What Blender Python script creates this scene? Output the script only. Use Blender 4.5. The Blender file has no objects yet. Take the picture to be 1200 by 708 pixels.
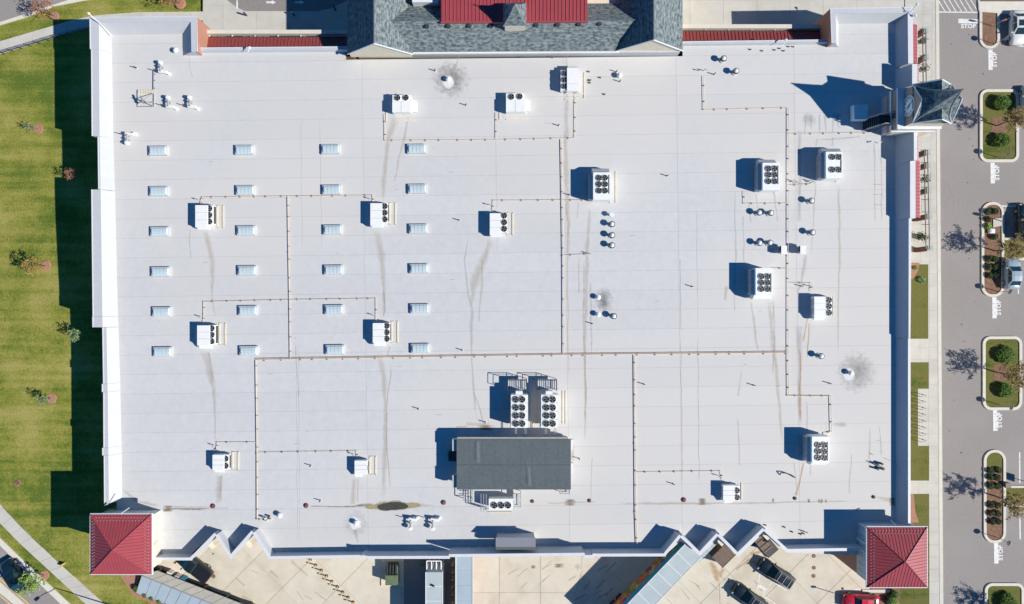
import bpy, bmesh, math, random
from mathutils import Vector, Matrix
random.seed(7)
S = bpy.context.scene
COL = S.collection
R = math.radians
# ------------------------------------------------------------ camera, sky, sun, exposure
D = 86.0; F = 800.0; RZ = 6.0            # camera height, focal length in photo pixels, roof height
cd = bpy.data.cameras.new("camera"); cam = bpy.data.objects.new("camera", cd); COL.objects.link(cam)
cd.sensor_width = 36.0; cd.lens = 24.0; cd.clip_end = 3000; cd.clip_start = 0.5
cam.location = (0, 0, D); cam.rotation_euler = (0, 0, 0); S.camera = cam
SUNV = Vector((1.25, -0.379, 1.0)).normalized()
elev = math.asin(SUNV.z); az = math.atan2(SUNV.x, SUNV.y)
w = bpy.data.worlds.new("World"); S.world = w; w.use_nodes = True
nt = w.node_tree; bg = nt.nodes['Background']
sk = nt.nodes.new('ShaderNodeTexSky'); sk.sky_type = 'NISHITA'; sk.sun_disc = False
sk.sun_elevation = elev; sk.sun_rotation = az
sk.air_density = 0.7; sk.dust_density = 0.0; sk.ozone_density = 10.0; sk.altitude = 1000
tint = nt.nodes.new('ShaderNodeMix'); tint.data_type = 'RGBA'; tint.blend_type = 'MULTIPLY'; tint.inputs[0].default_value = 1.0
tint.inputs[7].default_value = (0.32, 1.50, 1.72, 1)      # clear deep blue sky
nt.links.new(sk.outputs[0], tint.inputs[6]); nt.links.new(tint.outputs[2], bg.inputs[0]); bg.inputs[1].default_value = 0.06
sd = bpy.data.lights.new("sun", 'SUN'); sd.energy = 5.0; sd.angle = R(0.5); sd.color = (1.0, 0.955, 0.87)
sun = bpy.data.objects.new("sun", sd); COL.objects.link(sun)
sun.rotation_euler = SUNV.to_track_quat('Z', 'Y').to_euler(); sun.location = (60, -20, 90)
S.view_settings.view_transform = 'Standard'; S.view_settings.look = 'None'
S.view_settings.exposure = 0.12; S.view_settings.gamma = 1.0
S.render.engine = 'CYCLES'

# ------------------------------------------------------------ helpers
def P(px, py, z=0.0):
    k = (D - z) / F
    return Vector(((px - 600) * k, (354 - py) * k, z))
def XY(px, py, z=0.0):
    v = P(px, py, z); return (v.x, v.y)

def N(nt, t, **kw):
    n = nt.nodes.new(t)
    for k, v in kw.items(): setattr(n, k, v)
    return n
def ramp(nt, fac, stops):
    r = N(nt, 'ShaderNodeValToRGB')
    el = r.color_ramp.elements
    el[0].position, el[0].color = stops[0][0], stops[0][1]
    el[1].position, el[1].color = stops[-1][0], stops[-1][1]
    for p, c in stops[1:-1]:
        e = el.new(p); e.color = c
    nt.links.new(fac, r.inputs[0]); return r
def c4(c): return (c[0], c[1], c[2], 1)
def mul(c, f): return (c[0]*f, c[1]*f, c[2]*f, 1)

def mat(name, col, rough=0.7, var=0.15, scale=2.0, bump=0.0, bscale=20, metal=0.0, obj_var=0.0, patches=None, stretch=(1,1,1), spec=None):
    m = bpy.data.materials.new(name); m.use_nodes = True
    t = m.node_tree; b = t.nodes['Principled BSDF']
    b.inputs['Roughness'].default_value = rough; b.inputs['Metallic'].default_value = metal
    if spec is not None: b.inputs['Specular IOR Level'].default_value = spec
    g = N(t, 'ShaderNodeNewGeometry')
    mp = N(t, 'ShaderNodeMapping'); mp.inputs['Scale'].default_value = stretch
    t.links.new(g.outputs['Position'], mp.inputs[0])
    n = N(t, 'ShaderNodeTexNoise'); n.inputs['Scale'].default_value = scale; n.inputs['Detail'].default_value = 5
    t.links.new(mp.outputs[0], n.inputs['Vector'])
    r = ramp(t, n.outputs['Fac'], [(0.3, mul(col, 1-var)), (0.7, mul(col, 1+var))])
    out = r.outputs[0]
    if patches:
        n2 = N(t, 'ShaderNodeTexNoise'); n2.inputs['Scale'].default_value = patches[1]; n2.inputs['Detail'].default_value = 4
        t.links.new(g.outputs['Position'], n2.inputs['Vector'])
        r2 = ramp(t, n2.outputs['Fac'], [(patches[2], (0,0,0,1)), (patches[3], (1,1,1,1))])
        mx = N(t, 'ShaderNodeMix', data_type='RGBA'); t.links.new(r2.outputs[0], mx.inputs[0])
        t.links.new(out, mx.inputs[6]); mx.inputs[7].default_value = c4(patches[0]); out = mx.outputs[2]
    if obj_var:
        oi = N(t, 'ShaderNodeObjectInfo'); h = N(t, 'ShaderNodeHueSaturation')
        mr = N(t, 'ShaderNodeMapRange'); mr.inputs[3].default_value = 1-obj_var; mr.inputs[4].default_value = 1+obj_var
        t.links.new(oi.outputs['Random'], mr.inputs[0]); t.links.new(mr.outputs[0], h.inputs['Value'])
        t.links.new(out, h.inputs['Color']); out = h.outputs[0]
    t.links.new(out, b.inputs['Base Color'])
    if bump:
        n3 = N(t, 'ShaderNodeTexNoise'); n3.inputs['Scale'].default_value = bscale; n3.inputs['Detail'].default_value = 3
        t.links.new(g.outputs['Position'], n3.inputs['Vector'])
        bp = N(t, 'ShaderNodeBump'); bp.inputs['Strength'].default_value = bump; bp.inputs['Distance'].default_value = 0.05
        t.links.new(n3.outputs['Fac'], bp.inputs['Height']); t.links.new(bp.outputs[0], b.inputs['Normal'])
    return m

M = {}
M['roof'] = mat('roof_membrane', (0.602, 0.602, 0.602), 0.75, 0.035, 1.6, 0.35, 9, obj_var=0.02, patches=((0.645,0.625,0.60), 0.035, 0.42, 0.62))
M['seam'] = mat('seam_dirt', (0.33, 0.31, 0.30), 0.9, 0.3, 1.5)
M['parapet'] = mat('parapet_membrane', (0.52, 0.53, 0.54), 0.7, 0.03, 1.0)
M['coping_grey'] = mat('coping_membrane', (0.55, 0.56, 0.585), 0.6, 0.03, 2.0)
M['coping'] = mat('coping_metal', (0.72, 0.72, 0.74), 0.45, 0.03, 2.0)
M['brick'] = None
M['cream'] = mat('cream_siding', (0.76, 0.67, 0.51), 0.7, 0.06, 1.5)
M['white_metal'] = mat('white_painted_metal', (0.87, 0.87, 0.85), 0.4, 0.03, 2.0)
M['unit_side'] = mat('unit_side_metal', (0.5, 0.52, 0.52), 0.5, 0.08, 3.0)
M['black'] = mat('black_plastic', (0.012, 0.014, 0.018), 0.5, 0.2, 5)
M['dark_metal'] = mat('dark_metal', (0.05, 0.055, 0.06), 0.5, 0.2, 4)
M['grey_metal'] = mat('galvanised_metal', (0.38, 0.40, 0.42), 0.45, 0.15, 3, metal=0.3)
M['tan_pipe'] = mat('tan_gas_pipe', (0.75, 0.58, 0.42), 0.6, 0.1, 1)
M['support'] = mat('pipe_block', (0.17, 0.12, 0.075), 0.9, 0.4, 2)
M['sleeper'] = mat('sleeper_yellow', (0.72, 0.65, 0.49), 0.8, 0.1, 2)
M['sky_glass'] = mat('skylight_dome', (0.56, 0.66, 0.69), 0.35, 0.04, 2)
M['shingle_base'] = None
M['pent_roof'] = mat('charcoal_membrane', (0.105, 0.128, 0.14), 0.85, 0.12, 3.0, 0.3, 12, patches=((0.122,0.142,0.15), 0.5, 0.5, 0.72))
M['grey_roof'] = mat('grey_shingle_small', (0.36, 0.36, 0.38), 0.85, 0.08, 8)
M['asphalt'] = mat('asphalt', (0.31, 0.282, 0.265), 0.9, 0.09, 5, 0.35, 30, patches=((0.335,0.308,0.29), 0.12, 0.45, 0.65))
M['asphalt_dark'] = mat('asphalt_driveway', (0.27, 0.245, 0.235), 0.9, 0.08, 4, 0.35, 30)
M['concrete'] = mat('concrete', (0.58, 0.555, 0.50), 0.85, 0.05, 0.9, 0.3, 15, obj_var=0.03, patches=((0.52,0.49,0.43), 0.3, 0.52, 0.75))
M['yard'] = mat('yard_concrete', (0.66, 0.60, 0.49), 0.85, 0.06, 0.7, 0.3, 15, obj_var=0.035, patches=((0.52,0.45,0.35), 0.28, 0.5, 0.78))
M['joint'] = mat('joint_dirt', (0.42, 0.38, 0.31), 0.9, 0.2, 2)
M['kerb'] = mat('kerb_concrete', (0.70, 0.66, 0.57), 0.85, 0.05, 1.5, obj_var=0.03)
M['paint'] = mat('white_paint', (0.78, 0.77, 0.75), 0.7, 0.08, 4, patches=((0.50,0.48,0.46), 3.5, 0.56, 0.66))
M['yellow_paint'] = mat('yellow_paint', (0.74, 0.50, 0.17), 0.6, 0.1, 3)
M['mulch'] = mat('mulch', (0.22, 0.12, 0.075), 0.95, 0.4, 12, 0.8, 14, patches=((0.32,0.2,0.14), 5, 0.5, 0.7))
M['mulch_pale'] = mat('mulch_pale', (0.42, 0.21, 0.14), 0.95, 0.25, 8, 0.8, 14)
M['bark'] = mat('bark', (0.20, 0.14, 0.10), 0.9, 0.2, 8)
M['rust'] = mat('rusty_iron', (0.22, 0.06, 0.045), 0.8, 0.2, 5)
M['manhole'] = mat('manhole_iron', (0.27, 0.13, 0.08), 0.8, 0.2, 5)
M['glass'] = mat('car_glass', (0.02, 0.05, 0.06), 0.08, 0.05, 1)
M['tyre'] = mat('tyre_rubber', (0.02, 0.02, 0.02), 0.85, 0.2, 5)
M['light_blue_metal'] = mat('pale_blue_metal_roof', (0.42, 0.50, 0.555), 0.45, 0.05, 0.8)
M['trailer_white'] = mat('trailer_roof_white', (0.47, 0.54, 0.56), 0.4, 0.06, 0.6)
M['green_metal'] = mat('green_painted_metal', (0.14, 0.19, 0.105), 0.5, 0.15, 3)
M['brown_metal'] = mat('brown_painted_metal', (0.17, 0.12, 0.09), 0.6, 0.15, 2)
M['red_paint'] = mat('red_paint', (0.60, 0.02, 0.04), 0.5, 0.08, 2)
M['blue_plastic'] = mat('blue_plastic', (0.05, 0.4, 0.65), 0.4, 0.05, 2)
M['taupe'] = mat('taupe_stucco', (0.34, 0.27, 0.23), 0.85, 0.05, 1.5)
M['cornice'] = mat('cornice_white', (0.76, 0.78, 0.80), 0.6, 0.03, 1.5)
M['clock_white'] = mat('clock_dial', (0.80, 0.86, 0.88), 0.4, 0.02, 1)
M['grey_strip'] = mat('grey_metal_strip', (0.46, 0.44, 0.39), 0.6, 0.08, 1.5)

def metal_roof_mat(name, col):
    return mat(name, col, 0.45, 0.05, 1.0, spec=0.4)
M['red_roof'] = metal_roof_mat('red_metal_roof', (0.36, 0.062, 0.075))
M['red_roof2'] = metal_roof_mat('brick_red_metal_roof', (0.30, 0.065, 0.06))
M['red_fascia'] = mat('red_fascia', (0.34, 0.075, 0.085), 0.5, 0.05, 1)

def brick_mat():
    m = bpy.data.materials.new('red_brick'); m.use_nodes = True; t = m.node_tree; b = t.nodes['Principled BSDF']
    b.inputs['Roughness'].default_value = 0.85
    g = N(t, 'ShaderNodeNewGeometry'); sx = N(t, 'ShaderNodeSeparateXYZ'); t.links.new(g.outputs['Position'], sx.inputs[0])
    ad = N(t, 'ShaderNodeMath', operation='ADD'); t.links.new(sx.outputs[0], ad.inputs[0]); t.links.new(sx.outputs[1], ad.inputs[1])
    cx = N(t, 'ShaderNodeCombineXYZ'); t.links.new(ad.outputs[0], cx.inputs[0]); t.links.new(sx.outputs[2], cx.inputs[1])
    br = N(t, 'ShaderNodeTexBrick'); br.inputs['Scale'].default_value = 3.0
    br.inputs['Color1'].default_value = (0.50,0.20,0.12,1); br.inputs['Color2'].default_value = (0.42,0.16,0.10,1); br.inputs['Mortar'].default_value = (0.5,0.4,0.33,1)
    t.links.new(cx.outputs[0], br.inputs['Vector']); t.links.new(br.outputs[0], b.inputs['Base Color'])
    return m
M['brick'] = brick_mat()
M['dark_brick'] = mat('dark_brick', (0.13, 0.055, 0.04), 0.85, 0.2, 5)
M['cap_stone'] = mat('cap_stone', (0.42, 0.47, 0.43), 0.8, 0.1, 5)

def shingle_mat():
    m = bpy.data.materials.new('grey_green_shingles'); m.use_nodes = True; t = m.node_tree; b = t.nodes['Principled BSDF']
    b.inputs['Roughness'].default_value = 0.9
    uv = N(t, 'ShaderNodeUVMap')
    br = N(t, 'ShaderNodeTexBrick'); br.inputs['Scale'].default_value = 1.0; br.inputs['Brick Width'].default_value = 0.85; br.inputs['Row Height'].default_value = 0.26
    br.inputs['Mortar Size'].default_value = 0.015; br.inputs['Bias'].default_value = 0.0
    br.inputs['Color1'].default_value = (0.09,0.125,0.125,1); br.inputs['Color2'].default_value = (0.25,0.29,0.28,1); br.inputs['Mortar'].default_value = (0.06,0.085,0.095,1)
    n = N(t, 'ShaderNodeTexNoise'); n.inputs['Scale'].default_value = 2.2; n.inputs['Detail'].default_value = 4
    mp = N(t, 'ShaderNodeMapping'); mp.inputs['Scale'].default_value = (0.9, 1.7, 1)
    t.links.new(uv.outputs[0], mp.inputs[0]); t.links.new(mp.outputs[0], n.inputs['Vector'])
    t.links.new(uv.outputs[0], br.inputs['Vector'])
    r = ramp(t, n.outputs['Fac'], [(0.38, (0.03,0.055,0.07,1)), (0.62, (0.32,0.355,0.36,1))])
    mx = N(t, 'ShaderNodeMix', data_type='RGBA'); mx.inputs[0].default_value = 0.55
    t.links.new(br.outputs[0], mx.inputs[6]); t.links.new(r.outputs[0], mx.inputs[7]); t.links.new(mx.outputs[2], b.inputs['Base Color'])
    bp = N(t, 'ShaderNodeBump'); bp.inputs['Strength'].default_value = 0.5; bp.inputs['Distance'].default_value = 0.04
    t.links.new(br.outputs[0], bp.inputs['Height']); t.links.new(bp.outputs[0], b.inputs['Normal'])
    return m
M['shingle'] = shingle_mat()

def grass_mat(name, dark, light, dry, band=True):
    m = bpy.data.materials.new(name); m.use_nodes = True; t = m.node_tree; b = t.nodes['Principled BSDF']
    b.inputs['Roughness'].default_value = 0.95; b.inputs['Specular IOR Level'].default_value = 0.1
    g = N(t, 'ShaderNodeNewGeometry')
    n1 = N(t, 'ShaderNodeTexNoise'); n1.inputs['Scale'].default_value = 0.16; n1.inputs['Detail'].default_value = 6; n1.inputs['Roughness'].default_value = 0.65
    t.links.new(g.outputs['Position'], n1.inputs['Vector'])
    mp = N(t, 'ShaderNodeMapping'); mp.inputs['Rotation'].default_value = (0,0,R(11)); mp.inputs['Scale'].default_value = (0.05, 1.0, 1)
    t.links.new(g.outputs['Position'], mp.inputs[0])
    n2 = N(t, 'ShaderNodeTexNoise'); n2.inputs['Scale'].default_value = 1.0; n2.inputs['Detail'].default_value = 3
    t.links.new(mp.outputs[0], n2.inputs['Vector'])
    n3 = N(t, 'ShaderNodeTexNoise'); n3.inputs['Scale'].default_value = 4.5; n3.inputs['Detail'].default_value = 8; n3.inputs['Roughness'].default_value = 0.8
    t.links.new(g.outputs['Position'], n3.inputs['Vector'])
    a = N(t, 'ShaderNodeMath', operation='MULTIPLY'); a.inputs[1].default_value = 0.42; t.links.new(n1.outputs['Fac'], a.inputs[0])
    a2 = N(t, 'ShaderNodeMath', operation='MULTIPLY_ADD'); a2.inputs[1].default_value = 0.24 if band else 0.26; t.links.new(n2.outputs['Fac'], a2.inputs[0]); t.links.new(a.outputs[0], a2.inputs[2])
    a3 = N(t, 'ShaderNodeMath', operation='MULTIPLY_ADD'); a3.inputs[1].default_value = 0.42; t.links.new(n3.outputs['Fac'], a3.inputs[0]); t.links.new(a2.outputs[0], a3.inputs[2])
    k = 0.025 if band else -0.075
    r = ramp(t, a3.outputs[0], [(0.455+k, c4(dark)), (0.53+k, c4(light)), (0.61+k, c4(dry))])
    t.links.new(r.outputs[0], b.inputs['Base Color'])
    bp = N(t, 'ShaderNodeBump'); bp.inputs['Strength'].default_value = 0.9; bp.inputs['Distance'].default_value = 0.1
    t.links.new(n3.outputs['Fac'], bp.inputs['Height']); t.links.new(bp.outputs[0], b.inputs['Normal'])
    return m
M['lawn'] = grass_mat('mown_lawn', (0.11,0.165,0.028), (0.26,0.265,0.05), (0.39,0.345,0.11))
M['green_lawn'] = grass_mat('green_lawn', (0.04,0.075,0.014), (0.072,0.115,0.02), (0.17,0.165,0.05), band=False)

def leaf_mat(name, a, b_):
    m = bpy.data.materials.new(name); m.use_nodes = True; t = m.node_tree; b = t.nodes['Principled BSDF']
    b.inputs['Roughness'].default_value = 0.8
    g = N(t, 'ShaderNodeNewGeometry'); n = N(t, 'ShaderNodeTexNoise'); n.inputs['Scale'].default_value = 2.5; n.inputs['Detail'].default_value = 3
    t.links.new(g.outputs['Position'], n.inputs['Vector'])
    r = ramp(t, n.outputs['Fac'], [(0.35, c4(a)), (0.65, c4(b_))]); t.links.new(r.outputs[0], b.inputs['Base Color'])
    return m
M['leaf_green'] = leaf_mat('hedge_leaf', (0.05,0.10,0.015), (0.13,0.24,0.03))
M['leaf_brown'] = leaf_mat('autumn_leaf', (0.20,0.15,0.045), (0.36,0.25,0.09))
M['leaf_rust'] = leaf_mat('rust_leaf', (0.36,0.10,0.05), (0.52,0.24,0.12))
M['leaf_orange'] = leaf_mat('orange_leaf', (0.45,0.20,0.05), (0.32,0.30,0.06))
M['leaf_pale'] = leaf_mat('pale_leaf', (0.14,0.28,0.08), (0.30,0.42,0.20))
M['leaf_lime'] = leaf_mat('lime_leaf', (0.14,0.28,0.03), (0.34,0.48,0.10))
M['leaf_dark'] = leaf_mat('shrub_leaf', (0.018,0.035,0.012), (0.06,0.10,0.025))

def print_mat():
    m = bpy.data.materials.new('produce_print'); m.use_nodes = True; t = m.node_tree; b = t.nodes['Principled BSDF']
    b.inputs['Roughness'].default_value = 0.4
    uv = N(t, 'ShaderNodeUVMap'); v = N(t, 'ShaderNodeTexVoronoi'); v.inputs['Scale'].default_value = 1.6
    t.links.new(uv.outputs[0], v.inputs['Vector'])
    s = N(t, 'ShaderNodeSeparateColor'); t.links.new(v.outputs['Color'], s.inputs[0])
    r = ramp(t, s.outputs[0], [(0.0,(0.45,0.55,0.10,1)),(0.2,(0.12,0.30,0.04,1)),(0.4,(0.75,0.22,0.05,1)),(0.6,(0.75,0.10,0.08,1)),(0.8,(0.25,0.05,0.20,1)),(1.0,(0.30,0.42,0.08,1))])
    r.color_ramp.interpolation = 'CONSTANT'
    sx = N(t, 'ShaderNodeSeparateXYZ'); t.links.new(uv.outputs[0], sx.inputs[0])
    gt = N(t, 'ShaderNodeMath', operation='GREATER_THAN'); gt.inputs[1].default_value = 1.9; t.links.new(sx.outputs[1], gt.inputs[0])
    mx = N(t, 'ShaderNodeMix', data_type='RGBA'); t.links.new(gt.outputs[0], mx.inputs[0]); t.links.new(r.outputs[0], mx.inputs[6]); mx.inputs[7].default_value = (0.03,0.35,0.55,1)
    t.links.new(mx.outputs[2], b.inputs['Base Color'])
    return m
M['print'] = print_mat()

def stain_mat(name, col, strength=0.6, nscale=1.2, radial=False, thr=(0.35,0.7), stretch=1.0):
    """a stain with its own outline: colour with noise-broken, soft-edged coverage"""
    m = bpy.data.materials.new(name); m.use_nodes = True; t = m.node_tree
    b = t.nodes['Principled BSDF']; b.inputs['Base Color'].default_value = c4(col); b.inputs['Roughness'].default_value = 0.9
    uv = N(t, 'ShaderNodeUVMap'); sx = N(t, 'ShaderNodeSeparateXYZ'); t.links.new(uv.outputs[0], sx.inputs[0])
    g = N(t, 'ShaderNodeNewGeometry'); n = N(t, 'ShaderNodeTexNoise'); n.inputs['Scale'].default_value = nscale; n.inputs['Detail'].default_value = 6; n.inputs['Roughness'].default_value = 0.7
    mp = N(t, 'ShaderNodeMapping'); mp.inputs['Scale'].default_value = (1, stretch, 1); t.links.new(g.outputs['Position'], mp.inputs[0]); t.links.new(mp.outputs[0], n.inputs['Vector'])
    # distance from the centre line / centre in u (and v)
    def absd(o):
        a = N(t, 'ShaderNodeMath', operation='SUBTRACT'); a.inputs[1].default_value = 0.5; t.links.new(o, a.inputs[0])
        c = N(t, 'ShaderNodeMath', operation='ABSOLUTE'); t.links.new(a.outputs[0], c.inputs[0])
        d = N(t, 'ShaderNodeMath', operation='MULTIPLY'); d.inputs[1].default_value = 2; t.links.new(c.outputs[0], d.inputs[0]); return d
    du = absd(sx.outputs[0]); dv = absd(sx.outputs[1])
    if radial:
        p1 = N(t, 'ShaderNodeMath', operation='POWER'); p1.inputs[1].default_value = 2; t.links.new(du.outputs[0], p1.inputs[0])
        p2 = N(t, 'ShaderNodeMath', operation='POWER'); p2.inputs[1].default_value = 2; t.links.new(dv.outputs[0], p2.inputs[0])
        s_ = N(t, 'ShaderNodeMath', operation='ADD'); t.links.new(p1.outputs[0], s_.inputs[0]); t.links.new(p2.outputs[0], s_.inputs[1])
        q = N(t, 'ShaderNodeMath', operation='SQRT'); t.links.new(s_.outputs[0], q.inputs[0]); edge = q.outputs[0]
    else:
        p2 = N(t, 'ShaderNodeMath', operation='POWER'); p2.inputs[1].default_value = 6; t.links.new(dv.outputs[0], p2.inputs[0])
        q = N(t, 'ShaderNodeMath', operation='MAXIMUM'); t.links.new(du.outputs[0], q.inputs[0]); t.links.new(p2.outputs[0], q.inputs[1]); edge = q.outputs[0]
    inv = N(t, 'ShaderNodeMath', operation='SUBTRACT'); inv.inputs[0].default_value = 1.0; t.links.new(edge, inv.inputs[1]); inv.use_clamp = True
    ad = N(t, 'ShaderNodeMath', operation='ADD'); t.links.new(n.outputs['Fac'], ad.inputs[0]); 
    sb = N(t, 'ShaderNodeMath', operation='MULTIPLY_ADD'); sb.inputs[1].default_value = 0.8; sb.inputs[2].default_value = -0.4; t.links.new(inv.outputs[0], sb.inputs[0])
    t.links.new(sb.outputs[0], ad.inputs[1])
    mr = N(t, 'ShaderNodeMapRange'); mr.inputs[1].default_value = thr[0]; mr.inputs[2].default_value = thr[1]; mr.inputs[3].default_value = 0; mr.inputs[4].default_value = strength; mr.clamp = True
    t.links.new(ad.outputs[0], mr.inputs[0])
    fade = N(t, 'ShaderNodeMath', operation='MULTIPLY'); sm = N(t, 'ShaderNodeMath', operation='MULTIPLY'); sm.inputs[1].default_value = 4; sm.use_clamp = True
    t.links.new(inv.outputs[0], sm.inputs[0]); t.links.new(sm.outputs[0], fade.inputs[0]); t.links.new(mr.outputs[0], fade.inputs[1])
    t.links.new(fade.outputs[0], b.inputs['Alpha'])
    return m
M['st_tan'] = stain_mat('tan_water_stain', (0.53,0.45,0.34), 0.31, 0.9, thr=(0.22,0.85))
M['st_grey'] = stain_mat('grey_water_stain', (0.40,0.38,0.37), 0.27, 0.9, thr=(0.22,0.85))
M['st_orange'] = stain_mat('orange_rust_stain', (0.60,0.38,0.18), 0.65, 1.6, thr=(0.3,0.95))
M['st_brown'] = stain_mat('brown_dirt_stain', (0.26,0.2,0.13), 0.7, 1.6, thr=(0.35,0.9))
M['st_line'] = stain_mat('thin_dirt_line', (0.40,0.33,0.29), 0.35, 1.2, thr=(0.25,0.85))
M['st_cloud'] = stain_mat('soot_cloud', (0.18,0.17,0.17), 0.75, 2.4, True, (0.38, 1.05))
M['st_cloud2'] = stain_mat('faint_soot_cloud', (0.22,0.21,0.20), 0.6, 2.0, True, (0.38, 1.1))
M['st_pale'] = stain_mat('scrubbed_patch', (0.80,0.80,0.80), 0.9, 1.2, True, (0.2, 0.45))
M['st_mud'] = stain_mat('mud_rim', (0.42,0.34,0.18), 0.9, 1.0, True, (0.28, 0.5))
M['st_pond'] = stain_mat('standing_water', (0.06,0.06,0.05), 0.98, 0.8, True, (0.12, 0.2))
M['st_tyre'] = stain_mat('tyre_marks', (0.48,0.41,0.32), 0.35, 0.9, thr=(0.25,1.0))
M['st_lane'] = stain_mat('wheel_track', (0.24,0.22,0.21), 0.35, 0.5, thr=(0.3,1.0), stretch=.1)
M['st_track'] = stain_mat('worn_path', (0.46,0.44,0.43), 0.35, 1.6, True, (0.3,0.8))

# ------------------------------------------------------------ mesh builder
class MB:
    def __init__(s): s.v = []; s.f = []; s.mi = []; s.uv = {}
    def face(s, pts, mi=0, uvs=None):
        b = len(s.v); s.v += [tuple(p) for p in pts]; s.f.append(tuple(range(b, b+len(pts)))); s.mi.append(mi)
        if uvs: s.uv[len(s.f)-1] = uvs
    def prism(s, pts, z0, z1, mi=0, mitop=None):
        n = len(pts); b = len(s.v)
        a = sum(pts[i][0]*pts[(i+1)%n][1]-pts[(i+1)%n][0]*pts[i][1] for i in range(n))
        if a < 0: pts = pts[::-1]
        z0s = z0 if isinstance(z0, (list,tuple)) else [z0]*n; z1s = z1 if isinstance(z1, (list,tuple)) else [z1]*n
        if a < 0 and isinstance(z1,(list,tuple)): z1s = list(z1s)[::-1]
        if a < 0 and isinstance(z0,(list,tuple)): z0s = list(z0s)[::-1]
        s.v += [(p[0],p[1],z) for p, z in zip(pts, z0s)] + [(p[0],p[1],z) for p, z in zip(pts, z1s)]
        s.f.append(tuple(b+i for i in range(n))[::-1]); s.mi.append(mi)
        s.f.append(tuple(b+n+i for i in range(n))); s.mi.append(mi if mitop is None else mitop)
        for i in range(n):
            j = (i+1)%n; s.f.append((b+i, b+j, b+n+j, b+n+i)); s.mi.append(mi)
        return s
    def box(s, cx, cy, z0, sx, sy, sz, rot=0, mi=0):
        c, q = math.cos(rot), math.sin(rot)
        pts = [(cx+x*c-y*q, cy+x*q+y*c) for x, y in ((-sx/2,-sy/2),(sx/2,-sy/2),(sx/2,sy/2),(-sx/2,sy/2))]
        return s.prism(pts, z0, z0+sz, mi)
    def rect(s, x0, y0, x1, y1, z0, z1, mi=0):
        return s.prism([(min(x0,x1),min(y0,y1)),(max(x0,x1),min(y0,y1)),(max(x0,x1),max(y0,y1)),(min(x0,x1),max(y0,y1))], z0, z1, mi)
    def cyl(s, cx, cy, z0, z1, r, r2=None, n=14, mi=0):
        r2 = r if r2 is None else r2; b = len(s.v)
        for z, rr in ((z0, r), (z1, r2)):
            for i in range(n):
                a = 2*math.pi*i/n; s.v.append((cx+rr*math.cos(a), cy+rr*math.sin(a), z))
        s.f.append(tuple(b+i for i in range(n))[::-1]); s.mi.append(mi)
        s.f.append(tuple(b+n+i for i in range(n))); s.mi.append(mi)
        for i in range(n):
            j = (i+1)%n; s.f.append((b+i,b+j,b+n+j,b+n+i)); s.mi.append(mi)
        return s
    def tube(s, p0, p1, r, r2=None, n=6, mi=0):
        p0, p1 = Vector(p0), Vector(p1); d = (p1-p0)
        if d.length < 1e-6: return s
        r2 = r if r2 is None else r2
        u = d.orthogonal().normalized(); w_ = d.normalized().cross(u); b = len(s.v)
        for p, rr in ((p0, r), (p1, r2)):
            for i in range(n):
                a = 2*math.pi*i/n + math.pi/n; s.v.append(tuple(p+u*rr*math.cos(a)+w_*rr*math.sin(a)))
        s.f.append(tuple(b+i for i in range(n))[::-1]); s.mi.append(mi)
        s.f.append(tuple(b+n+i for i in range(n))); s.mi.append(mi)
        for i in range(n):
            j = (i+1)%n; s.f.append((b+i,b+j,b+n+j,b+n+i)); s.mi.append(mi)
        return s
    def mesh(s, name, mats):
        me = bpy.data.meshes.new(name); me.from_pydata(s.v, [], s.f)
        if not isinstance(mats, (list,tuple)): mats = [mats]
        for m in mats: me.materials.append(m)
        if len(mats) > 1: me.polygons.foreach_set('material_index', s.mi)
        if s.uv:
            ul = me.uv_layers.new(name='UVMap')
            for fi, uvs in s.uv.items():
                for li, uvv in zip(me.polygons[fi].loop_indices, uvs): ul.data[li].uv = uvv
        me.update(); return me
    def build(s, name, mats, parent=None, kind=None):
        o = bpy.data.objects.new(name, s.mesh(name, mats)); COL.objects.link(o)
        if parent: o.parent = parent
        if kind: o['kind'] = kind
        return o

def tag(o, label, cat, group=None):
    o['label'] = label; o['category'] = cat
    if group: o['group'] = group
    return o
def thing(name, label, cat, loc=(0,0,0), group=None, rz=0):
    o = bpy.data.objects.new(name, None); COL.objects.link(o); o.location = loc; o.rotation_euler = (0,0,rz)
    o.empty_display_size = 0.3
    return tag(o, label, cat, group)
def kids(o): return [c for c in ALLK.get(o.name, [])]
def copy_tree(o, parent=None):
    c = o.copy(); COL.objects.link(c)
    if parent: c.parent = parent
    for ch in o.children: copy_tree(ch, c)
    return c
def struct(o, kind='structure'): o['kind'] = kind; return o

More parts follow.
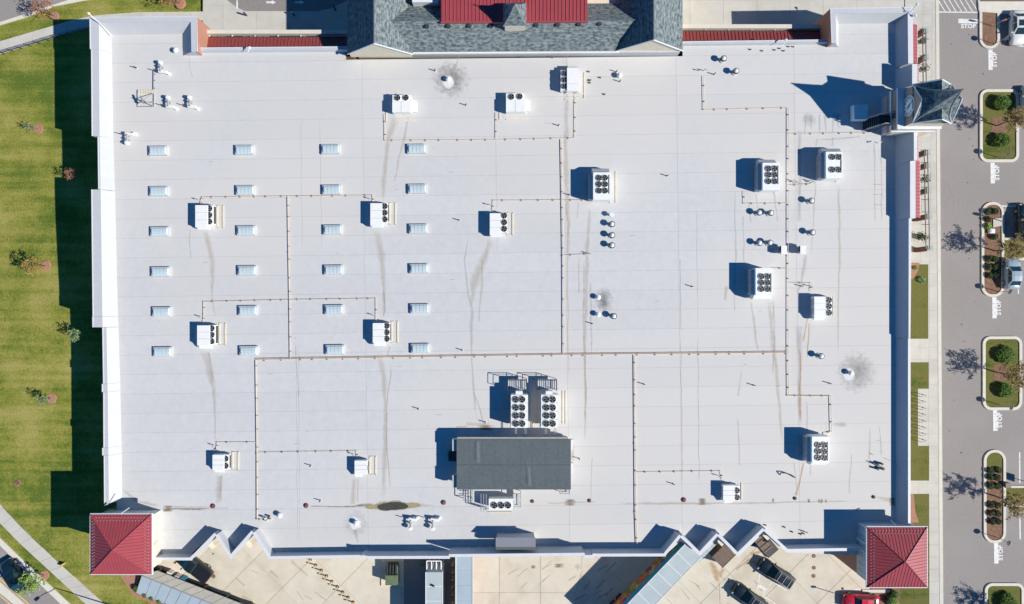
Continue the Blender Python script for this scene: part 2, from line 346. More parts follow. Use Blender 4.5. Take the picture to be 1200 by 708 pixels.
def clip_poly(poly, nx, ny, d):
    """keep the side nx*x+ny*y <= d, convex or mildly concave polygon"""
    out = []; n = len(poly)
    for i in range(n):
        a, b = poly[i], poly[(i+1)%n]
        da, db = nx*a[0]+ny*a[1]-d, nx*b[0]+ny*b[1]-d
        if da <= 0: out.append(a)
        if (da < 0 < db) or (db < 0 < da):
            t = da/(da-db); out.append((a[0]+(b[0]-a[0])*t, a[1]+(b[1]-a[1])*t))
    return out
def cells(poly, us, vs, ang, gap):
    """cut polygon into cells by lines; bmesh bisect so concave outlines work"""
    ca, sa = math.cos(ang), math.sin(ang)
    bm = bmesh.new(); f = bm.faces.new([bm.verts.new((p[0],p[1],0)) for p in poly])
    bmesh.ops.triangulate(bm, faces=[f])
    for (dx, dy), vals in (((ca,sa), us), ((-sa,ca), vs)):
        for v in vals:
            bmesh.ops.bisect_plane(bm, geom=bm.verts[:]+bm.edges[:]+bm.faces[:], plane_co=(dx*v,dy*v,0), plane_no=(dx,dy,0))
    groups = {}
    for f in bm.faces:
        c = f.calc_center_median(); u = c.x*ca+c.y*sa; v = -c.x*sa+c.y*ca
        k = (sum(1 for q in us if q < u), sum(1 for q in vs if q < v)); groups.setdefault(k, []).append([tuple(x.co[:2]) for x in f.verts])
    bm.free()
    INF = 1e9; U = [-INF]+list(us)+[INF]; V = [-INF]+list(vs)+[INF]; res = []
    for (i,j), polys in groups.items():
        out = []
        for p in polys:
            q = []
            for x, y in p:
                u = x*ca+y*sa; v = -x*sa+y*ca
                u = min(max(u, U[i]+gap), U[i+1]-gap); v = min(max(v, V[j]+gap), V[j+1]-gap)
                q.append((u*ca-v*sa, u*sa+v*ca))
            out.append(q)
        res.append(out)
    return res
def frange(a, b, s):
    o = []; x = a
    while x < b: o.append(x); x += s
    return o
def slabs(poly, us, vs, ang, gap, z, th, name, m, parent):
    for polys in cells(poly, us, vs, ang, gap):
        bm = bmesh.new(); vd = {}
        for p in polys:
            vs_ = []
            for x, y in p:
                k = (round(x,4), round(y,4))
                if k not in vd: vd[k] = bm.verts.new((x,y,z))
                if vd[k] not in vs_: vs_.append(vd[k])
            if len(vs_) >= 3:
                try: bm.faces.new(vs_)
                except ValueError: pass
        bmesh.ops.recalc_face_normals(bm, faces=bm.faces[:])
        for f in bm.faces:
            if f.normal.z < 0: f.normal_flip()
        ext = bmesh.ops.extrude_face_region(bm, geom=bm.faces[:])
        for e in ext['geom']:
            if isinstance(e, bmesh.types.BMVert): e.co.z = z
        # originals become the underside
        newv = {e for e in ext['geom'] if isinstance(e, bmesh.types.BMVert)}
        for v in bm.verts:
            if v not in newv: v.co.z = z-th
        bmesh.ops.recalc_face_normals(bm, faces=bm.faces[:])
        me = bpy.data.meshes.new(name); bm.to_mesh(me); bm.free(); me.materials.append(m)
        o = bpy.data.objects.new(name, me); COL.objects.link(o); o.parent = parent
def sheet(poly, z, name, m, parent=None, th=0.05, kind='structure'):
    mb = MB().prism(poly, z-th, z); o = mb.build(name, m, parent)
    if kind and not parent: o['kind'] = kind
    return o
def pxs(pts, z=0): return [XY(a, b, z) for a, b in pts]
def strip_poly(pts, w0, w1=None):
    """ribbon outline from world points; offsets to left w0 and right w1"""
    w1 = w0 if w1 is None else w1; L = []; Rr = []; n = len(pts)
    for i, p in enumerate(pts):
        a = Vector(pts[max(i-1,0)]); b = Vector(pts[min(i+1,n-1)]); d = (b-a).normalized(); nn = Vector((-d.y,d.x))
        L.append((p[0]+nn.x*w0, p[1]+nn.y*w0)); Rr.append((p[0]-nn.x*w1, p[1]-nn.y*w1))
    return L + Rr[::-1]
def band(mb, A, B, z0, z1, mi=0):
    """solid between two polylines of equal length (world xy)"""
    for i in range(len(A)-1):
        mb.prism([A[i], A[i+1], B[i+1], B[i]], z0, z1, mi)
    return mb

# ============================================================ GROUND
def gz(y):   # height of the western lawn: level in the north, one metre up in the south
    t = min(max((15 - y)/20.0, 0), 1); return t*t*(3-2*t)
mb = MB().rect(-900,-900,900,900,-0.6,-0.30); struct(mb.build('ground', M['lawn']))
# western lawn, gently rising to the south
mb = MB(); ys = frange(-120, 121, 2.5)
def east_edge(y):
    if y < -32.4: return -47.3 + min((-32.4-y),14)*2.5
    return -44.0
for y0, y1 in zip(ys[:-1], ys[1:]):
    xs0 = [-300, -80, -60, -50]; e0, e1 = east_edge(y0), east_edge(y1)
    xa = xs0+[e0]; xb = xs0+[e1]
    if y0 >= 38: xa = xs0+[-38.0]; xb = xs0+[-38.0]
    for i in range(4):
        mb.face([(xa[i],y0,gz(y0)),(xa[i+1],y0,gz(y0)),(xb[i+1],y1,gz(y1)),(xb[i],y1,gz(y1))])
lawn = mb.build('lawn', M['lawn'], kind='structure')

# NW road, kerb, pavement  (level, z = 0)
road_edge = [(-60,44),(0,26.6),(30,17),(56,8.5),(82,0),(110,-8),(160,-20)]
kerb_edge = [(-60,48),(0,30),(33,20),(63,8),(105,0),(125,-6),(172,-20)]
re_ = pxs(road_edge); ke_ = pxs(kerb_edge)
mb = MB(); band(mb, re_, [(x-0,60) for x,y in re_], -0.02, 0.02)
struct(mb.build('road', M['asphalt_dark'] if False else M['asphalt']))
mb = MB()
band(mb, re_, ke_, -0.02, 0.13); struct(mb.build('kerb', M['kerb']))
up = [(-60,66),(0,48.5),(32,39),(63,30),(85,23.5),(110,18.2),(160,14.4),(238,13.6)]
lo = [(-60,81),(0,63.5),(31,54),(63,43.6),(84,38),(105,33),(160,27),(238,24)]
pave = bpy.data.objects.new('pavement', None); COL.objects.link(pave); pave['kind'] = 'structure'
U = pxs(up,0.06); L_ = pxs(lo,0.06)
def path_slabs(U, L_, z, step, name, m, parent, gap=0.015):
    # resample both edges by fraction and lay one slab after another
    def cum(p):
        c=[0]
        for a,b in zip(p[:-1],p[1:]): c.append(c[-1]+math.dist(a,b))
        return c
    cu, cl = cum(U), cum(L_)
    def at(p,c,t):
        d=t*c[-1]
        for i in range(len(p)-1):
            if d<=c[i+1]+1e-9:
                k=(d-c[i])/(c[i+1]-c[i]); return (p[i][0]+(p[i+1][0]-p[i][0])*k, p[i][1]+(p[i+1][1]-p[i][1])*k)
        return p[-1]
    n=max(1,int(cu[-1]/step)); g=gap/step
    for i in range(n):
        t0,t1=(i+g)/n,(i+1-g)/n
        MB().prism([at(U,cu,t0),at(U,cu,t1),at(L_,cl,t1),at(L_,cl,t0)], z-0.08, z).build(name, m, parent)
path_slabs(U, L_, 0.07, 1.5, 'slab', M['concrete'], pave, 0.02)
mb = MB(); band(mb, U, L_, -0.02, 0.05); mb.build('slab_bed', M['joint'], pave)
# low railing along the lower side of that pavement
fr = thing('railing', 'thin grey metal railing along the curved pavement, top left corner', 'railing', (0,0,0))
rl = [(-20,66),(0,60.5),(31,51.5),(63,41.5),(84,35.8),(104,31.5)]
W = [P(a,b,0.9) for a,b in rl]
for h in (0.9,0.55):
    mb = MB()
    for a,b in zip(W[:-1],W[1:]): mb.tube((a.x,a.y,h),(b.x,b.y,h),0.035)
    mb.build('rail', M['dark_metal'], fr)
for a,b in zip(W[:-1],W[1:]):
    n=3
    for i in range(n):
        q=a.lerp(b,i/n); MB().tube((q.x,q.y,0),(q.x,q.y,0.92),0.035).build('post', M['dark_metal'], fr)

# SW road, kerb, pavement, median (z = 1.0)
Z1 = 1.0
A = pxs([(-60,518),(0,591),(30,623),(61,652),(92,680),(122,707),(160,740)],Z1); B = pxs([(-75,540),(0,612.5),(25,638),(50,661),(75,684),(100,707),(138,742)],Z1)
pave2 = bpy.data.objects.new('pavement', None); COL.objects.link(pave2); pave2['kind'] = 'structure'
path_slabs(A, B, Z1+0.07, 1.7, 'slab', M['concrete'], pave2, 0.02)
mb = MB(); band(mb, A, B, Z1-0.02, Z1+0.05); mb.build('slab_bed', M['joint'], pave2)
K1 = pxs([(-90,540),(0,630),(28,657),(55,682),(82,707),(120,742)],Z1); K2 = pxs([(-95,545),(0,638.5),(24,662),(48,685),(71,707),(108,742)],Z1)
struct(band(MB(), K1, K2, Z1-0.02, Z1+0.10).build('kerb', M['kerb']))
YL = pxs([(-80,600),(0,677),(17,692),(34,707),(75,745)],Z1); YR = pxs([(-100,610),(0,697),(7,702.5),(13.5,708),(50,740)],Z1)
struct(band(MB(), K2, [(x-60,y-60) for x,y in K2], Z1-0.03, Z1+0.015).build('road', M['asphalt']))
off = lambda pts,dx,dy: [(x+dx,y+dy) for x,y in pts]
struct(band(MB(), YL, off(YL,-0.13,-0.13), Z1+0.02, Z1+0.028).build('road_marking', M['yellow_paint']))
struct(band(MB(), off(YL,-0.25,-0.25), off(YR,0.15,0.15), Z1, Z1+0.10).build('median', M['kerb']))
struct(band(MB(), YR, off(YR,-0.13,-0.13), Z1+0.02, Z1+0.028).build('road_marking', M['yellow_paint']))

# NORTH concrete apron and driveway
napron = bpy.data.objects.new('north_apron', None); COL.objects.link(napron); napron['kind'] = 'structure'
x0, yb = XY(238, 62)[0], XY(0,60)[1]
xe = XY(1147,0)[0]
polyL = [(x0, yb-8), XY(1076,0)[0:1]+(yb-8,), (XY(1076,0)[0], 60), (x0,60)]
sheet([(x0,yb-8),(XY(1076,0)[0],yb-8),(XY(1076,0)[0],60),(x0,60)], 0.03, 'slab_bed', M['joint'], napron)
slabs([(x0,yb-8),(XY(1076,0)[0],yb-8),(XY(1076,0)[0],60),(x0,60)], frange(-36,46,4.2), frange(26,58,3.9), R(0.6), 0.012, 0.06, 0.02, 'slab', M['concrete'], napron)
drv = pxs([(254,-10),(266,0),(280,10),(288,13.4),(372,13.4),(388,10),(404,2),(430,-8),(430,-70),(254,-70)])
struct(sheet(drv, 0.075, 'driveway', M['asphalt_dark'], th=0.012))
def marks(pts, z=0.084, m='paint', name='painted_marking'):
    return struct(MB().prism(pxs(pts), z-0.004, z).build(name, M[m]))
marks([(277,-5),(279,-5),(279.2,10.5),(277.2,10.5)])
for ax in (312.3, 345.5):
    marks([(ax,2),(ax+6.4,2),(ax+6.4,0.6),(ax+11.4,3.1),(ax+6.4,5.6),(ax+6.4,4.2),(ax,4.2)], 0.084, 'paint', 'painted_arrow')
# EAST walkway
ewalk = bpy.data.objects.new('east_walkway', None); COL.objects.link(ewalk); ewalk['kind'] = 'structure'
ex0 = XY(1020,0)[0]; ex1a = XY(1099,0)[0]; ex1b = XY(1104.5,0)[0]
yT, yB = XY(0,-60)[1], XY(0,760)[1]
ypx = lambda py: XY(0,py)[1]
xpx = lambda px: XY(px,0)[0]
wedge = [(xpx(1060), ypx(-8)), (xpx(1060), yB), (xpx(1105), yB), (xpx(1099), ypx(-8))]
sheet(wedge, 0.10, 'slab_bed', M['joint'], ewalk, th=0.12)
slabs([(xpx(1060), ypx(-8)), (xpx(1060), yB), (xpx(1100.5), yB), (xpx(1095.2), ypx(-8))], [xpx(1078),xpx(1088.5)], frange(-44,40,1.55), R(-0.5), 0.008, 0.13, 0.03, 'slab', M['concrete'], ewalk)
MB().prism([(xpx(1100.8),yB),(xpx(1105),yB),(xpx(1099.4),ypx(-8)),(xpx(1095.6),ypx(-8))],0.0,0.15).build('kerb', M['kerb'], ewalk)
# lawn beds along the east wall
def bed(poly, z, m, name='grass_bed'):
    o = MB().prism(pxs(poly), z-0.02, z).build(name, M[m]); return struct(o)
bed([(1060,310),(1087,310),(1087,397),(1060,397)], 0.145, 'green_lawn')
bed([(1060,308),(1077,308),(1075,318),(1070,326),(1060,330)], 0.150, 'mulch_pale', 'mulch_bed')
bed([(1060,424.5),(1087.5,424.5),(1087.5,455.5),(1075,455.5),(1075,522.5),(1088,522.5),(1088,563),(1060,563)], 0.145, 'green_lawn')
bed([(1060,578.5),(1088,578.5),(1088.5,760),(1060,760)], 0.145, 'green_lawn')
bed([(1060,578.5),(1070,578.5),(1072,600),(1076,612),(1060,612)], 0.150, 'mulch_pale', 'mulch_bed')
bed([(1020,689),(1053,689),(1054,730),(1020,730)], 0.150, 'mulch', 'mulch_bed')
bed([(1020,684),(1060,684),(1060,730),(1020,730)], 0.1465, 'green_lawn')
# parking lot asphalt
struct(sheet([(xpx(1099.4),ypx(-8)),(xpx(1105),yB),(220,yB-40),(220,140),(xpx(1096),140)], 0.0, 'parking_lot', M['asphalt'], th=0.1))
# south yard
syard = bpy.data.objects.new('service_yard', None); COL.objects.link(syard); syard['kind'] = 'structure'
ypoly = [(xpx(176),-29.0),(xpx(1030),-29.0),(xpx(1030),-47),(xpx(240),-47),(xpx(150),ypx(700)),(xpx(165),ypx(640))]
sheet(ypoly, 0.02, 'slab_bed', M['joint'], syard)
left = [(xpx(165),-29.0),(xpx(470),-29.0),(xpx(470),-47),(xpx(240),-47),(xpx(150),ypx(700)),(xpx(150),ypx(640))]
slabs(left, frange(-70,12,5.0), frange(-46,20,5.6), R(-45), 0.02, 0.05, 0.02, 'slab', M['yard'], syard)
mid = [(xpx(470.2),-29.0),(xpx(697),-29.0),(xpx(642),-47),(xpx(470.2),-47)]
slabs(mid, frange(-12,14,5.2), [-42.5,-36.6], 0, 0.02, 0.05, 0.02, 'slab', M['yard'], syard)
rt = [(xpx(697.2),-29.0),(xpx(1030),-29.0),(xpx(1030),-47),(xpx(642.2),-47)]
slabs(rt, frange(-36,10,5.2), frange(-80,30,5.2), R(45), 0.02, 0.05, 0.02, 'slab', M['yard'], syard)
# ============================================================ THE STORE
store = thing('store_building', 'huge flat pale grey membrane roof of a store with white edged parapets', 'building', (0,0,0))
roofpoly = pxs([(123,32),(223,32),(223,58),(405,58.5),(405,70),(800,66),(800,50.5),(977,49.5),(977,20),(1057,20),(1058,652),
   (922,648),(895,624.5),(866,652),(841,632),(820,651.5),(797.5,634),(779,651),(694,649),(684,646),(526,647),(524,648),(424,648),(315.5,648.5),(296,622),(270,651),(252.5,624),(224,649),(183,651),(182,606),(137,600)], RZ)
MB().prism(roofpoly, RZ-0.35, RZ-0.012).build('roof_deck', M['seam'], store)
rang = R(0.75)
vs = []; v = -33.0; k = 0
while v < 36: vs.append(v); v += 2.28
slabs(roofpoly, [-17.2, 6.4, 19.6, 33.4], vs, rang, 0.009, RZ, 0.01, 'membrane_sheet', M['roof'], store)

def wpt(p, z): return XY(p[0], p[1], z)
def par_seg(out, inn, base, zt, wallmat='cream', thick=0.22, zb=0.0, cop=True, wall=True, cm='coping_grey'):
    """out, inn: coping edges in photo px at height zt (two points each); base: two world xy at roof level"""
    zs = zt if isinstance(zt,(tuple,list)) else (zt,zt)
    O = [XY(*out[i], zs[i]) for i in (0,1)]; I = [XY(*inn[i], zs[i]) for i in (0,1)]
    B = [b if b is not None else I[i] for i, b in enumerate(base)]
    def lerp(a,b,t): return (a[0]+(b[0]-a[0])*t, a[1]+(b[1]-a[1])*t)
    T = []
    for i in (0,1):
        d = math.dist(O[i], I[i]); T.append(lerp(O[i], I[i], min(thick/d, 0.5)))
    if wall:
        MB().prism([O[0],O[1],T[1],T[0]], zb, [zs[0]-0.05, zs[1]-0.05, zs[1]-0.05, zs[0]-0.05]).build('wall', M[wallmat], store)
    mb = MB()
    sec = []
    for i in (0,1):
        t, a, b, z = T[i], lerp(O[i],I[i],0.93), B[i], zs[i]-0.06
        sec.append([(t[0],t[1],RZ-0.3),(t[0],t[1],z),(a[0],a[1],z),(b[0],b[1],RZ+0.006),(b[0],b[1],RZ-0.3)])
    n = 5
    for j in range(n):
        k = (j+1)%n; mb.face([sec[0][j],sec[0][k],sec[1][k],sec[1][j]])
    mb.face(sec[0][::-1]); mb.face(sec[1])
    o = mb.build('parapet', M['parapet'], store)
    bm = bmesh.new(); bm.from_mesh(o.data); bmesh.ops.recalc_face_normals(bm, faces=bm.faces[:]); bm.to_mesh(o.data); bm.free()
    if cop:
        oo = [lerp(I[i],O[i],1.05) for i in (0,1)]
        MB().prism([oo[0],oo[1],I[1],I[0]], [zs[0]-0.055]*1+[zs[1]-0.055]*2+[zs[0]-0.055], [zs[0],zs[1],zs[1],zs[0]]).build('coping', M[cm], store)
        e1 = [lerp(oo[i],I[i],min(.09/math.dist(oo[i],I[i]),.4)) for i in (0,1)]
        if cm=='coping_grey': MB().prism([oo[0],oo[1],e1[1],e1[0]], [zs[0],zs[1],zs[1],zs[0]], [zs[0]+.03,zs[1]+.03,zs[1]+.03,zs[0]+.03]).build('coping_edge', M['coping'], store)
def bx(x, inn, z):   # base on vertical line x (px at roof), level with the inner coping point in world y
    return (XY(x,0,RZ)[0], XY(inn[0],inn[1],z)[1])
def by(y, inn, z): return (XY(inn[0],inn[1],z)[0], XY(0,y,RZ)[1])
rp = lambda x,y: XY(x,y,RZ)
# west side
def west(o0,o1,i0,i1,b0,b1,z,bw0=None,**k):
    par_seg((o0,o1),(i0,i1),(bw0 or bx(b0,i0,z), bx(b1,i1,z)), z, **k)
west((105.5,20.5),(106,57.6),(116,26),(116,57.6),130.5,131.2,7.3,bw0=rp(130.5,41))
west((107.3,57.8),(108,159.4),(116,57.8),(116.7,159.4),131.2,132.8,7.3)
west((114.6,159.6),(115.4,222),(116.9,159.6),(118,222),132.8,134.6,7.0,zb=0)
west((107.6,222.2),(109.2,371),(118,222.2),(120,371),134.6,138.2,7.3)
west((108.8,371.2),(109,383.6),(120,371.2),(120.4,383.6),138.2,138.8,7.35)
west((120.2,383.8),(121.2,449.8),(124.8,383.8),(126,449.8),138.8,140.8,7.1)
west((119.8,450),(119.8,459.4),(126,450),(126.2,459.4),140.8,141.0,7.1)
west((121.3,459.6),(121.6,524.8),(126.2,459.6),(127,524.8),141.0,142.4,7.1)
west((120.2,525),(120.3,533.8),(127,525),(127,533.8),142.4,142.6,7.1)
west((122,534),(122.4,590),(127,534),(127.6,590),142.6,143.2,7.1)
# north-west wing, north and east sides
par_seg(((105.5,20.5),(230.6,19.6)),((116,26),(223.6,25.6)),(rp(130.5,41),rp(214.5,40)),7.3)
par_seg(((230.6,19.6),(231.2,60.5)),((223.6,25.6),(224.2,60.5)),(rp(214.5,40),(rp(214.5,0)[0],XY(0,60.5,7.3)[1])),7.3,'brick')
# low north edges
par_seg(((231.5,56),(408,54.6)),((231.5,59.6),(408,58.3)),(by(62.3,(231.5,59.6),6.4),by(61,(408,58.3),6.4)),6.42,'brick')
par_seg(((797,48.8),(974,46.4)),((797,51.9),(974,49.4)),(by(54.2,(797,51.9),6.4),by(52.2,(974,49.4),6.4)),6.42,'brick')
# north-east wing
par_seg(((973.2,10),(974.6,50.5)),((979.4,15.8),(980,50.5)),(rp(982.5,28),(rp(982.5,0)[0],XY(0,50.5,7.3)[1])),7.3,'brick')
par_seg(((973.2,10),(1069.5,8.6)),((979.4,15.8),(1063.8,15.4)),(rp(982.5,28),rp(1049,27.4)),7.3)
def east(o0,o1,i0,i1,z,b=1049,bw0=None,**k):
    k['cm']='coping'
    par_seg((o0,o1),(i0,i1),(bw0 or bx(b,i0,z), bx(b,i1,z)), z, **k)
east((1069.5,8.6),(1070,74.5),(1063.8,15.4),(1064.4,74.5),7.28,bw0=rp(1049,27.4))
east((1075,75),(1075,100),(1069,75),(1069,100),7.95)
east((1075,150),(1075,188),(1071,150),(1071,188),8.1)
east((1072.5,188.3),(1072.6,255.8),(1066.6,188.3),(1066.6,255.8),7.55)
east((1068.2,256.2),(1066.8,396.4),(1065,256.2),(1064.8,396.4),7.25)
east((1066.9,396.8),(1067,624),(1064.2,396.8),(1064.2,624),7.1,b=1049.5)
# south side: saw-tooth of dock bays
def south(pts, zt, th=0.30, **k):
    for a, b in zip(pts[:-1], pts[1:]):
        A_, B_ = XY(*a, zt), XY(*b, zt); d = (Vector(B_)-Vector(A_)).normalized(); nn = Vector((-d.y, d.x))*th
        O = [A_, B_]; I = [(A_[0]+nn.x,A_[1]+nn.y),(B_[0]+nn.x,B_[1]+nn.y)]
        # extend joints so neighbouring pieces meet
        mbw = MB().prism([O[0],O[1],I[1],I[0]], 0.0, zt-0.06); mbw.build('wall', M['parapet'], store)
        e = d*0.12; cz = zt + (0.004 if (pts.index(a)%2) else 0.0)
        MB().prism([(O[0][0]-nn.x*0.1-e.x*0,O[0][1]-nn.y*0.1),(O[1][0]-nn.x*0.1+e.x,O[1][1]-nn.y*0.1+e.y),(I[1][0]+e.x,I[1][1]+e.y),(I[0][0],I[0][1])], zt-0.06, cz).build('coping', M['coping'], store)
ZS = 7.3
south([(182.5,656.5),(224,656.5),(252.5,627.5),(270,654.5),(296,625),(315.5,655),(424,653.4)], ZS)
south([(424,653.4),(431,654.8),(526,654.6)], 7.8)
south([(526,652.6),(684,651)], 8.3)
south([(684.2,653.6),(694,653.6)], 8.2)
south([(694.2,652),(779,651.8),(797.5,629.5)], 7.8)
south([(797.5,629.5),(820,650.6),(841,628),(864.5,651.5),(895,621.8),(922,646.5),(985,645.5),(1012,645.5)], 7.55)
# braces behind the high south parapet
for x in (537,549.5,562,574.5,633,646,659,672):
    a = P(x,641.5,RZ); MB().rect(a.x-0.07,a.y-0.55,a.x+0.07,a.y+0.1,RZ,RZ+0.32).build('brace', M['white_metal'], store)

# ------------------------------------------------------------ stains on the roof (thin films, each with its own outline)
stz = [RZ+0.0022]
def stain(pts, w, m, parent=None, z=None):
    parent = parent or store; zz = stz[0] if z is None else z; stz[0] += 0.00012
    W = [Vector(XY(a,b,zz)) for a,b in pts]; ws = w if isinstance(w,(list,tuple)) else [w]*len(pts)
    if m in('st_tan','st_grey'): ws = [q_*1.15 for q_ in ws]
    # subdivide with wobble
    Q=[];wq=[]
    for i in range(len(W)-1):
        n=max(1,int((W[i+1]-W[i]).length/1.2))
        for k_ in range(n):
            t=k_/n; q=W[i].lerp(W[i+1],t); Q.append(q+Vector((random.uniform(-.07,.07),random.uniform(-.05,.05)))*(1 if ws[i]>1.5 else .6)); wq.append((ws[i]+(ws[i+1]-ws[i])*t)*random.uniform(.8,1.2))
    Q.append(W[-1]); wq.append(ws[-1])
    mb=MB(); n=len(Q)
    S_=[]
    for i,q in enumerate(Q):
        d=(Q[min(i+1,n-1)]-Q[max(i-1,0)]).normalized(); nn=Vector((-d.y,d.x))*wq[i]*0.05
        S_.append((q+nn,q-nn))
    for i in range(n-1):
        a,b=S_[i],S_[i+1]; v0,v1=i/(n-1),(i+1)/(n-1)
        mb.face([(a[0].x,a[0].y,zz),(a[1].x,a[1].y,zz),(b[1].x,b[1].y,zz),(b[0].x,b[0].y,zz)][::-1],0,[(0,v0),(1,v0),(1,v1),(0,v1)][::-1])
    o = mb.build('water_stain', M[m], parent)
    if o.data.polygons[0].normal.z<0:
        bm=bmesh.new(); bm.from_mesh(o.data)
        for f in bm.faces: f.normal_flip()
        bm.to_mesh(o.data); bm.free()
    o.visible_shadow = True
    return o
def blot(x, y, rx, ry, m, parent=None, z=None):
    parent = parent or store; zz = stz[0] if z is None else z; stz[0] += 0.00012
    a=XY(x-rx,y-ry,zz); b=XY(x+rx,y+ry,zz)
    return MB2quad(a,b,zz,m,parent)
def MB2quad(a,b,zz,m,parent):
    mb=MB(); mb.face([(a[0],b[1],zz),(b[0],b[1],zz),(b[0],a[1],zz),(a[0],a[1],zz)],0,[(0,0),(1,0),(1,1),(0,1)]); return mb.build('stain_patch', M[m], parent)
stain([(466,134),(455,165),(450,210),(449,236)],[12,9,7,4],'st_tan')
stain([(480,134),(470,175),(462,215)],[4,4,2],'st_tan')
stain([(239,268),(245,290),(249,310),(249,345),(252,372)],[7,9,8,3,2],'st_tan')
stain([(440,268),(447,300),(450,340),(450,372)],[9,11,5,3],'st_tan')
stain([(450,338),(452,362),(449,372)],[2,3,2],'st_line')
stain([(443,408),(449,440),(452,470),(451,530),(449,588)],[8,8,5,7,7],'st_tan')
stain([(457,405),(454,418)],3,'st_grey')
stain([(457,422),(459,438),(454,460),(453,530),(458,575)],[2,3,2,3,2],'st_line')
stain([(576,280),(566,305),(556,330),(552,360)],[9,10,12,4],'st_tan')
stain([(566,303),(564,340),(561,380)],[4,4,2],'st_tan')
stain([(550,272),(544,305),(548,345),(553,366),(552,410),(554,450),(557,478),(560,497)],[2,2.5,3,6,3,3,3,2],'st_grey')
stain([(554,458),(563,482),(567,500)],[2,3,2],'st_grey')
stain([(239,410),(245,430),(251,455),(252,490),(252,518)],[11,12,6,3,3],'st_tan')
stain([(244,412),(250,448)],[3,2],'st_grey')
stain([(257,556),(256,590)],[8,9],'st_tan'); stain([(259,556),(258,585)],[3,4],'st_grey')
stain([(416,560),(413,592)],[7,8],'st_tan'); stain([(420,560),(419,590)],2,'st_tan')
stain([(664,55),(664,120),(663,180),(666,250),(667,310)],[3,6,7,6,2],'st_tan')
stain([(663,234),(666,262),(665,300),(665,340)],2,'st_line')
stain([(691,240),(688,300),(686,380),(686,470),(684,500)],[4,7,5,4,2],'st_tan')
stain([(678,236),(676,256)],2,'st_grey')
stain([(684,300),(684,400),(686,440),(686,520)],[3,3,3,3],'st_tan')
stain([(679,300),(678,345)],[2,3],'st_tan'); stain([(692,330),(693,410)],3,'st_tan')
stain([(665,330),(666,410),(667,440)],[2,2,2],'st_tan')
for x0_,x1_ in ((797.5,799.5),(817.5,819.5)):
    stain([(x0_,392),(x0_+1,470),(x1_,570)],1.6,'st_line')
stain([(797,300),(798,390)],1.5,'st_line')
stain([(816,240),(818,392)],1.0,'st_line')
stain([(937,150),(937,200),(937,262)],[7,5,6],'st_grey'); stain([(944,298),(940,330),(934,345)],[6,5,3],'st_grey')
stain([(936,380),(938,430),(936,470),(939,500)],[9,6,8,3],'st_grey'); stain([(937,405),(938,465),(938,498)],[3,4,3],'st_orange')
stain([(947,370),(941,402)],[3,3],'st_orange'); stain([(948,378),(946,420)],[3,2],'st_orange')
stain([(942,541),(938,562),(932,582)],[4,4,5],'st_orange'); stain([(930,541),(934,575)],[2,2],'st_grey')
stain([(983,212),(984,300),(983,340),(982,420)],[4,4,3,2],'st_tan')
stain([(956,212),(953,260),(950,300)],[3,2,2],'st_tan')
stain([(886,225),(889,250)],[2,2],'st_tan'); stain([(862,222),(861,240),(863,300),(860,345)],[2,2,3,2],'st_grey')
stain([(871,250),(872,310)],[2,2],'st_tan'); stain([(877,235),(880,262)],2,'st_grey'); stain([(908,226),(911,262)],[3,2],'st_tan')
stain([(901,352),(906,400),(911,440),(917,520)],[5,8,6,4],'st_tan'); stain([(906,350),(908,400),(906,440)],[3,3,2],'st_grey')
stain([(880,352),(886,400),(889,412)],[4,3,2],'st_tan'); stain([(852,335),(850,352)],[5,4],'st_tan')
stain([(861,345),(861,365)],2,'st_grey')
for x in (944,951,960,968,976,982): stain([(x,133),(x+random.uniform(-2,2),random.uniform(150,160))],[random.uniform(3,6),2],'st_grey')
stain([(956,164),(975,163),(1010,160)],[2,3,2],'st_grey'); stain([(957,162),(956,172)],3,'st_grey'); stain([(976,160),(975,172)],3,'st_grey')
blot(948,140,12,12,'st_track')
for y in (216,228,240): stain([(1023,y),(1035,y)],1.5,'st_line')
for x in (1025,1033): stain([(x,160),(x,200),(x+.5,262)],[3,2,2],'st_grey')
stain([(190,598),(205,596),(228,597),(250,595)],[6,4,4,1.5],'st_brown'); stain([(145,575),(160,588),(185,593)],[3,6,5],'st_tan')
blot(197,596,9,4,'st_brown')
stain([(190,594),(250,594)],[3,1.5],'st_grey'); stain([(250,596),(268,595)],1.5,'st_line')
stain([(360,593.5),(400,594),(440,592)],[2,3,8],'st_brown'); stain([(478,592),(510,592)],[8,2],'st_tan')
blot(460,593,31,8,'st_mud'); blot(482,592,17,4,'st_mud'); blot(438,594,15,4,'st_mud'); blot(463,593,15,5.5,'st_pond'); blot(453,594,12,5,'st_pond'); blot(472,593.5,8,3.5,'st_pond')
stain([(534,500),(548,500)],[3,3],'st_orange'); blot(569,501,14,3.2,'st_brown'); stain([(545,497),(575,497)],5,'st_tan')
blot(668,589,10,4,'st_brown'); stain([(640,590),(700,588)],[4,2],'st_tan'); blot(823,588,7,4.5,'st_brown')
stain([(720,590),(800,590),(870,590),(1000,587)],[3,5,3,2],'st_tan')
for x in (906,948,960,963,968): blot(x,587+random.uniform(-1,1),2.5,2.5,'st_brown')
stain([(1026,583),(1036,585),(1046,588)],[2,5,9],'st_tan'); blot(1046,588,6,5,'st_brown')
stain([(668,540),(672,520)],[10,4],'st_tan'); stain([(694,535),(692,590)],1.5,'st_line')
stain([(694,420),(693,400)],1,'st_line')
blot(528,93,33,33,'st_cloud'); blot(525,96,9,11,'st_pale'); stain([(528,92),(540,60)],[5,2],'st_tan')
blot(1004,436,36,38,'st_cloud2'); blot(995,439,9.5,10,'st_pale')
blot(707,352,17,22,'st_cloud'); blot(416,614,21,22,'st_track'); blot(416,613,11,11,'st_pale')
stain([(415,620),(420,636)],[6,4],'st_grey')
blot(985,498,14,5,'st_tan' if False else 'st_track')
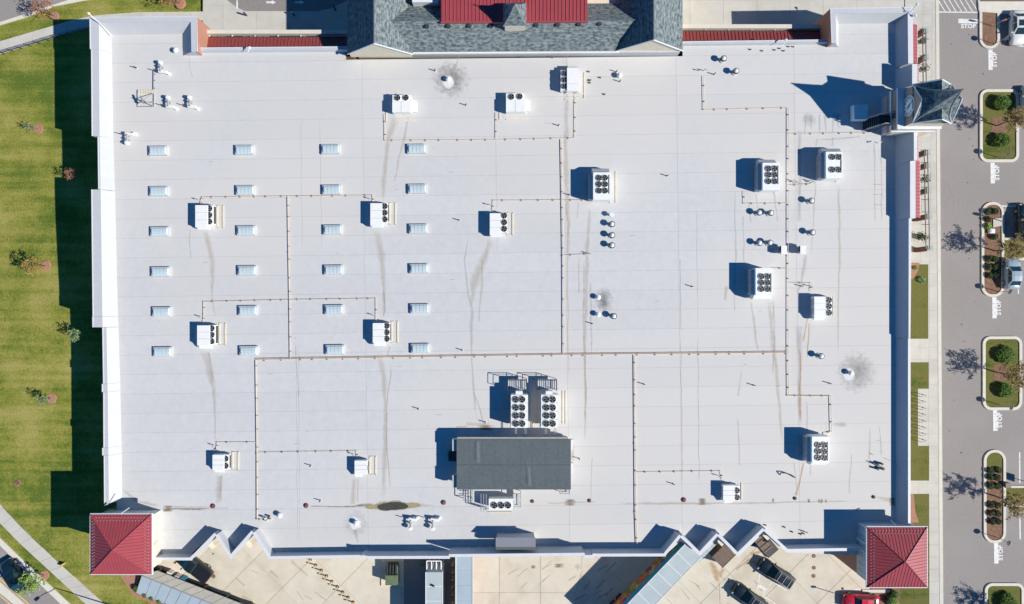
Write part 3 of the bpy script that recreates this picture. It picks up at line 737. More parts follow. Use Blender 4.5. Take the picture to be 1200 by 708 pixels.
for i in range(26):   # short dark spots along the seams
    x=random.uniform(150,1040); y=random.uniform(75,630); stain([(x,y),(x+random.uniform(2,9),y-0.1)],1.2,'st_line')
for i in range(8):
    x=random.uniform(860,1035); y=random.uniform(380,560); stain([(x,y),(x+random.uniform(-4,4),y+random.uniform(25,60))],[2,3],'st_tan')
for x in (347,349.5,352.5,375,581):     # vertical column seams
    stain([(x,135 if x>350 else 395),(x+2,300 if x>350 else 640)],0.8,'st_line')
stain([(223,268),(222,285),(224,305)],1.2,'st_line'); stain([(222,62),(222,77),(226,92)],1.2,'st_line'); stain([(345,396),(348,396.5)],2,'st_line')
stain([(346,400),(350,470)],1.2,'st_line')
# ============================================================ CORNER TOWERS
def pyramid_roof(px0,py0,px1,py1,ze,ap,za,name,label,mt,base_z=0.0,inset=0.45):
    x0,y1 = XY(px0,py0,ze); x1,y0 = XY(px1,py1,ze); ax,ay = XY(ap[0],ap[1],za)
    t = thing(name, label, 'tower', (0,0,0))
    MB().rect(x0+inset,y0+inset,x1-inset,y1-inset,base_z,RZ-0.2).build('brick_base', M['brick'], t)
    MB().rect(x0+inset-.03,y0+inset-.03,x1-inset+.03,y1-inset+.03,RZ-0.2,ze-0.25).build('wall', M['cream'] if px0<600 else M['unit_side'], t)
    # siding boards, real battens
    mb=MB()
    for y in frange(y0+inset+.6,y1-inset,0.9):
        mb.rect(x0+inset-.07,y,x0+inset-.03,y+.06,RZ,ze-.3); mb.rect(x1-inset+.03,y,x1-inset+.07,y+.06,RZ,ze-.3)
    o=mb.build('batten', M['cornice'], t); o['kind']='stuff'
    MB().rect(x0,y0,x1,y1,ze-0.22,ze-0.03).build('fascia', M['cornice'], t)
    C=[(x0,y0),(x1,y0),(x1,y1),(x0,y1)]; g=0.09
    C=[(x0+g,y0+g),(x1-g,y0+g),(x1-g,y1-g),(x0+g,y1-g)]
    for i,(nm) in enumerate(('south','east','north','west')):
        a,b=C[i],C[(i+1)%4]
        mb=MB(); mb.face([(a[0],a[1],ze),(b[0],b[1],ze),(ax,ay,za)]); mb.face([(a[0],a[1],ze-.05),(ax,ay,za-.05),(b[0],b[1],ze-.05)])
        mb.face([(a[0],a[1],ze-.05),(b[0],b[1],ze-.05),(b[0],b[1],ze),(a[0],a[1],ze)])
        pan=mb.build('roof_panel', mt, t)
        # raised seams running up the slope
        mb=MB(); d=Vector(b)-Vector(a); Ln=d.length; d.normalize()
        s=0.2
        A3=Vector((a[0],a[1],ze)); B3=Vector((b[0],b[1],ze)); T3=Vector((ax,ay,za))
        ta=(Vector((ax,ay))-Vector(a)).dot(d)
        while s<Ln-.1:
            p=A3+(B3-A3)*(s/Ln)
            # perpendicular run up to the hip
            e = A3+(T3-A3)*(s/ta) if s<ta else B3+(T3-B3)*((Ln-s)/(Ln-ta))
            mb.tube(p+Vector((0,0,.012)), e+Vector((0,0,.012)), 0.024, n=4); s+=0.36
        mb.build('standing_seam', mt, pan, 'stuff')
        # snow guards, little cleats in rows
        if i in (1,2,3):
            mb=MB()
            for row in (0.10,0.19):
                s=0.4+(0.18 if row>.15 else 0)
                while s<Ln-.4:
                    p=A3+(B3-A3)*(s/Ln); e=A3+(T3-A3)*(s/ta) if s<ta else B3+(T3-B3)*((Ln-s)/(Ln-ta))
                    q=p.lerp(e,row*Ln/2/max((e-p).length,.3)) if (e-p).length>row*Ln/2 else None
                    if q: mb.box(q.x,q.y,q.z,.055,.055,.07)
                    s+=0.36
            mb.build('snow_guard', M['parapet'], pan, 'stuff')
    for c in C:
        MB().tube((c[0],c[1],ze+.03),(ax,ay,za+.03),0.05,n=5).build('hip_cap', mt, t)
    return t
tw = pyramid_roof(105,602,178.5,674,8.75,(132,644.5),10.15,'corner_tower','tower with pink red pyramid metal roof beside the lawn, bottom left corner',M['red_roof'])
te = pyramid_roof(1015.5,617,1087.5,689.3,8.85,(1061,658.5),10.15,'corner_tower','tower with crimson pyramid metal roof beside the walkway, bottom right corner',M['red_roof'])

# ============================================================ PITCHED SHINGLE ROOF BLOCK (north entrance)
pb = thing('pitched_roof_block', 'grey shingled pitched roof with twin cross gables at top centre edge', 'building', (0,0,0))
ZE=7.2; wx0=xpx(407)*(D-ZE)/D; 
def slope(pts, name='roof_slope', m='shingle', parent=pb, th=0.12, ax=None):
    """pts 3D; UV metric: u along eave direction (first edge), v up the slope"""
    p=[Vector(q) for q in pts]; u=(p[1]-p[0]).normalized(); nrm=(p[1]-p[0]).cross(p[2]-p[0]).normalized()
    if nrm.z<0: nrm=-nrm
    v=nrm.cross(u)
    mb=MB(); uv=[((q-p[0]).dot(u),(q-p[0]).dot(v)) for q in p]
    mb.face(p,0,uv); mb.face([q-nrm*th for q in p][::-1],0,[(0,0)]*len(p))
    n=len(p)
    for i in range(n):
        j=(i+1)%n; mb.face([p[i],p[i]-nrm*th,p[j]-nrm*th,p[j]],0,[(0,0),(0,.2),(1,.2),(1,0)])
    o=mb.build(name, M[m], parent)
    bm=bmesh.new(); bm.from_mesh(o.data); bmesh.ops.recalc_face_normals(bm, faces=bm.faces[:]); bm.to_mesh(o.data); bm.free()
    # shingle courses stepping up the slope as real thin ledges
    if m=='shingle':
        vmin=min(a[1] for a in uv); vmax=max(a[1] for a in uv); step=0.42; mb=MB(); vv=vmin+step; rowi=0
        poly=uv
        while vv<vmax-.05:
            xs=[]
            for i in range(n):
                (a0,b0),(a1,b1)=poly[i],poly[(i+1)%n]
                if (b0-vv)*(b1-vv)<0: t=(vv-b0)/(b1-b0); xs.append(a0+(a1-a0)*t)
            if len(xs)>=2:
                xa,xb=min(xs)+.05,max(xs)-.05; q=xa
                while q<xb-.2:
                    wd=random.uniform(.5,1.2); e=min(q+wd,xb)
                    hh=random.uniform(.018,.045); hgt=random.uniform(.2,.4)
                    c=[p[0]+u*a+v*b for a,b in ((q,vv-hgt),(e,vv-hgt),(e,vv),(q,vv))]
                    tl=[c[0]+nrm*hh,c[1]+nrm*hh,c[2]+nrm*.006,c[3]+nrm*.006]
                    uq=[(q,vv-hgt),(e,vv-hgt),(e,vv),(q,vv)]
                    mb.face(tl,0,uq); mb.face([c[0],c[1],tl[1],tl[0]],0,[uq[0],uq[1],uq[1],uq[0]])
                    q=e+random.choice((.03,.25,.6)); 
            vv+=step
        if mb.f: mb.build('shingle', M[m], o, 'stuff')
    return o
def W3(px,py,z): v=P(px,py,z); return (v.x,v.y,v.z)
NY = 48.0
def gableNS(xw,xr,xe,zr,ysE,yrS,south_px):
    # cross gable: west eave, ridge, east eave (world x), ridge height
    slope([(xw,NY,ZE),(xw,ysE,ZE),(xr,yrS,zr),(xr,NY,zr)])
    slope([(xe,ysE,ZE),(xe,NY,ZE),(xr,NY,zr),(xr,yrS,zr)])
    mb=MB().face([(xw+.35,ysE+.12,ZE-.1),(xe-.35,ysE+.12,ZE-.1),(xr,ysE+.12,zr-.35)]) 
    m_=MB(); m_.face([(xw+.2,ysE+.06,ZE-1.1),(xe-.2,ysE+.06,ZE-1.1),(xe-.2,ysE+.06,ZE+.05),(xr,ysE+.06,zr-.15),(xw+.2,ysE+.06,ZE+.05)])
    m_.face([(xw+.2,ysE+.4,ZE-1.1),(xw+.2,ysE+.4,ZE+.05),(xr,ysE+.4,zr-.15),(xe-.2,ysE+.4,ZE+.05),(xe-.2,ysE+.4,ZE-1.1)])
    m_.build('gable_wall', M['cream'], pb)
    for a in (xw,xe): MB().tube((a,ysE-.02,ZE+.02),(xr,yrS-.02,zr+.02),.07,n=4).build('rake_trim', M['cornice'], pb)
    MB().tube((xr,NY,zr+.02),(xr,yrS,zr+.02),.07,n=5).build('ridge_cap', M['shingle'], pb)
    return
yG = XY(0,63.6,ZE)[1]
xL=[XY(407,0,ZE)[0],XY(438.3,0,10.5)[0],XY(484,0,ZE)[0]]
xR=[XY(722,0,ZE)[0],XY(766,0,10.5)[0],XY(800,0,ZE)[0]]
gableNS(xL[0],xL[1],xL[2],10.5,yG,yG,0)
yG2 = XY(0,59.5,ZE)[1]
gableNS(xR[0],xR[1],xR[2],10.5,yG2,yG2,0)
# main roof between them
ZR=9.1; ySe=XY(0,61,ZE)[1]; yR=XY(0,24.6,ZR)[1]
hx=lambda X3,z: X3[2]-(X3[2]-X3[1])*((z-ZE)/(10.5-ZE))
hx2=lambda X3,z: X3[0]+(X3[1]-X3[0])*((z-ZE)/(10.5-ZE))
a0=hx(xL,ZR)-.1; b0=hx2(xR,ZR)+.1
slope([(xL[2]-.1,ySe,ZE),(xR[0]+.1,ySe+.12,ZE),(b0,yR+.12,ZR),(a0,yR,ZR)])
slope([(xR[0]+.1,2*yR-ySe,ZE),(xL[2]-.1,2*yR-ySe,ZE),(a0,yR,ZR),(b0,yR+.12,ZR)])
MB().tube((a0,yR,ZR+.02),(b0,yR+.12,ZR+.02),.07,n=5).build('ridge_cap', M['shingle'], pb)
MB().prism([(xL[2]-.3,ySe-.05),(xR[0]+.3,ySe+.07),(xR[0]+.3,ySe-.08),(xL[2]-.3,ySe-.2)],ZE-.14,ZE+.02).build('gutter', M['white_metal'], pb)
MB().rect(xL[0]+.3,yG+.25,xR[2]-.3,yG+.5,RZ-.3,ZE-.12).build('wall', M['parapet'], pb)
MB().rect(xL[0]+.35,yG+1.2,xR[2]-.35,NY-.5,0,ZE-.15).build('body_wall', M['cream'], pb)
# flat part north-left (white strip near (405-515, 0))
# raised red metal roof
rz0=9.35; X0=XY(517,0,rz0)[0]; X1=XY(688.5,0,rz0)[0]; Y0=XY(0,26,rz0)[1]; Y1=43.0; rz1=9.9
rr=MB(); 
rr.prism([(X0,Y0),(X1,Y0+.1),(X1-.1,Y1),(X0,Y1)],[8.2]*4,[rz0,rz0,rz1,rz1]); red=rr.build('red_roof', M['red_roof'], pb)
mb=MB(); x=X0+.15
while x<X1-.1:
    mb.tube((x,Y0+.12,rz0+.03),(x,Y1,rz1+.03),.04,n=4); x+=0.42
mb.build('standing_seam', M['red_roof'], red, 'stuff')
MB().prism([(X0-.04,Y0-.1),(X1+.04,Y0),(X1+.04,Y0+.14),(X0-.04,Y0+.04)],rz0-.25,rz0+.05).build('red_fascia', M['red_fascia'], pb)
xx=XY(483,0,8.6)[0]; MB().rect(xx,XY(0,2.6,8.6)[1],XY(514,0,8.6)[0],44,7,8.6).build('flat_roof', M['cornice'], pb)
# cupola with flared pyramid roof
cx,cy=0.3,31.95; ce=10.2; hw=1.28; ct=12.7
MB().rect(cx-hw+.18,cy-hw+.12,cx+hw-.18,cy+hw-.12,8.3,ce-.12).build('cupola_wall', M['cream'], pb)
MB().rect(cx-hw,cy-hw,cx+hw,cy+hw,ce-.14,ce).build('cupola_fascia', M['cornice'], pb)
prof=[(1.0,0),(.62,.28),(.36,.6),(.16,.9),(0.0,1.0)]
def flared(cx,cy,hw,z0,z1,parent,nm='cupola_roof',m='shingle',prof=prof):
    for s in range(4):
        mb=MB()
        ca=[(1,-1),(1,1),(-1,1),(-1,-1)][s]; cb=[(1,1),(-1,1),(-1,-1),(1,-1)][s]
        for (r0,h0),(r1,h1) in zip(prof[:-1],prof[1:]):
            za,zb=z0+(z1-z0)*h0,z0+(z1-z0)*h1
            q=[(cx+ca[0]*hw*r0,cy+ca[1]*hw*r0,za),(cx+cb[0]*hw*r0,cy+cb[1]*hw*r0,za),(cx+cb[0]*hw*r1,cy+cb[1]*hw*r1,zb),(cx+ca[0]*hw*r1,cy+ca[1]*hw*r1,zb)]
            uvq=[(0,h0*3),(hw*2*r0,h0*3),(hw*2*r1,h1*3),(0,h1*3)]
            if r1<1e-6: q=q[:3]; uvq=uvq[:3]
            mb.face(q,0,uvq)
        mb.build(nm, M[m], parent)
flared(cx,cy,hw,ce,ct,pb)
MB().tube((cx,cy,ct-.1),(cx,cy,ct+.5),.05).build('finial', M['dark_metal'], pb)
for vx,vy in ((500.8,31.4),(525.8,31.2),(550.5,31),(576,30.8),(629,30.1),(653.7,29.6),(678.6,29.2),(702.6,28.7)):
    v=P(vx,vy,8.85); MB().cyl(v.x,v.y,8.6,8.98,.17,n=8).cyl(v.x,v.y,8.98,9.06,.24,n=8).build('roof_vent', M['dark_metal'], pb)
# storage of arcade roofs, north side
def arcade(xa,xb,label,mt,yr0,yr1,yw0,yw1,bw):
    t=thing('arcade_roof',label,'canopy',(0,0,0))
    Xa,Xb=XY(xa,0,4.6)[0],XY(xb,0,4.6)[0]
    ys_=XY(0,yr1,4.75)[1]; yn=XY(0,yr0,4.3)[1]
    mb=MB().prism([(Xa,ys_),(Xb,ys_),(Xb,yn),(Xa,yn)],[4.6,4.6,4.15,4.15],[4.75,4.75,4.3,4.3]); rf=mb.build('roof', mt, t)
    mb=MB(); x=Xa+.15
    while x<Xb: mb.tube((x,ys_,4.78),(x,yn,4.33),.035,n=4); x+=.42
    mb.build('standing_seam', mt, rf, 'stuff')
    a,b=XY(0,yw0,4.6)[1],XY(0,yw1,4.6)[1]; Xc=XY(bw,0,4.6)[0]
    MB().rect(min(Xa,Xc),a,max(Xb,Xc),b,3.9,4.62).build('beam', M['kerb'], t)
    MB().rect(Xa,yn+.02,Xb,yn+.14,4.0,4.25).build('gutter', M['dark_metal'], t)
    n=int((Xb-Xa)/2.6)
    for i in range(n+1):
        x=Xa+.2+i*(Xb-Xa-.4)/n
        MB().rect(x-.06,yn,x+.06,b-.02,4.05,4.2).build('rafter', M['sleeper'], t)
        if i%2==0: MB().rect(x-.2,b+.03,x+.2,a-.03,0.02,3.9).build('post', M['brick'], t)
    MB().rect(Xa,ys_-.4,Xb,ys_-.15,0,4.6).build('back_wall', M['brick'], t)
    return t
arcade(241.5,407,'long narrow red metal canopy with pale beam along the left half of the top wall',M['red_roof2'],44,55,35,39.5,243)
arcade(799,966,'long narrow red metal canopy with pale beam along the right half of the top wall',M['red_roof2'],36.8,48,28.6,33.2,961)

# ============================================================ CLOCK TOWER
ck=thing('clock_tower','taupe clock tower with flared grey shingle spire on the store edge facing the car park','tower',(0,0,0))
CX,CY=45.9,21.65
lw=XY(1032,0,RZ)[0]   # west face of the lower block
lx1=47.9; ly0,ly1=CY-2.15,CY+2.15
MB().rect(lw+.05,ly0,lx1,ly1,0,7.2).build('lower_wall', M['parapet'], ck)
MB().rect(lw,ly0-.04,lx1+.05,ly1+.04,7.2,8.15).build('lower_band', M['taupe'], ck)
MB().rect(lw-.14,ly0-.16,lx1+.15,ly1+.16,8.15,8.45).build('cornice', M['cornice'], ck)
MB().rect(lw,ly0-.04,lx1+.05,ly1+.04,8.45,9.5).build('upper_band', M['taupe'], ck)
MB().rect(lw-.1,ly0-.15,lx1+.15,ly1+.15,9.5,9.68).build('ledge', M['cornice'], ck)
hb=2.0
MB().rect(CX-hb,CY-hb,CX+hb,CY+hb,9.68,11.5).build('clock_wall', M['taupe'], ck)
MB().rect(CX-hb-.02,CY-hb-.03,CX+hb-.1,CY-hb,9.7,11.4).build('sunlit_south_panel', M['cream'], ck)  # cream laid over the taupe paints the sunlit brightness of the south face
MB().rect(lw+.4,ly0-.06,lx1,ly0-.04,RZ,9.4).build('sunlit_south_panel', M['cream'], ck)
ge=2.1; ez=11.4; gp=13.13
for k in range(4):   # four gables with wall, dial side and slopes
    a=k*math.pi/2; ca_,sa_=math.cos(a),math.sin(a)
    def T(x,y,z): return (CX+x*ca_-y*sa_, CY+x*sa_+y*ca_, z)
    mb=MB(); mb.face([T(-hb-.02,-hb,ez-.1),T(-hb-.02,hb,ez-.1),T(-hb-.02,0,gp-.1)][::-1]); mb.face([T(-hb+.2,-hb,ez-.1),T(-hb+.2,0,gp-.1),T(-hb+.2,hb,ez-.1)][::-1]); mb.build('gable', M['taupe'], ck)
    for s in (-1,1):
        pts=[T(-ge,s*ge,ez),T(0,s*ge,ez),T(0,0,gp),T(-ge,0,gp)]
        mb=MB(); mb.face(pts if s<0 else pts[::-1],0,[(0,0),(2.2,0),(2.2,1.6),(0,1.6)] if s<0 else [(0,0),(2.2,0),(2.2,1.6),(0,1.6)][::-1]); 
        mb.face([T(-ge,s*ge,ez-.08),T(0,s*ge,ez-.08),T(0,0,gp-.08),T(-ge,0,gp-.08)][::(1 if s<0 else -1)],0,[(0,0),(2.2,0),(2.2,1.6),(0,1.6)])
        mb.build('gable_slope', M['shingle'], ck)
        p0=Vector(T(-ge-.03,s*ge,ez-.02)); p1=Vector(T(-ge-.03,0,gp+.02)); MB().tube(p0,p1,.07,n=4).build('gable_trim', M['cornice'], ck)
# spire
sp=[(1.0,0),(.70,.13),(.42,.38),(.19,.70),(0.0,1.0)]
flared(CX,CY,ge,ez+.02,RZ+10.45,ck,'spire_slope','shingle',sp)
for sx_,sy_ in ((1,1),(1,-1),(-1,1),(-1,-1)):
    mb=MB()
    for (r0,h0),(r1,h1) in zip(sp[:-1],sp[1:]):
        H=RZ+10.45-ez; mb.tube((CX+sx_*ge*r0,CY+sy_*ge*r0,ez+.04+H*h0),(CX+sx_*ge*r1,CY+sy_*ge*r1,ez+.04+H*h1),.06,n=4)
    mb.build('hip_cap', M['grey_metal'], ck)
MB().tube((CX,CY,RZ+10.3),(CX,CY,RZ+10.6),.05).build('finial', M['dark_metal'], ck)
# dial on the west face
dz=10.62; dr=0.98
for k in range(1):
    a=k*math.pi/2; ca_,sa_=math.cos(a),math.sin(a)
    def T(x,y,z): return (CX+x*ca_-y*sa_, CY+x*sa_+y*ca_, z)
    def disc(r,x,n=28): return [T(x, r*math.cos(2*math.pi*i/n), dz+r*math.sin(2*math.pi*i/n)) for i in range(n)]
    def ring(mb,r0,r1,xa,xb,n=28):
        A=disc(r0,xb);B=disc(r1,xb);Cc=disc(r1,xa)
        for i in range(n):
            j=(i+1)%n; mb.face([A[i],A[j],B[j],B[i]][::-1]); mb.face([B[i],B[j],Cc[j],Cc[i]][::-1])
        return mb
    x=-hb-.03
    mb=MB(); mb.face(disc(dr,x-.03)[::-1]); Aq=disc(dr,x-.03);Bq=disc(dr,x+.03)
    for i in range(28): mb.face([Aq[i],Aq[(i+1)%28],Bq[(i+1)%28],Bq[i]][::-1])
    dial=mb.build('clock_dial', M['clock_white'], ck)
    ring(MB(),dr+.02,dr+.13,x+.02,x-.09).build('bezel', M['cornice'], dial); ring(MB(),dr-.05,dr+.01,x-.02,x-.05).build('minute_ring', M['dark_metal'], dial)
    for h in range(12):
        th=h*math.pi/6; mk=MB()
        def q(r,o): return T(x-.05, -(r*math.sin(th)+o*math.cos(th)), dz+r*math.cos(th)-o*math.sin(th))
        mk.face([q(dr*.7,-.055),q(dr*.88,-.055),q(dr*.88,.055),q(dr*.7,.055)]); mk.build('hour_mark', M['dark_metal'], dial)
    for th,rl_,wd in ((R(330),.74,.075),(R(147.5),.5,.1)):
        def q(r,o): return T(x-.07, -(r*math.sin(th)+o*math.cos(th)), dz+r*math.cos(th)-o*math.sin(th))
        mk=MB(); mk.face([q(-.15,-wd),q(rl_,-wd*.4),q(rl_,wd*.4),q(-.15,wd)]); mk.face([q(-.15,-wd),q(rl_,-wd*.4),q(rl_,wd*.4),q(-.15,wd)][::-1]); mk.build('clock_hand', M['black'], dial)
# maintenance hatch and steel stair on the west face
MB().rect(lw-.06,CY-.9,lw,CY-.1,7.3,9.1).build('door', M['dark_metal'], ck)
ld=thing('access_ladder','dark steel stair platform leaning on the clock tower foot','ladder',(0,0,0))
lz=8.3; la,lb=CY-1.55,CY-.35
pf=MB().rect(lw-1.35,la,lw-.02,lb,lz-.08,lz).build('landing', M['dark_metal'], ld)
for k in range(5): MB().rect(lw-1.3+k*.27,la+.02,lw-1.24+k*.27,lb-.02,lz,lz+.04).build('grating_bar', M['black'], pf)
for yy in (la,lb):
    for z_ in (.5,1.0): MB().tube((lw-1.35,yy,lz+z_),(lw-.05,yy,lz+z_),.04).build('rail', M['grey_metal'], ld)
    for xx in (lw-1.35,lw-.7): MB().tube((xx,yy,RZ),(xx,yy,lz+1.0),.045).build('post', M['dark_metal'], ld)
    MB().tube((lw-2.1,yy,RZ),(lw-1.35,yy,lz),.06).build('stringer', M['grey_metal'], ld)
    MB().tube((lw-2.1,yy,RZ+.9),(lw-1.35,yy,lz+.9),.04).build('handrail', M['grey_metal'], ld)
for i in range(8):
    t=(i+.5)/8; x=lw-2.1+.75*t; MB().rect(x-.1,la,x+.1,lb,RZ+2.4*t,RZ+2.4*t+.04).build('tread', M['dark_metal'], ld)
# awning strips and pergola in front of the east wall
def awning(py0,py1,px_,z,label):
    t=thing('wall_awning',label,'awning',(0,0,0)); ya,yb_=XY(0,py0,z)[1],XY(0,py1,z)[1]
    X=XY(px_,0,z)[0]; Xw=46.25
    rf=MB().prism([(Xw,yb_),(X,yb_),(X,ya),(Xw,ya)],[z+.55,z-.1,z-.1,z+.55],[z+.68,z,z,z+.68]).build('roof', M['red_fascia'], t)
    mb=MB()
    for y in frange(yb_+.15,ya,.42): mb.tube((Xw,y,z+.7),(X,y,z+.03),.035,n=4)
    mb.build('standing_seam', M['red_fascia'], rf, 'stuff')
    MB().rect(X-.06,yb_,X+.05,ya,z-.16,z-.02).build('gutter', M['white_metal'], t)
awning(29,74,1075,4.6,'red metal awning on the car park side wall above the clock tower')
awning(76,96,1076.4,4.6,'narrow red awning hugging the wall just above the clock tower')
awning(157,188,1076.2,4.6,'narrow red awning hugging the wall just below the clock tower')
awning(188.5,255,1078,4.6,'red metal awning on the car park side wall below the clock tower')
def pergola(xt0,xt1,ytop,ybot,pils,label):
    t=thing('pergola',label,'pergola',(0,0,0)); zt=3.3
    for k,(x0_,x1_) in enumerate(((xt0[0],xt1[0]),(xt0[1],xt1[1]))):
        a=P(x0_,ytop,zt); b=P(x1_,ybot,zt); MB().tube(a,b,.07,n=4).build('beam', M['taupe'], t)
    n=int((ybot-ytop)/13)
    for i in range(n+1):
        f=i/n; y=ytop+(ybot-ytop)*f; a=P(xt0[0]+(xt1[0]-xt0[0])*f-4.5,y,zt+.1); b=P(xt0[1]+(xt1[1]-xt0[1])*f,y,zt+.1); MB().tube(a,b,.035,n=4).build('rafter', M['dark_metal'], t)
    for x,y in pils:
        c=P(x,y,3.1)
        pl=MB().rect(c.x-.28,c.y-.28,c.x+.28,c.y+.28,.1,3.0).build('pillar', M['dark_brick'], t)
        MB().rect(c.x-.34,c.y-.34,c.x+.34,c.y+.34,3.0,3.16).build('cap', M['cap_stone'], pl)
pergola((1081.3,1085),(1082,1085.5),34,96,[(1084.6,35),(1085,66.5)],'slim pergola with pale capped pillars above the clock tower')
pergola((1083,1087),(1085.2,1089.4),176,292,[(1087.2,178),(1087.5,193.5),(1088.3,223),(1089,253.5),(1090,291)],'slim pergola with five pale capped pillars below the clock tower')
# café furniture / planter in the pergola
def planter(px,py,label):
    t=thing('potted_plant',label,'plant',(0,0,0)); c=P(px,py,.13)
    MB().cyl(c.x,c.y,.13,.6,.22,.3,n=10).build('pot', M['grey_metal'], t)
    mb=MB()
    for i in range(160):
        v=Vector((random.gauss(0,.25),random.gauss(0,.25),random.uniform(0,.8))); q=Vector((c.x,c.y,.6))+v; d=Vector((random.uniform(-1,1),random.uniform(-1,1),random.uniform(-.3,1))).normalized()*.09; e=d.orthogonal().normalized()*.05
        mb.face([q-d,q+e,q+d,q-e])
    mb.build('foliage', M['leaf_dark'], t)
planter(1077,50,'dark leafy potted plant between the two pillars above the clock tower')
planter(1078,82.5,'dark potted plant at the lower end of the upper pergola')
planter(1080,211,'dark potted plant between the second and third pillars below the clock tower')
planter(1073,277,'dark bushy potted plant above the lowest pergola pillar')
planter(1078,279,'dark potted plant nearer the pergola beams above the lowest pillar')
# ============================================================ ROOFTOP OBJECTS
_fan = {}
def fan(parent, x, y, z, r=0.35, blade='grey_metal'):
    key=(round(r,3),blade)
    if key not in _fan:
        mb=MB(); n=16
        # cowl ring; its flat black disc paints the shade of the well
        for i in range(n):
            a,b=2*math.pi*i/n,2*math.pi*(i+1)/n
            for r0,z0,r1,z1 in ((r*1.07,0,r*1.07,.09),(r*1.07,.09,r,.09),(r,.09,r,-.0)):
                mb.face([(r0*math.cos(a),r0*math.sin(a),z0),(r0*math.cos(b),r0*math.sin(b),z0),(r1*math.cos(b),r1*math.sin(b),z1),(r1*math.cos(a),r1*math.sin(a),z1)],1)
        mb.face([(r*math.cos(2*math.pi*i/n),r*math.sin(2*math.pi*i/n),.012) for i in range(n)])
        bl=MB()
        for k in range(4):
            a=k*math.pi/2
            pts=[]
            for rr,da in ((.12,-.3),(.5,-.12),(.88,.12),(.88,.42),(.5,.16),(.12,.3)):
                pts.append((r*rr*math.cos(a+da),r*rr*math.sin(a+da),.045))
            bl.face(pts)
        hb_=MB().cyl(0,0,.05,.09,r*.16,n=8)
        _fan[key]=(mb.mesh('fan',[M['black'],M['unit_side']]),bl.mesh('blades',M[blade]),hb_.mesh('hub',M['black']))
    a,b,c=_fan[key]
    f=bpy.data.objects.new('fan',a); COL.objects.link(f); f.parent=parent; f.location=(x,y,z)
    g=bpy.data.objects.new('blades',b); COL.objects.link(g); g.parent=f; g.rotation_euler=(0,0,random.uniform(0,6))
    h=bpy.data.objects.new('hub',c); COL.objects.link(h); h.parent=f
def wr(x0,y0,x1,y1,z):   # px rect at height z -> world
    a=XY(x0,y0,z); b=XY(x1,y1,z); return a[0],b[1],b[0],a[1]
GRP='white rooftop air conditioning units'
def unit(label, box, fans, deck, hood, H=1.12, sleepers=None, east=None):
    t=thing('rooftop_unit',label,'air conditioner',(0,0,0),GRP); zt=RZ+H
    x0,y0,x1,y1=wr(*box,zt)
    MB().rect(x0+.06,y0+.06,x1-.06,y1-.06,RZ,RZ+.22).build('curb', M['unit_side'], t)
    cab=MB().rect(x0,y0,x1,y1,RZ+.22,zt).build('cabinet', M['white_metal'], t)
    # lid seams and access panels with handles
    for k in range(1,3):
        y=y0+(y1-y0)*k/3; MB().rect(x0-.01,y-.02,x1+.01,y+.02,zt,zt+.018).build('lid_rib', M['unit_side'], cab)
    MB().rect(x0-.02,y0+.25,x0,y0+(y1-y0)*.45,RZ+.3,zt-.12).build('access_panel', M['unit_side'], cab)
    MB().rect(x0-.02,y0+(y1-y0)*.52,x0,y1-.2,RZ+.3,zt-.12).build('access_panel', M['unit_side'], cab)
    zd=zt-.22
    d=wr(*deck,zd)
    MB().rect(d[0],d[1],d[2],d[3],RZ+.2,zd).build('fan_deck', M['unit_side'] if False else M['white_metal'], t)
    MB().rect(d[2],d[1]+.1,d[2]+.04,d[3]-.1,RZ+.3,zd-.1).build('coil_grille', M['dark_metal'], t)
    for fx,fy in fans:
        q=P(fx,fy,zd); fan(t,q.x,q.y,zd)
    if hood:
        h=wr(*hood,zt-.12); 
        if h[1]<y0-.1: MB().prism([(h[0],h[1]),(h[2],h[1]),(h[2],y0),(h[0],y0)],[RZ+.5]*4,[zt-.4,zt-.4,zt-.08,zt-.08]).build('intake_hood', M['white_metal'], t)
        else: MB().prism([(x1,h[1]),(h[2],h[1]),(h[2],h[3]),(x1,h[3])],[RZ+.45]*4,[zt-.1,zt-.35,zt-.35,zt-.1]).build('intake_hood', M['white_metal'], t)
    if sleepers:
        for (a,b,c,e) in sleepers:
            s=wr(a,b,c,e,RZ+.06); MB().rect(s[0],s[1],s[2],s[3],RZ,RZ+.07).build('sleeper', M['sleeper'], t)
    return t
def vs_(xa,xb,y0,y1): return [(xa,y0,xa+1.6,y1),(xb,y0,xb+1.6,y1),(xa+1,y0,xb+1,y0+.8),(xa+1,y1-.8,xb+1,y1)]
unit('white three fan air conditioner between the two leftmost skylight columns, upper one',(228.8,240.5,243,266.5),[(245.6,244.6),(245.6,252.2),(245.6,259.8)],(241,240.8,250,263),(231,264,244,268.8),sleepers=vs_(253.6,260.6,240.6,267))
unit('white air conditioner with three fans between the third and fourth skylight columns, upper one',(434,238.2,447.6,264.5),[(450.8,241.8),(450.8,249.4),(450.8,257)],(446,238.3,454.5,260.5),(435.5,262,448,266.5),sleepers=vs_(455.6,462.4,237.6,263.6))
unit('white three fan air conditioner just right of the skylights, left of the centre pipe',(574,250,586.5,275.5),[(590.7,252.8),(590.7,260.6),(590.7,268.3)],(585.5,250.2,595,272),(575,273,587,277.8),sleepers=vs_(593.5,600,249,276))
unit('white three fan air conditioner between the two leftmost skylight columns, lower one',(231,381.5,245.5,405),[(248.2,384.8),(248.2,392.4),(248.2,400)],(243.5,381,252.5,403.5),(233,403,247,409),sleepers=vs_(256.2,263,378.6,404.6))
unit('white air conditioner with three fans between the third and fourth skylight columns, lower one',(436.8,378.8,450,402),[(453.2,381.8),(453.2,389.4),(453.2,397)],(448.5,378.4,457,400.5),(438,401,451,405.8),sleepers=vs_(458.2,465,376.4,402))
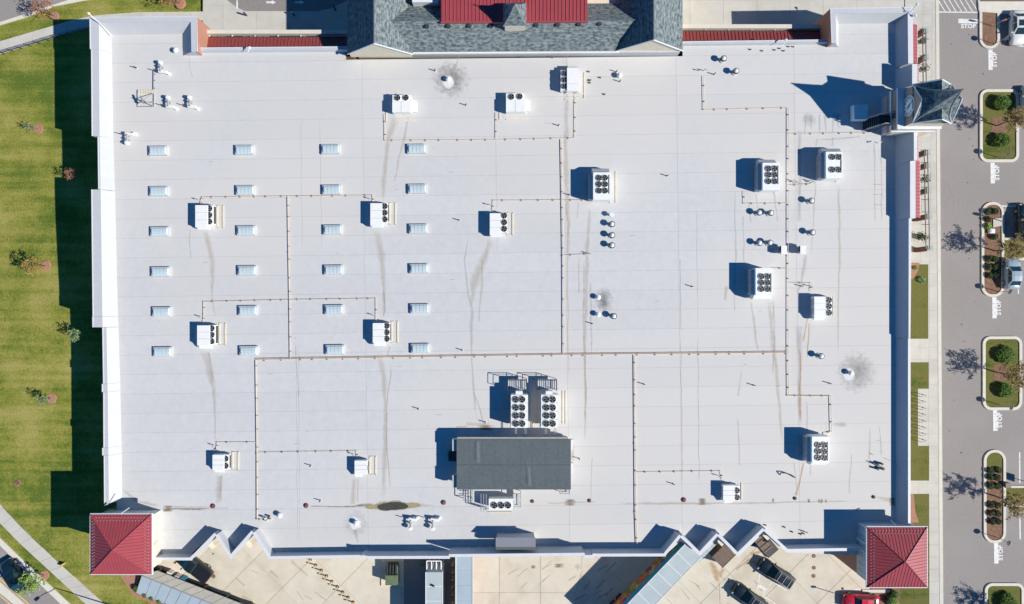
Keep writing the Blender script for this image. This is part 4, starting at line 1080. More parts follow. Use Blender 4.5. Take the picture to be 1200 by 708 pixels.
unit('small white air conditioner with two fans above the dock teeth at lower left',(249,533.2,262.3,551),[(264.6,537.5),(264.6,545.7)],(260,533,268.5,550),(251,549,262,554.3),H=.95,sleepers=vs_(271.7,278.2,529.3,550.8))
unit('small white air conditioner with a single fan near the dark puddle',(415.5,540,430,556),[(427.7,548)],(422,540,430.6,556),(415.8,554,424,559.6),H=.9,sleepers=vs_(432.7,439.2,534.6,556.6))
unit('small white air conditioner with two fans above the right hand dock teeth',(847.5,569,861,586.5),[(863.1,574.6),(863.1,582.6)],(860,569.3,867,587),(849,585,859,590.5),H=.95,sleepers=[(868.5,566,869.8,586)])
unit('white three fan air conditioner right of the long vertical pipe, near the right wall',(954.3,347.6,967.4,371),[(971,351.6),(971,358.8),(971,366.4)],(966.5,347.8,975.3,369.5),(954.5,370,966.5,375.5),sleepers=[(976,348,976.8,370)])
def unitB(label, box, fans, hood, sl):
    t=thing('rooftop_unit',label,'air conditioner',(0,0,0),GRP); zt=RZ+1.12
    x0,y0,x1,y1=wr(*box,zt); ym=y0+(y1-y0)*.62
    MB().rect(x0+.05,y0+.05,x1-.05,y1-.05,RZ,RZ+.22).build('curb', M['unit_side'], t)
    cab=MB().rect(x0,y0,x1,ym,RZ+.22,zt).build('cabinet', M['white_metal'], t)
    MB().rect(x0+(x1-x0)*.48,y0-.01,x0+(x1-x0)*.5,ym,zt,zt+.018).build('lid_rib', M['unit_side'], cab)
    MB().rect(x0,ym,x1,y1,RZ+.22,zt-.12).build('fan_deck', M['white_metal'], t)
    for fx,fy in fans:
        q=P(fx,fy,zt-.12); fan(t,q.x,q.y,zt-.12,.34)
    h=wr(*hood,zt-.1); MB().prism([(x1,h[1]),(h[2],h[1]),(h[2],h[3]),(x1,h[3])],[RZ+.4]*4,[zt-.08,zt-.3,zt-.3,zt-.08]).build('intake_hood', M['white_metal'], t)
    for q in sl:
        s=wr(*q,RZ+.06); MB().rect(s[0],s[1],s[2],s[3],RZ,RZ+.07).build('sleeper', M['sleeper'], t)
unitB('white two fan air conditioner left of the sooty vent, below the shingle roof',(459.7,111,481.3,131.5),[(465.8,114.8),(475.6,114.6)],(481,118,488.3,130.5),[(452,132,453.2,142),(462,133.5,485,134.7),(462,140.5,485,141.7)])
unitB('white two fan air conditioner right of the sooty vent, below the shingle roof',(593,109,615.4,131),[(599.2,113.6),(608.9,113.3)],(615.2,117,621.3,130),[(593,132.5,617,133.7),(593,139.2,617,140.4),(585,131,586.2,140)])
# unit with fans on the left
t=thing('rooftop_unit','white air conditioner with three fans on its left, right below the shingle roof','air conditioner',(0,0,0),GRP); zt=RZ+1.15
x0,y0,x1,y1=wr(664.5,79.5,678,106.5,zt); cab=MB().rect(x0,y0,x1,y1,RZ+.2,zt).build('cabinet', M['white_metal'], t)
for y in (y0+.8,): MB().rect(x0,y-.02,x1,y+.02,zt,zt+.018).build('lid_rib', M['unit_side'], cab)
d=wr(657,82.3,665.3,105.8,zt-.2); MB().rect(d[0],d[1],x0,d[3],RZ+.2,zt-.2).build('fan_deck', M['white_metal'], t)
MB().rect(d[0]+.1,y0+.1,x1-.1,d[3]-.1,RZ,RZ+.2).build('curb', M['unit_side'], t)
MB().rect(x0+.1,y1,x1-.1,y1+.25,RZ+.4,zt-.2).build('intake_hood', M['unit_side'], t)
for y in (86.3,93.7,101.3): q=P(661.2,y,zt-.2); fan(t,q.x,q.y,zt-.2,.34)
for q in ((684,85,685.2,116),(679,109,684,110.2),(662,109,678,110.2),(662,115.3,684,116.5)):
    s=wr(*q,RZ+.06); MB().rect(s[0],s[1],s[2],s[3],RZ,RZ+.07).build('sleeper', M['sleeper'], t)
def big(label, top, fans, hoodN=None, hoodS=None, slotx=None, H=1.95):
    t=thing('rooftop_unit',label,'air conditioner',(0,0,0),GRP); zt=RZ+H
    x0,y0,x1,y1=wr(*top,zt)
    MB().rect(x0-.2,y0+.1,x1-.1,y1-.1,RZ,RZ+.3).build('curb', M['unit_side'], t)
    cab=MB().rect(x0,y0,x1,y1,RZ+.3,zt).build('cabinet', M['white_metal'], t)
    MB().rect(x0-.38,y0+.1,x0,y1-.12,RZ+.35,zt-.45).build('duct_shoulder', M['unit_side'], t)
    for k in range(3):
        ya=y0+.25+k*(y1-y0-.4)/3; MB().rect(x0-.4,ya,x0-.38,ya+(y1-y0)/3-.25,RZ+.45,zt-.55).build('access_panel', M['grey_metal'], cab)
    if slotx:
        q=XY(slotx,0,zt)[0]; f0=min(b for a,b in fans); f1=max(b for a,b in fans)
        ya=XY(0,f1+3.5,zt)[1]; yb_=XY(0,f0-3.5,zt)[1]; MB().rect(q-.04,ya,q+.04,yb_,zt,zt+.05).build('slot_strip', M['dark_metal'], cab)  # raised dark strip stands in for the dark slot beside the fans
    for fx,fy in fans:
        q=P(fx,fy,zt); fan(t,q.x,q.y,zt,.34)
    if hoodN:
        h=hoodN; za=zt-.55; a=XY(h[0],0,za)[0]; b=XY(h[1],0,za)[0]; n=XY(0,h[2],za)[1]
        MB().prism([(a,y1),(b,y1),(b,n),(a,n)],[RZ+.4]*4,[zt-.25,zt-.25,za-.3,za-.3]).build('intake_hood', M['unit_side'], t)
    if hoodS:
        h=hoodS; za=zt-.6; a=XY(h[0],0,za)[0]; b=XY(h[1],0,za)[0]; n=XY(0,h[2],za)[1]
        MB().prism([(a,n),(b,n),(b,y0),(a,y0)],[RZ+.4]*4,[za,za,zt-.2,zt-.2]).build('intake_hood', M['white_metal'], t)
    for dx in (.35,):
        MB().rect(x1+.12,y0-.1,x1+.2,y1+.1,RZ,RZ+.08).build('sleeper', M['sleeper'], t)
    return t
six=lambda xs,ys:[(x,y) for x in xs for y in ys]
t=big('large white unit with six fans left of the four stacked round vents',(695.2,202,716,234.2),six((701.9,708.8),(208.6,216,223.6)),hoodN=(694,714,197),slotx=713.6)
for q in ((721,201,722.2,238),): s=wr(*q,RZ+.06); MB().rect(s[0],s[1],s[2],s[3],RZ,RZ+.07).build('sleeper', M['sleeper'], t)
big('large white six fan unit left of the long vertical pipe, above twin round vents',(893.8,190.8,913.8,223),six((900.3,907.5),(197.7,205,212.6)),hoodN=(889,909,186.5),slotx=911.6)
big('large white unit with four fans close below the clock tower shadow',(968,177.8,987.5,209.2),six((975,982.2),(184.2,199)),hoodN=(963,985,173.5),slotx=985.6)
big('large white unit with six fans below the twin box cowls',(885.6,314.2,905.8,346),six((892,899.2),(324,331.3,338.7)),hoodS=(882.3,903.5,350.6),slotx=903.4)
big('large white unit with six fans at lower right, above the curved hose',(951.7,511.7,972,543),six((958.3,965.4),(521.4,528.8,536.3)),hoodS=(949,968,544.8),slotx=969.6)
# two refrigeration condensers on legs
def condenser(x0p,x1p,cols,label):
    t=thing('condenser',label,'condenser',(0,0,0),'eight fan condensers on legs'); zt=RZ+2.0
    x0,y0,x1,y1=wr(x0p,462.8,x1p,501.4,zt)
    body=MB().rect(x0,y0,x1,y1,RZ+.4,zt).build('body', M['white_metal'], t)
    for k in range(1,4): y=y0+(y1-y0)*k/4; MB().rect(x0,y-.02,x1,y+.02,zt,zt+.02).build('lid_rib', M['unit_side'], body)
    MB().rect(x0-.03,y0+.1,x0,y1-.1,RZ+.5,zt-.1).build('coil_grille', M['dark_metal'], body)
    for cx_ in cols:
        for y in (468.1,477.6,487,496.4): q=P(cx_,y,zt); fan(t,q.x,q.y,zt,.37)
    for x in (x0+.1,x1-.1):
        for y in (y0+.15,(y0+y1)/2,y1-.15): MB().rect(x-.05,y-.05,x+.05,y+.05,RZ,RZ+.4).build('leg', M['grey_metal'], t)
    MB().rect(x0+.55,y1-.05,x0+1.35,y1+.42,RZ+1.1,zt-.0).build('control_box', M['white_metal'], t)
    # service platform with railing at the north end
    px0,px1=x0-.4,x1-.15; py0,py1=y1+.45,y1+1.65; pf=MB().rect(px0,py0,px1,py1,RZ+.75,RZ+.82).build('platform', M['grey_metal'], t)
    for k in range(9): x=px0+.12+k*(px1-px0-.24)/8; MB().rect(x-.03,py0,x+.03,py1,RZ+.83,RZ+.87).build('grating_bar', M['cornice'], pf)
    for z in (1.35,1.85):
        mb=MB(); c=[(px0,py0),(px0,py1),(px1,py1),(px1,py0)]
        for a,b in zip(c[:-1],c[1:]): mb.tube((a[0],a[1],RZ+z),(b[0],b[1],RZ+z),.032)
        mb.build('rail', M['dark_metal'], pf)
    for a in c: MB().tube((a[0],a[1],RZ),(a[0],a[1],RZ+1.85),.035).build('post', M['dark_metal'], pf)
    MB().tube((px0,py1,RZ+1.85),(px0-.6,py1+.15,RZ+1.2),.035).build('stair_rail', M['dark_metal'], pf)
    # refrigerant lines to the plant house
    for dx in (.5,.65,1.6,1.75):
        MB().tube((x0+dx,y0,RZ+1.3),(x0+dx,y0-1.25,RZ+1.3),.03).tube((x0+dx,y0-1.25,RZ+1.3),(x0+dx,y0-1.25,RZ+.2),.03).build('refrigerant_line', M['grey_metal'], t)
    for s in (1.2,1.9): MB().rect(x1+s*.5,y0+.1,x1+s*.5+.1,y1+.2,RZ,RZ+.08).build('sleeper', M['sleeper'], t)
condenser(598.7,618.8,(604.5,611.8),'left one of the two tall eight fan condensers above the charcoal plant house')
condenser(634,654.2,(640.2,647.6),'right one of the two tall eight fan condensers above the charcoal plant house')
# plant house
ph=thing('plant_house','charcoal gabled plant house on the roof with condensers beside it','building',(0,0,0))
pe=RZ+2.05; pr=RZ+2.05
x0,y0,x1,y1=wr(535.2,514.5,669,573.8,pe); yr=XY(0,545.3,pr)[1]
MB().rect(x0+.15,y0+.2,x1-.25,y1-.12,RZ,pe-.1).build('wall', M['unit_side'], ph)
for a,b in ((y0,0),(y1,1)):
    mb=MB(); pts=[(x0,a,pe),(x1,a,pe),(x1,yr,pr),(x0,yr,pr)]; mb.face(pts); mb.face([(p_[0],p_[1],p_[2]-.1) for p_ in pts][::-1])
    for i in range(4):
        j=(i+1)%4; p_,q_=pts[i],pts[j]; mb.face([p_,(p_[0],p_[1],p_[2]-.1),(q_[0],q_[1],q_[2]-.1),q_])
    o=mb.build('roof_slope', M['pent_roof'], ph)
    bm=bmesh.new(); bm.from_mesh(o.data); bmesh.ops.recalc_face_normals(bm, faces=bm.faces[:]); bm.to_mesh(o.data); bm.free()
MB().tube((x0,yr,pr),(x1,yr,pr),.05).build('ridge_cap', M['pent_roof'], ph)
MB().rect(x0+.05,y1-.1,x1-.3,y1+.16,pe-.5,pe-.07).build('gutter', M['grey_strip'], ph)
for (a,b,c,e,z,m_,nm) in ((530,515,535.5,528.5,pe-.3,'unit_side','louvre_hood'),(530,557,535.5,571.5,pe-.3,'unit_side','louvre_hood'),(525.5,529.5,536,540.5,RZ+.9,'dark_metal','louvre'),(668,515.5,671.8,527,pe-.35,'white_metal','louvre_hood'),(668,543,671.8,554.5,pe-.35,'white_metal','louvre_hood')):
    q=wr(a,b,c,e,z); MB().rect(q[0],q[1],q[2],q[3],z-.8,z).build(nm, M[m_], ph)
for k in range(1,9):
    x=x0+(x1-x0)*k/9+.03
    for ya_ in (y0,y1): MB().tube((x,ya_,pe+.0),(x,yr,pr+.0),.016,n=4).build('roof_seam', M['pent_roof'], ph)
stain([(560,516),(561,543)],5,'st_grey',ph,pe+.28); stain([(620,547),(621,570)],4,'st_grey',ph,pe+.28)
def frame_stand(label, box, z, cat='steel stand', rungs=2, grat=False):
    t=thing('steel_stand',label,cat,(0,0,0)); q=wr(*box,RZ+z)
    c=[(q[0],q[1]),(q[2],q[1]),(q[2],q[3]),(q[0],q[3])]
    for a in c: MB().tube((a[0],a[1],RZ),(a[0],a[1],RZ+z),.04).build('leg', M['grey_metal'], t)
    for i in range(4):
        a,b=c[i],c[(i+1)%4]; MB().tube((a[0],a[1],RZ+z),(b[0],b[1],RZ+z),.04).build('rail', M['grey_metal'], t)
    for i in range(rungs): y=q[1]+(q[3]-q[1])*(i+1)/(rungs+1); MB().tube((q[0],y,RZ+z*.55),(q[2],y,RZ+z*.55),.035).build('rung', M['grey_metal'], t)
    if grat: MB().rect(q[0]+.1,q[1]+.1,q[2]-.1,q[3]-.1,RZ+z*.6,RZ+z*.6+.05).build('platform', M['unit_side'], t)
frame_stand('empty steel frame at the lower left corner of the charcoal plant house',(543.5,575.5,553.5,586.5),.9)
frame_stand('railed steel platform right of the three fan condenser by the plant house',(601.5,578.5,610.5,594),1.1,grat=True)
frame_stand('small steel platform at the lower right corner of the charcoal plant house',(656.5,573,667.5,578.5),1.0,grat=True,rungs=1)
t=thing('condenser','low three fan condenser at the lower edge of the charcoal plant house','condenser',(0,0,0)); zt=RZ+1.4
x0,y0,x1,y1=wr(572.8,584.5,601.2,597.8,zt); b_=MB().rect(x0,y0,x1,y1,RZ+.55,zt).build('body', M['white_metal'], t)
MB().rect(x0+.1,y0-.02,x1-.1,y0,RZ+.6,zt-.1).build('coil_grille', M['dark_metal'], b_)
for x in (579.3,587.3,595.3): q=P(x,592,zt); fan(t,q.x,q.y,zt,.37)
for x in (x0+.1,x1-.1):
    for y in (y0+.1,y1-.1): MB().rect(x-.05,y-.05,x+.05,y+.05,RZ,RZ+.55).build('leg', M['grey_metal'], t)
MB().rect(x0-.1,y0-.7,x1-.1,y0-.6,RZ,RZ+.08).build('sleeper', M['sleeper'], t); MB().rect(x0-.4,y0-.35,x1+.1,y0-.2,RZ,RZ+.1).build('sleeper', M['light_blue_metal'], t)
for dx in (-.9,-.6,-.3): MB().tube((x0+dx,y1+.6,RZ+1.5),(x0+dx,y0-.1,RZ+1.5),.04).tube((x0+dx,y0-.1,RZ+1.5),(x0+dx,y0-.1,RZ),.04).build('refrigerant_line', M['grey_metal'], t)

# ------------------------------------------------------------ skylights
cols=[[(184.6,176.3),(185.5,223.9),(186.5,271.3),(187.5,318.4),(188.7,365.5),(189.9,412.5)],
      [(285.8,175.4),(286.9,222.8),(288,270.1),(289,317),(290,364),(291,411.3)],
      [(387.2,174.6),(388.4,222.1),(389.6,269.1),(390.6,316.3),(391.2,363),(392.2,410)],
      [(488,174),(488.9,221.1),(490.1,268),(491,314.7),(491.8,361.8),(492.4,408.5)]]
def skylight():
    t=bpy.data.objects.new('skylight',None); COL.objects.link(t); L,Wd=2.02,1.02
    MB().rect(-L/2-.06,-Wd/2-.06,L/2+.04,Wd/2+.04,-.12,.19).build('curb', M['parapet'], t)
    fr_=MB(); 
    n=4; 
    for k in range(n):
        xa=-L/2+.16+k*(L-.32)/n; xb=xa+(L-.32)/n-.03
        prof_=[(-Wd/2,.2),(-Wd*.3,.34),(0,.38),(Wd*.3,.34),(Wd/2,.2)]
        mb=MB()
        for (ya,za),(yb2,zb2) in zip(prof_[:-1],prof_[1:]): mb.face([(xa,ya,za),(xb,ya,za),(xb,yb2,zb2),(xa,yb2,zb2)])
        mb.face([(xa,y,z) for y,z in prof_][::-1]); mb.face([(xb,y,z) for y,z in prof_])
        mb.build('pane', M['sky_glass'], t)
    for s in (-1,1):
        mb=MB(); e=s*L/2; i_=s*(L/2-.16)
        prof_=[(-Wd/2,.2),(-Wd*.3,.34),(0,.38),(Wd*.3,.34),(Wd/2,.2)]
        f=[(i_,y,z) for y,z in prof_]
        for a,b in zip(f[:-1],f[1:]):
            q=[(e,a[1],.2),(e,b[1],.2),b,a]; mb.face(q if s>0 else q[::-1])
        mb.build('end_pane', M['sky_glass'], t)
    return t
sk0=skylight(); ordn=['top','second','third','fourth','fifth','bottom']; cn=['leftmost','second','third','rightmost']
for ci,c in enumerate(cols):
    for ri,(x,y) in enumerate(c):
        o=sk0 if (ci,ri)==(0,0) else copy_tree(sk0)
        q=P(x,y,RZ+.4); o.location=(q.x,q.y,RZ+.11); o.rotation_euler=(0,0,R(.8))
        tag(o,f'ribbed pale blue skylight, {ordn[ri]} one in the {cn[ci]} skylight column','skylight','pale skylights in four columns on the store roof')

# ------------------------------------------------------------ pipes on blocks
def pipe(pts, label, r=.05, m='tan_pipe', step=18.2, double=False, drop=None):
    t=thing('gas_pipe',label,'pipe',(0,0,0)); z=RZ+.16; r*=.72
    W=[P(a,b,z) for a,b in pts]
    for a,b in zip(W[:-1],W[1:]):
        MB().tube(a,b,r).build('pipe', M[m], t)
        d=(b-a); n=max(1,round(d.length/(step/9.95))); u=d.normalized(); nn=Vector((-u.y,u.x,0))
        if double: MB().tube(a+nn*.12,b+nn*.12,r*.8).build('pipe', M[m], t)
        for i in range(n):
            q=a+d*((i+.5)/n+random.uniform(-.03,.03)); MB().box(q.x,q.y,RZ,.10,.20 if not double else .36,.11,math.atan2(u.y,u.x)).build('pipe_block', M['support'], t)
    for q in W[1:-1]: MB().cyl(q.x,q.y,RZ+.1,RZ+.22,r*1.6,n=8).build('elbow', M[m], t)
    if drop:
        for q in drop: v=P(q[0],q[1],RZ); MB().tube((v.x,v.y,RZ),(v.x,v.y,RZ+.6),.04).tube((v.x,v.y,RZ+.6),(v.x+.25,v.y-.15,RZ+.6),.04).build('riser', M['grey_metal'], t)
pipe([(299.8,421.6),(340,420.8),(450,419),(660,415.8),(923.3,413.2)],'long tan double pipe crossing the middle of the roof from left to right',.055,double=True)
pipe([(299.8,422.6),(301.2,532),(304,530.6),(302,560),(301.4,609),(306,609.4)][:2]+[(301.4,609),(306,609.4)],'tan pipe running down the lower left of the roof from the long cross pipe',.055)
pipe([(337.4,231),(338.4,296),(339.4,352),(340.2,420)],'tan pipe between the second and third skylight columns running down',.05)
pipe([(234.5,240),(236,234),(237.2,231),(338,229.8),(437,228.8),(437.6,238)],'thin tan pipe linking the two upper three fan units across the skylights',.035,drop=[(232,234),(433,233)])
pipe([(238,378),(238.8,368),(238.8,353.6),(340,351.2),(441,349.8),(441,377)],'thin tan pipe linking the two lower three fan units across the skylights',.035,drop=[(235,371),(437,369)])
pipe([(657.8,163.4),(659,234),(660,300),(660.4,415)],'thick tan pipe running down the centre from the dotted pipe corner',.06)
pipe([(450.6,134),(451.4,164.4),(581,163.6),(674,161.3),(674.2,112)],'thin tan pipe below the three topmost units',.035,drop=[(673,110)])
pipe([(581.6,132),(581.4,162)],'short pipe dropping from the two fan unit right of the sooty vent',.035)
pipe([(577.5,248),(578.6,234.8),(620,234.6),(659,234.2)],'thin tan pipe from the three fan unit right of the skylights to the centre pipe',.035,drop=[(572.5,240)])
pipe([(661,234.6),(690,234.2)],'short tan pipe from the centre pipe to the six fan unit',.035)
pipe([(661,299),(694,297.4)],'short tan pipe stub below the four stacked vents',.035,drop=[(689,297)])
pipe([(743.8,416.5),(744.6,520),(745.2,600),(746.6,640)],'thick tan pipe running down from the cross pipe to the lower parapet',.065)
pipe([(747,553.6),(800,552.8),(845,552.2),(847,563)],'thin pink tan pipe to the two fan unit at lower right',.035,drop=[(841,557)])
pipe([(824.6,89),(825.2,128.4),(923.8,126)],'angled tan pipe at upper right below the pair of round vents',.04,drop=[(819,83),(824.5,83)])
pipe([(923.9,126.4),(923.8,213),(923.8,300),(923.6,413),(924,463.8),(973.6,464.2),(974.6,506),(967,507.6)],'long tan vertical pipe left of the clock tower ending at the lower right unit',.05)
pipe([(925,156.8),(975,156),(1022,155.2)],'thin tan pipe from the long vertical pipe to the clock tower foot',.035)
pipe([(872,224),(872.6,238.4),(922.5,238.2)],'thin tan pipe under the six fan unit at upper right',.035)
pipe([(925,216.6),(953,215.4)],'short pipe between the long vertical pipe and the four fan unit',.03,drop=[(928,212),(931,214),(948,212),(950.5,214)])
pipe([(905,314),(923,314.6)],'short pipe above the six fan unit below the box cowls',.035)
pipe([(925,331.2),(951,331.6),(950.6,342)],'thin pipe to the three fan unit right of the long vertical pipe',.03,drop=[(947.5,335)])
pipe([(250.5,528),(253.8,526),(254.6,518.6),(300,518.4)],'thin tan pipe to the small two fan unit at lower left',.035,drop=[(250.6,521.5)])
pipe([(302.5,530.6),(360,529.6),(418,528.8),(418.4,538)],'thin red tan pipe to the single fan unit near the puddle',.03,drop=[(414,532)])
pipe([(180.2,82),(180,107)],'short blue grey pipe above the timber stand at upper left',.055,m='grey_metal',step=9)
# ------------------------------------------------------------ round vents
def vent(kind):
    t=bpy.data.objects.new('roof_vent',None); COL.objects.link(t)
    if kind=='big':
        MB().cyl(0,0,0,.12,.36,.30,n=12).build('flashing', M['parapet'], t)
        MB().cyl(0,0,.12,.75,.17,n=12).build('pipe', M['grey_metal'], t)
        MB().cyl(0,0,.80,.90,.25,.1,n=16).build('cap', M['clock_white'], t); MB().cyl(0,0,.66,.80,.37,.33,n=16).build('cap_band', M['dark_metal'], t)
    elif kind=='dome':
        MB().cyl(0,0,0,.4,.2,n=12).build('pipe', M['grey_metal'], t)
        MB().cyl(0,0,.4,.52,.32,.30,n=14).cyl(0,0,.52,.66,.30,.1,n=14).build('cap', M['white_metal'], t)
    elif kind=='big2':
        MB().cyl(0,0,0,.6,.14,n=10).build('pipe', M['dark_metal'], t)
        MB().cyl(0,0,.55,.68,.30,.26,n=14).build('cap', M['clock_white'], t)
    return t
vents={'big':[(717.5,262.5,'second of the four round capped vents stacked below the six fan unit'),(717.6,275.5,'third of the four round capped vents stacked below the six fan unit'),(717.6,287.4,'lowest of the four round capped vents stacked below the six fan unit'),
 (890.4,249,'left round vent of the upper pair under the six fan unit at upper right'),(904,249.3,'right round vent of the upper pair under the six fan unit at upper right'),(951.8,235,'upper round vent under the four fan unit near the clock tower'),(952.8,272.2,'lower round vent under the four fan unit, above the box cowls'),
 (890.8,284.6,'left round vent of the lower pair, level with the box cowls'),(903,284.3,'right round vent of the lower pair, level with the box cowls'),(963.2,417.6,'lone round vent right of the corner of the long vertical pipe'),
 (848.6,68,'upper round vent of the slanting pair below the right red canopy'),(863.2,82.6,'lower round vent of the slanting pair below the right red canopy'),(719.7,370.7,'round vent right of the small white vent below the grey stain')],
 'big2':[(716.7,251.6,'small white topped vent, first above the three larger stacked vents')],
 'dome':[(701.3,348.5,'white domed vent inside the grey stain at the centre right'),(701.3,368.6,'white domed vent just below the grey stain at centre right'),(726.4,87.6,'white domed vent right of the topmost three fan unit'),(525.3,92,'white domed vent inside the sooty stain below the shingle roof'),
 (998,437.4,'white domed vent in the round white patch at far right'),(416.8,613.8,'white domed vent in the pale round patch left of the puddle'),(327,604.8,'white domed vent at the foot of the lower left pipe'),(205,58.2,'white domed vent near the upper left wing wall'),(1000+4.0/1,0,'')][:8]}
hh={'big':.85,'dome':.6,'big2':.65}
for k,l in vents.items():
    o0=None
    for x,y,lb in l:
        if o0 is None: o=o0=vent(k)
        else: o=copy_tree(o0)
        q=P(x,y,RZ+hh[k]); o.location=(q.x,q.y,RZ); o.rotation_euler=(0,0,random.uniform(0,3)); tag(o,lb,'roof vent','round capped vents on the store roof')
# gooseneck intakes
def goose(px,py,flip,label,long=True):
    t=thing('cowl_vent',label,'roof vent',(0,0,0),'white cowl vents'); q=P(px,py,RZ+.6); x,y=q.x,q.y; s=-1 if flip else 1
    MB().cyl(x,y,0+RZ,RZ+.7,.12,n=8).cyl(x,y+.5*s,RZ,RZ+.8,.10,n=8).build('pipe', M['grey_metal'], t)
    MB().tube((x,y,RZ+.62),(x,y+.75*s,RZ+.62),.11,n=8).build('cross_pipe', M['grey_metal'], t)
    MB().cyl(x,y+.95*s,RZ+.5,RZ+.78,.26,.2,n=10).build('cap', M['white_metal'], t)
    mb=MB(); mb.box(x+.25,y-.1*s,RZ+.35,.95,.3,.32,-.12); mb.build('duct', M['white_metal'], t)
    MB().cyl(x+.75,y-.2*s,RZ,RZ+.5,.2,.14,n=8).build('elbow', M['white_metal'], t)
    MB().tube((x-.2,y-.05,RZ+.7),(x-.75,y+.12,RZ+.85),.05).build('bracket', M['dark_metal'], t)
goose(196.8,124,False,'white T shaped cowl vent just right of the timber stand')
goose(222.2,124,False,'white T shaped cowl vent, second right of the timber stand')
goose(148.8,158,True,'blue grey T shaped cowl vent above the top left skylight')
goose(481,610,True,'white T shaped cowl vent just below right of the dark puddle')
goose(507,610.4,True,'white T shaped cowl vent further right of the dark puddle')
goose(188,83,False,'white vent head with bent pipes at the top of the blue grey pipe')
def boxcowl(x,y,label):
    t=thing('box_cowl',label,'roof vent',(0,0,0),'white box cowls'); zt=RZ+1.0; q=wr(x-3.4,y-5,x+3.4,y+5,zt)
    MB().rect(q[0],q[1],q[2],q[3],RZ+.55,zt).build('hood', M['white_metal'], t); MB().rect(q[0]-.06,q[1]+.25,q[0],q[3]-.05,RZ+.6,zt-.05).build('louvre', M['dark_metal'], t)
    MB().rect(q[0]+.1,q[1]+.15,q[2]-.1,q[3]-.15,RZ,RZ+.55).build('pipe', M['grey_metal'], t)
boxcowl(919,293,'left white box cowl, touching the long vertical pipe'); boxcowl(941.3,293,'right white box cowl beside the long vertical pipe')
# thin vent pipes
thin=[(158,78.6,'below the upper left wing'),(509.6,81.8,'left of the sooty vent below the shingle roof'),(546,122.3,'right of the sooty vent, between the two fan units'),(723,83,'close above the white dome right of the topmost unit'),(838,86,'beside the start of the angled pipe at upper right'),(655,146.3,'left of the thin pipe end at the upper centre'),(667.3,228,'left of the upper middle six fan unit'),(782.6,205.5,'standing alone right of the upper middle six fan unit'),(538,257.8,'left of the three fan unit beside the skylights'),(541.6,410.6,'just above the long cross pipe'),(490,479.6,'in the open left of the condensers'),(568.6,495.4,'beside the dirty patch at the plant house corner'),(694.3,379.4,'below the two white domes at centre right'),(811.6,335.7,'standing alone left of the six fan unit'),(940.3,335.3,'just right of the long vertical pipe'),(884.3,451.8,'below the long cross pipe at right'),(973.6,449.6,'left of the scrubbed white patch'),(755.2,450.6,'touching the thick pipe at lower centre'),(679,538.2,'right of the plant house'),(789.8,568,'below the thin pink pipe at lower right'),(363.3,546.4,'left of the single fan unit'),(374.6,587.6,'left of the dark puddle, lower one'),(727,94.5,'just below the white dome right of the topmost unit')]
def thinpipe():
    t=bpy.data.objects.new('vent_pipe',None); COL.objects.link(t)
    MB().cyl(0,0,0,.08,.13,.08,n=8).build('flashing', M['parapet'], t); MB().cyl(0,0,.05,.62,.055,n=8).build('pipe', M['black'], t); return t
o0=None
for x,y,lb in thin:
    if o0 is None: o=o0=thinpipe()
    else: o=copy_tree(o0)
    q=P(x,y,RZ+.4); o.location=(q.x,q.y,RZ); tag(o,'short thin vent pipe '+lb,'vent pipe','short thin vent pipes on the roof')
drains=[(249.4,593,'beside the brown streak from the left tower'),(358.6,592.4,'at the left end of the puddle streak'),(519.6,588.7,'right of the dark puddle'),(623.8,587.4,'below the plant house'),(690.6,586.6,'right of the plant house, left of the thick pipe'),(801,585.6,'left of the two fan unit at lower right'),(931.4,584,'at the foot of the orange streak'),(1023.6,582.4,'above the right tower')]
for i,(x,y,lb) in enumerate(drains):
    r_=.27 if i<3 or i in(5,) else .2
    t=thing('roof_drain','round rusty red roof drain '+lb,'roof drain',(0,0,0),'rusty roof drains'); q=P(x,y,RZ)
    MB().cyl(q.x,q.y,RZ,RZ+.05,r_*1.1,n=12).build('drain_ring', M['dark_metal'], t); MB().cyl(q.x,q.y,RZ+.05,RZ+.16,r_*.85,r_*.45,n=10).build('strainer', M['rust'], t)
# timber/steel dish stand at upper left
t=thing('antenna_stand','timber and steel antenna stand on the roof at upper left','antenna stand',(0,0,0))
q=wr(161.5,105.2,179.5,109,RZ+.2)
for i in range(6):
    x=q[0]+.12+i*(q[2]-q[0]-.24)/5; MB().rect(x-.12,q[1],x+.12,q[3],RZ+.06,RZ+.2).build('ballast_block', M['sleeper'], t)
q2=wr(161.5,106,180.5,125,RZ+.1)
for a,b in (((q2[0],q2[1]),(q2[2],q2[1])),((q2[2],q2[1]),(q2[2],q2[3])),((q2[0],q2[1]+.5),(q2[2],q2[1]+.5)),((q2[0],q2[1]),(q2[0],q2[3]))):
    MB().tube((a[0],a[1],RZ+.1),(b[0],b[1],RZ+.1),.06).build('base_rail', M['grey_metal'], t)
m0=((q2[0]+q2[2])/2+.3,q2[1]+.45)
MB().tube((m0[0],m0[1],RZ),(m0[0],m0[1],RZ+1.6),.06).build('mast', M['grey_metal'], t)
for a in ((q2[2],q2[3]-.3),(q2[0],q2[1]+.3),(q2[2],q2[1])): MB().tube((a[0],a[1],RZ+.1),(m0[0],m0[1],RZ+1.3),.04).build('stay', M['grey_metal'], t)
MB().box(m0[0]-.1,m0[1],RZ+1.2,.15,1.0,.14,.4).build('cross_arm', M['grey_metal'], t)
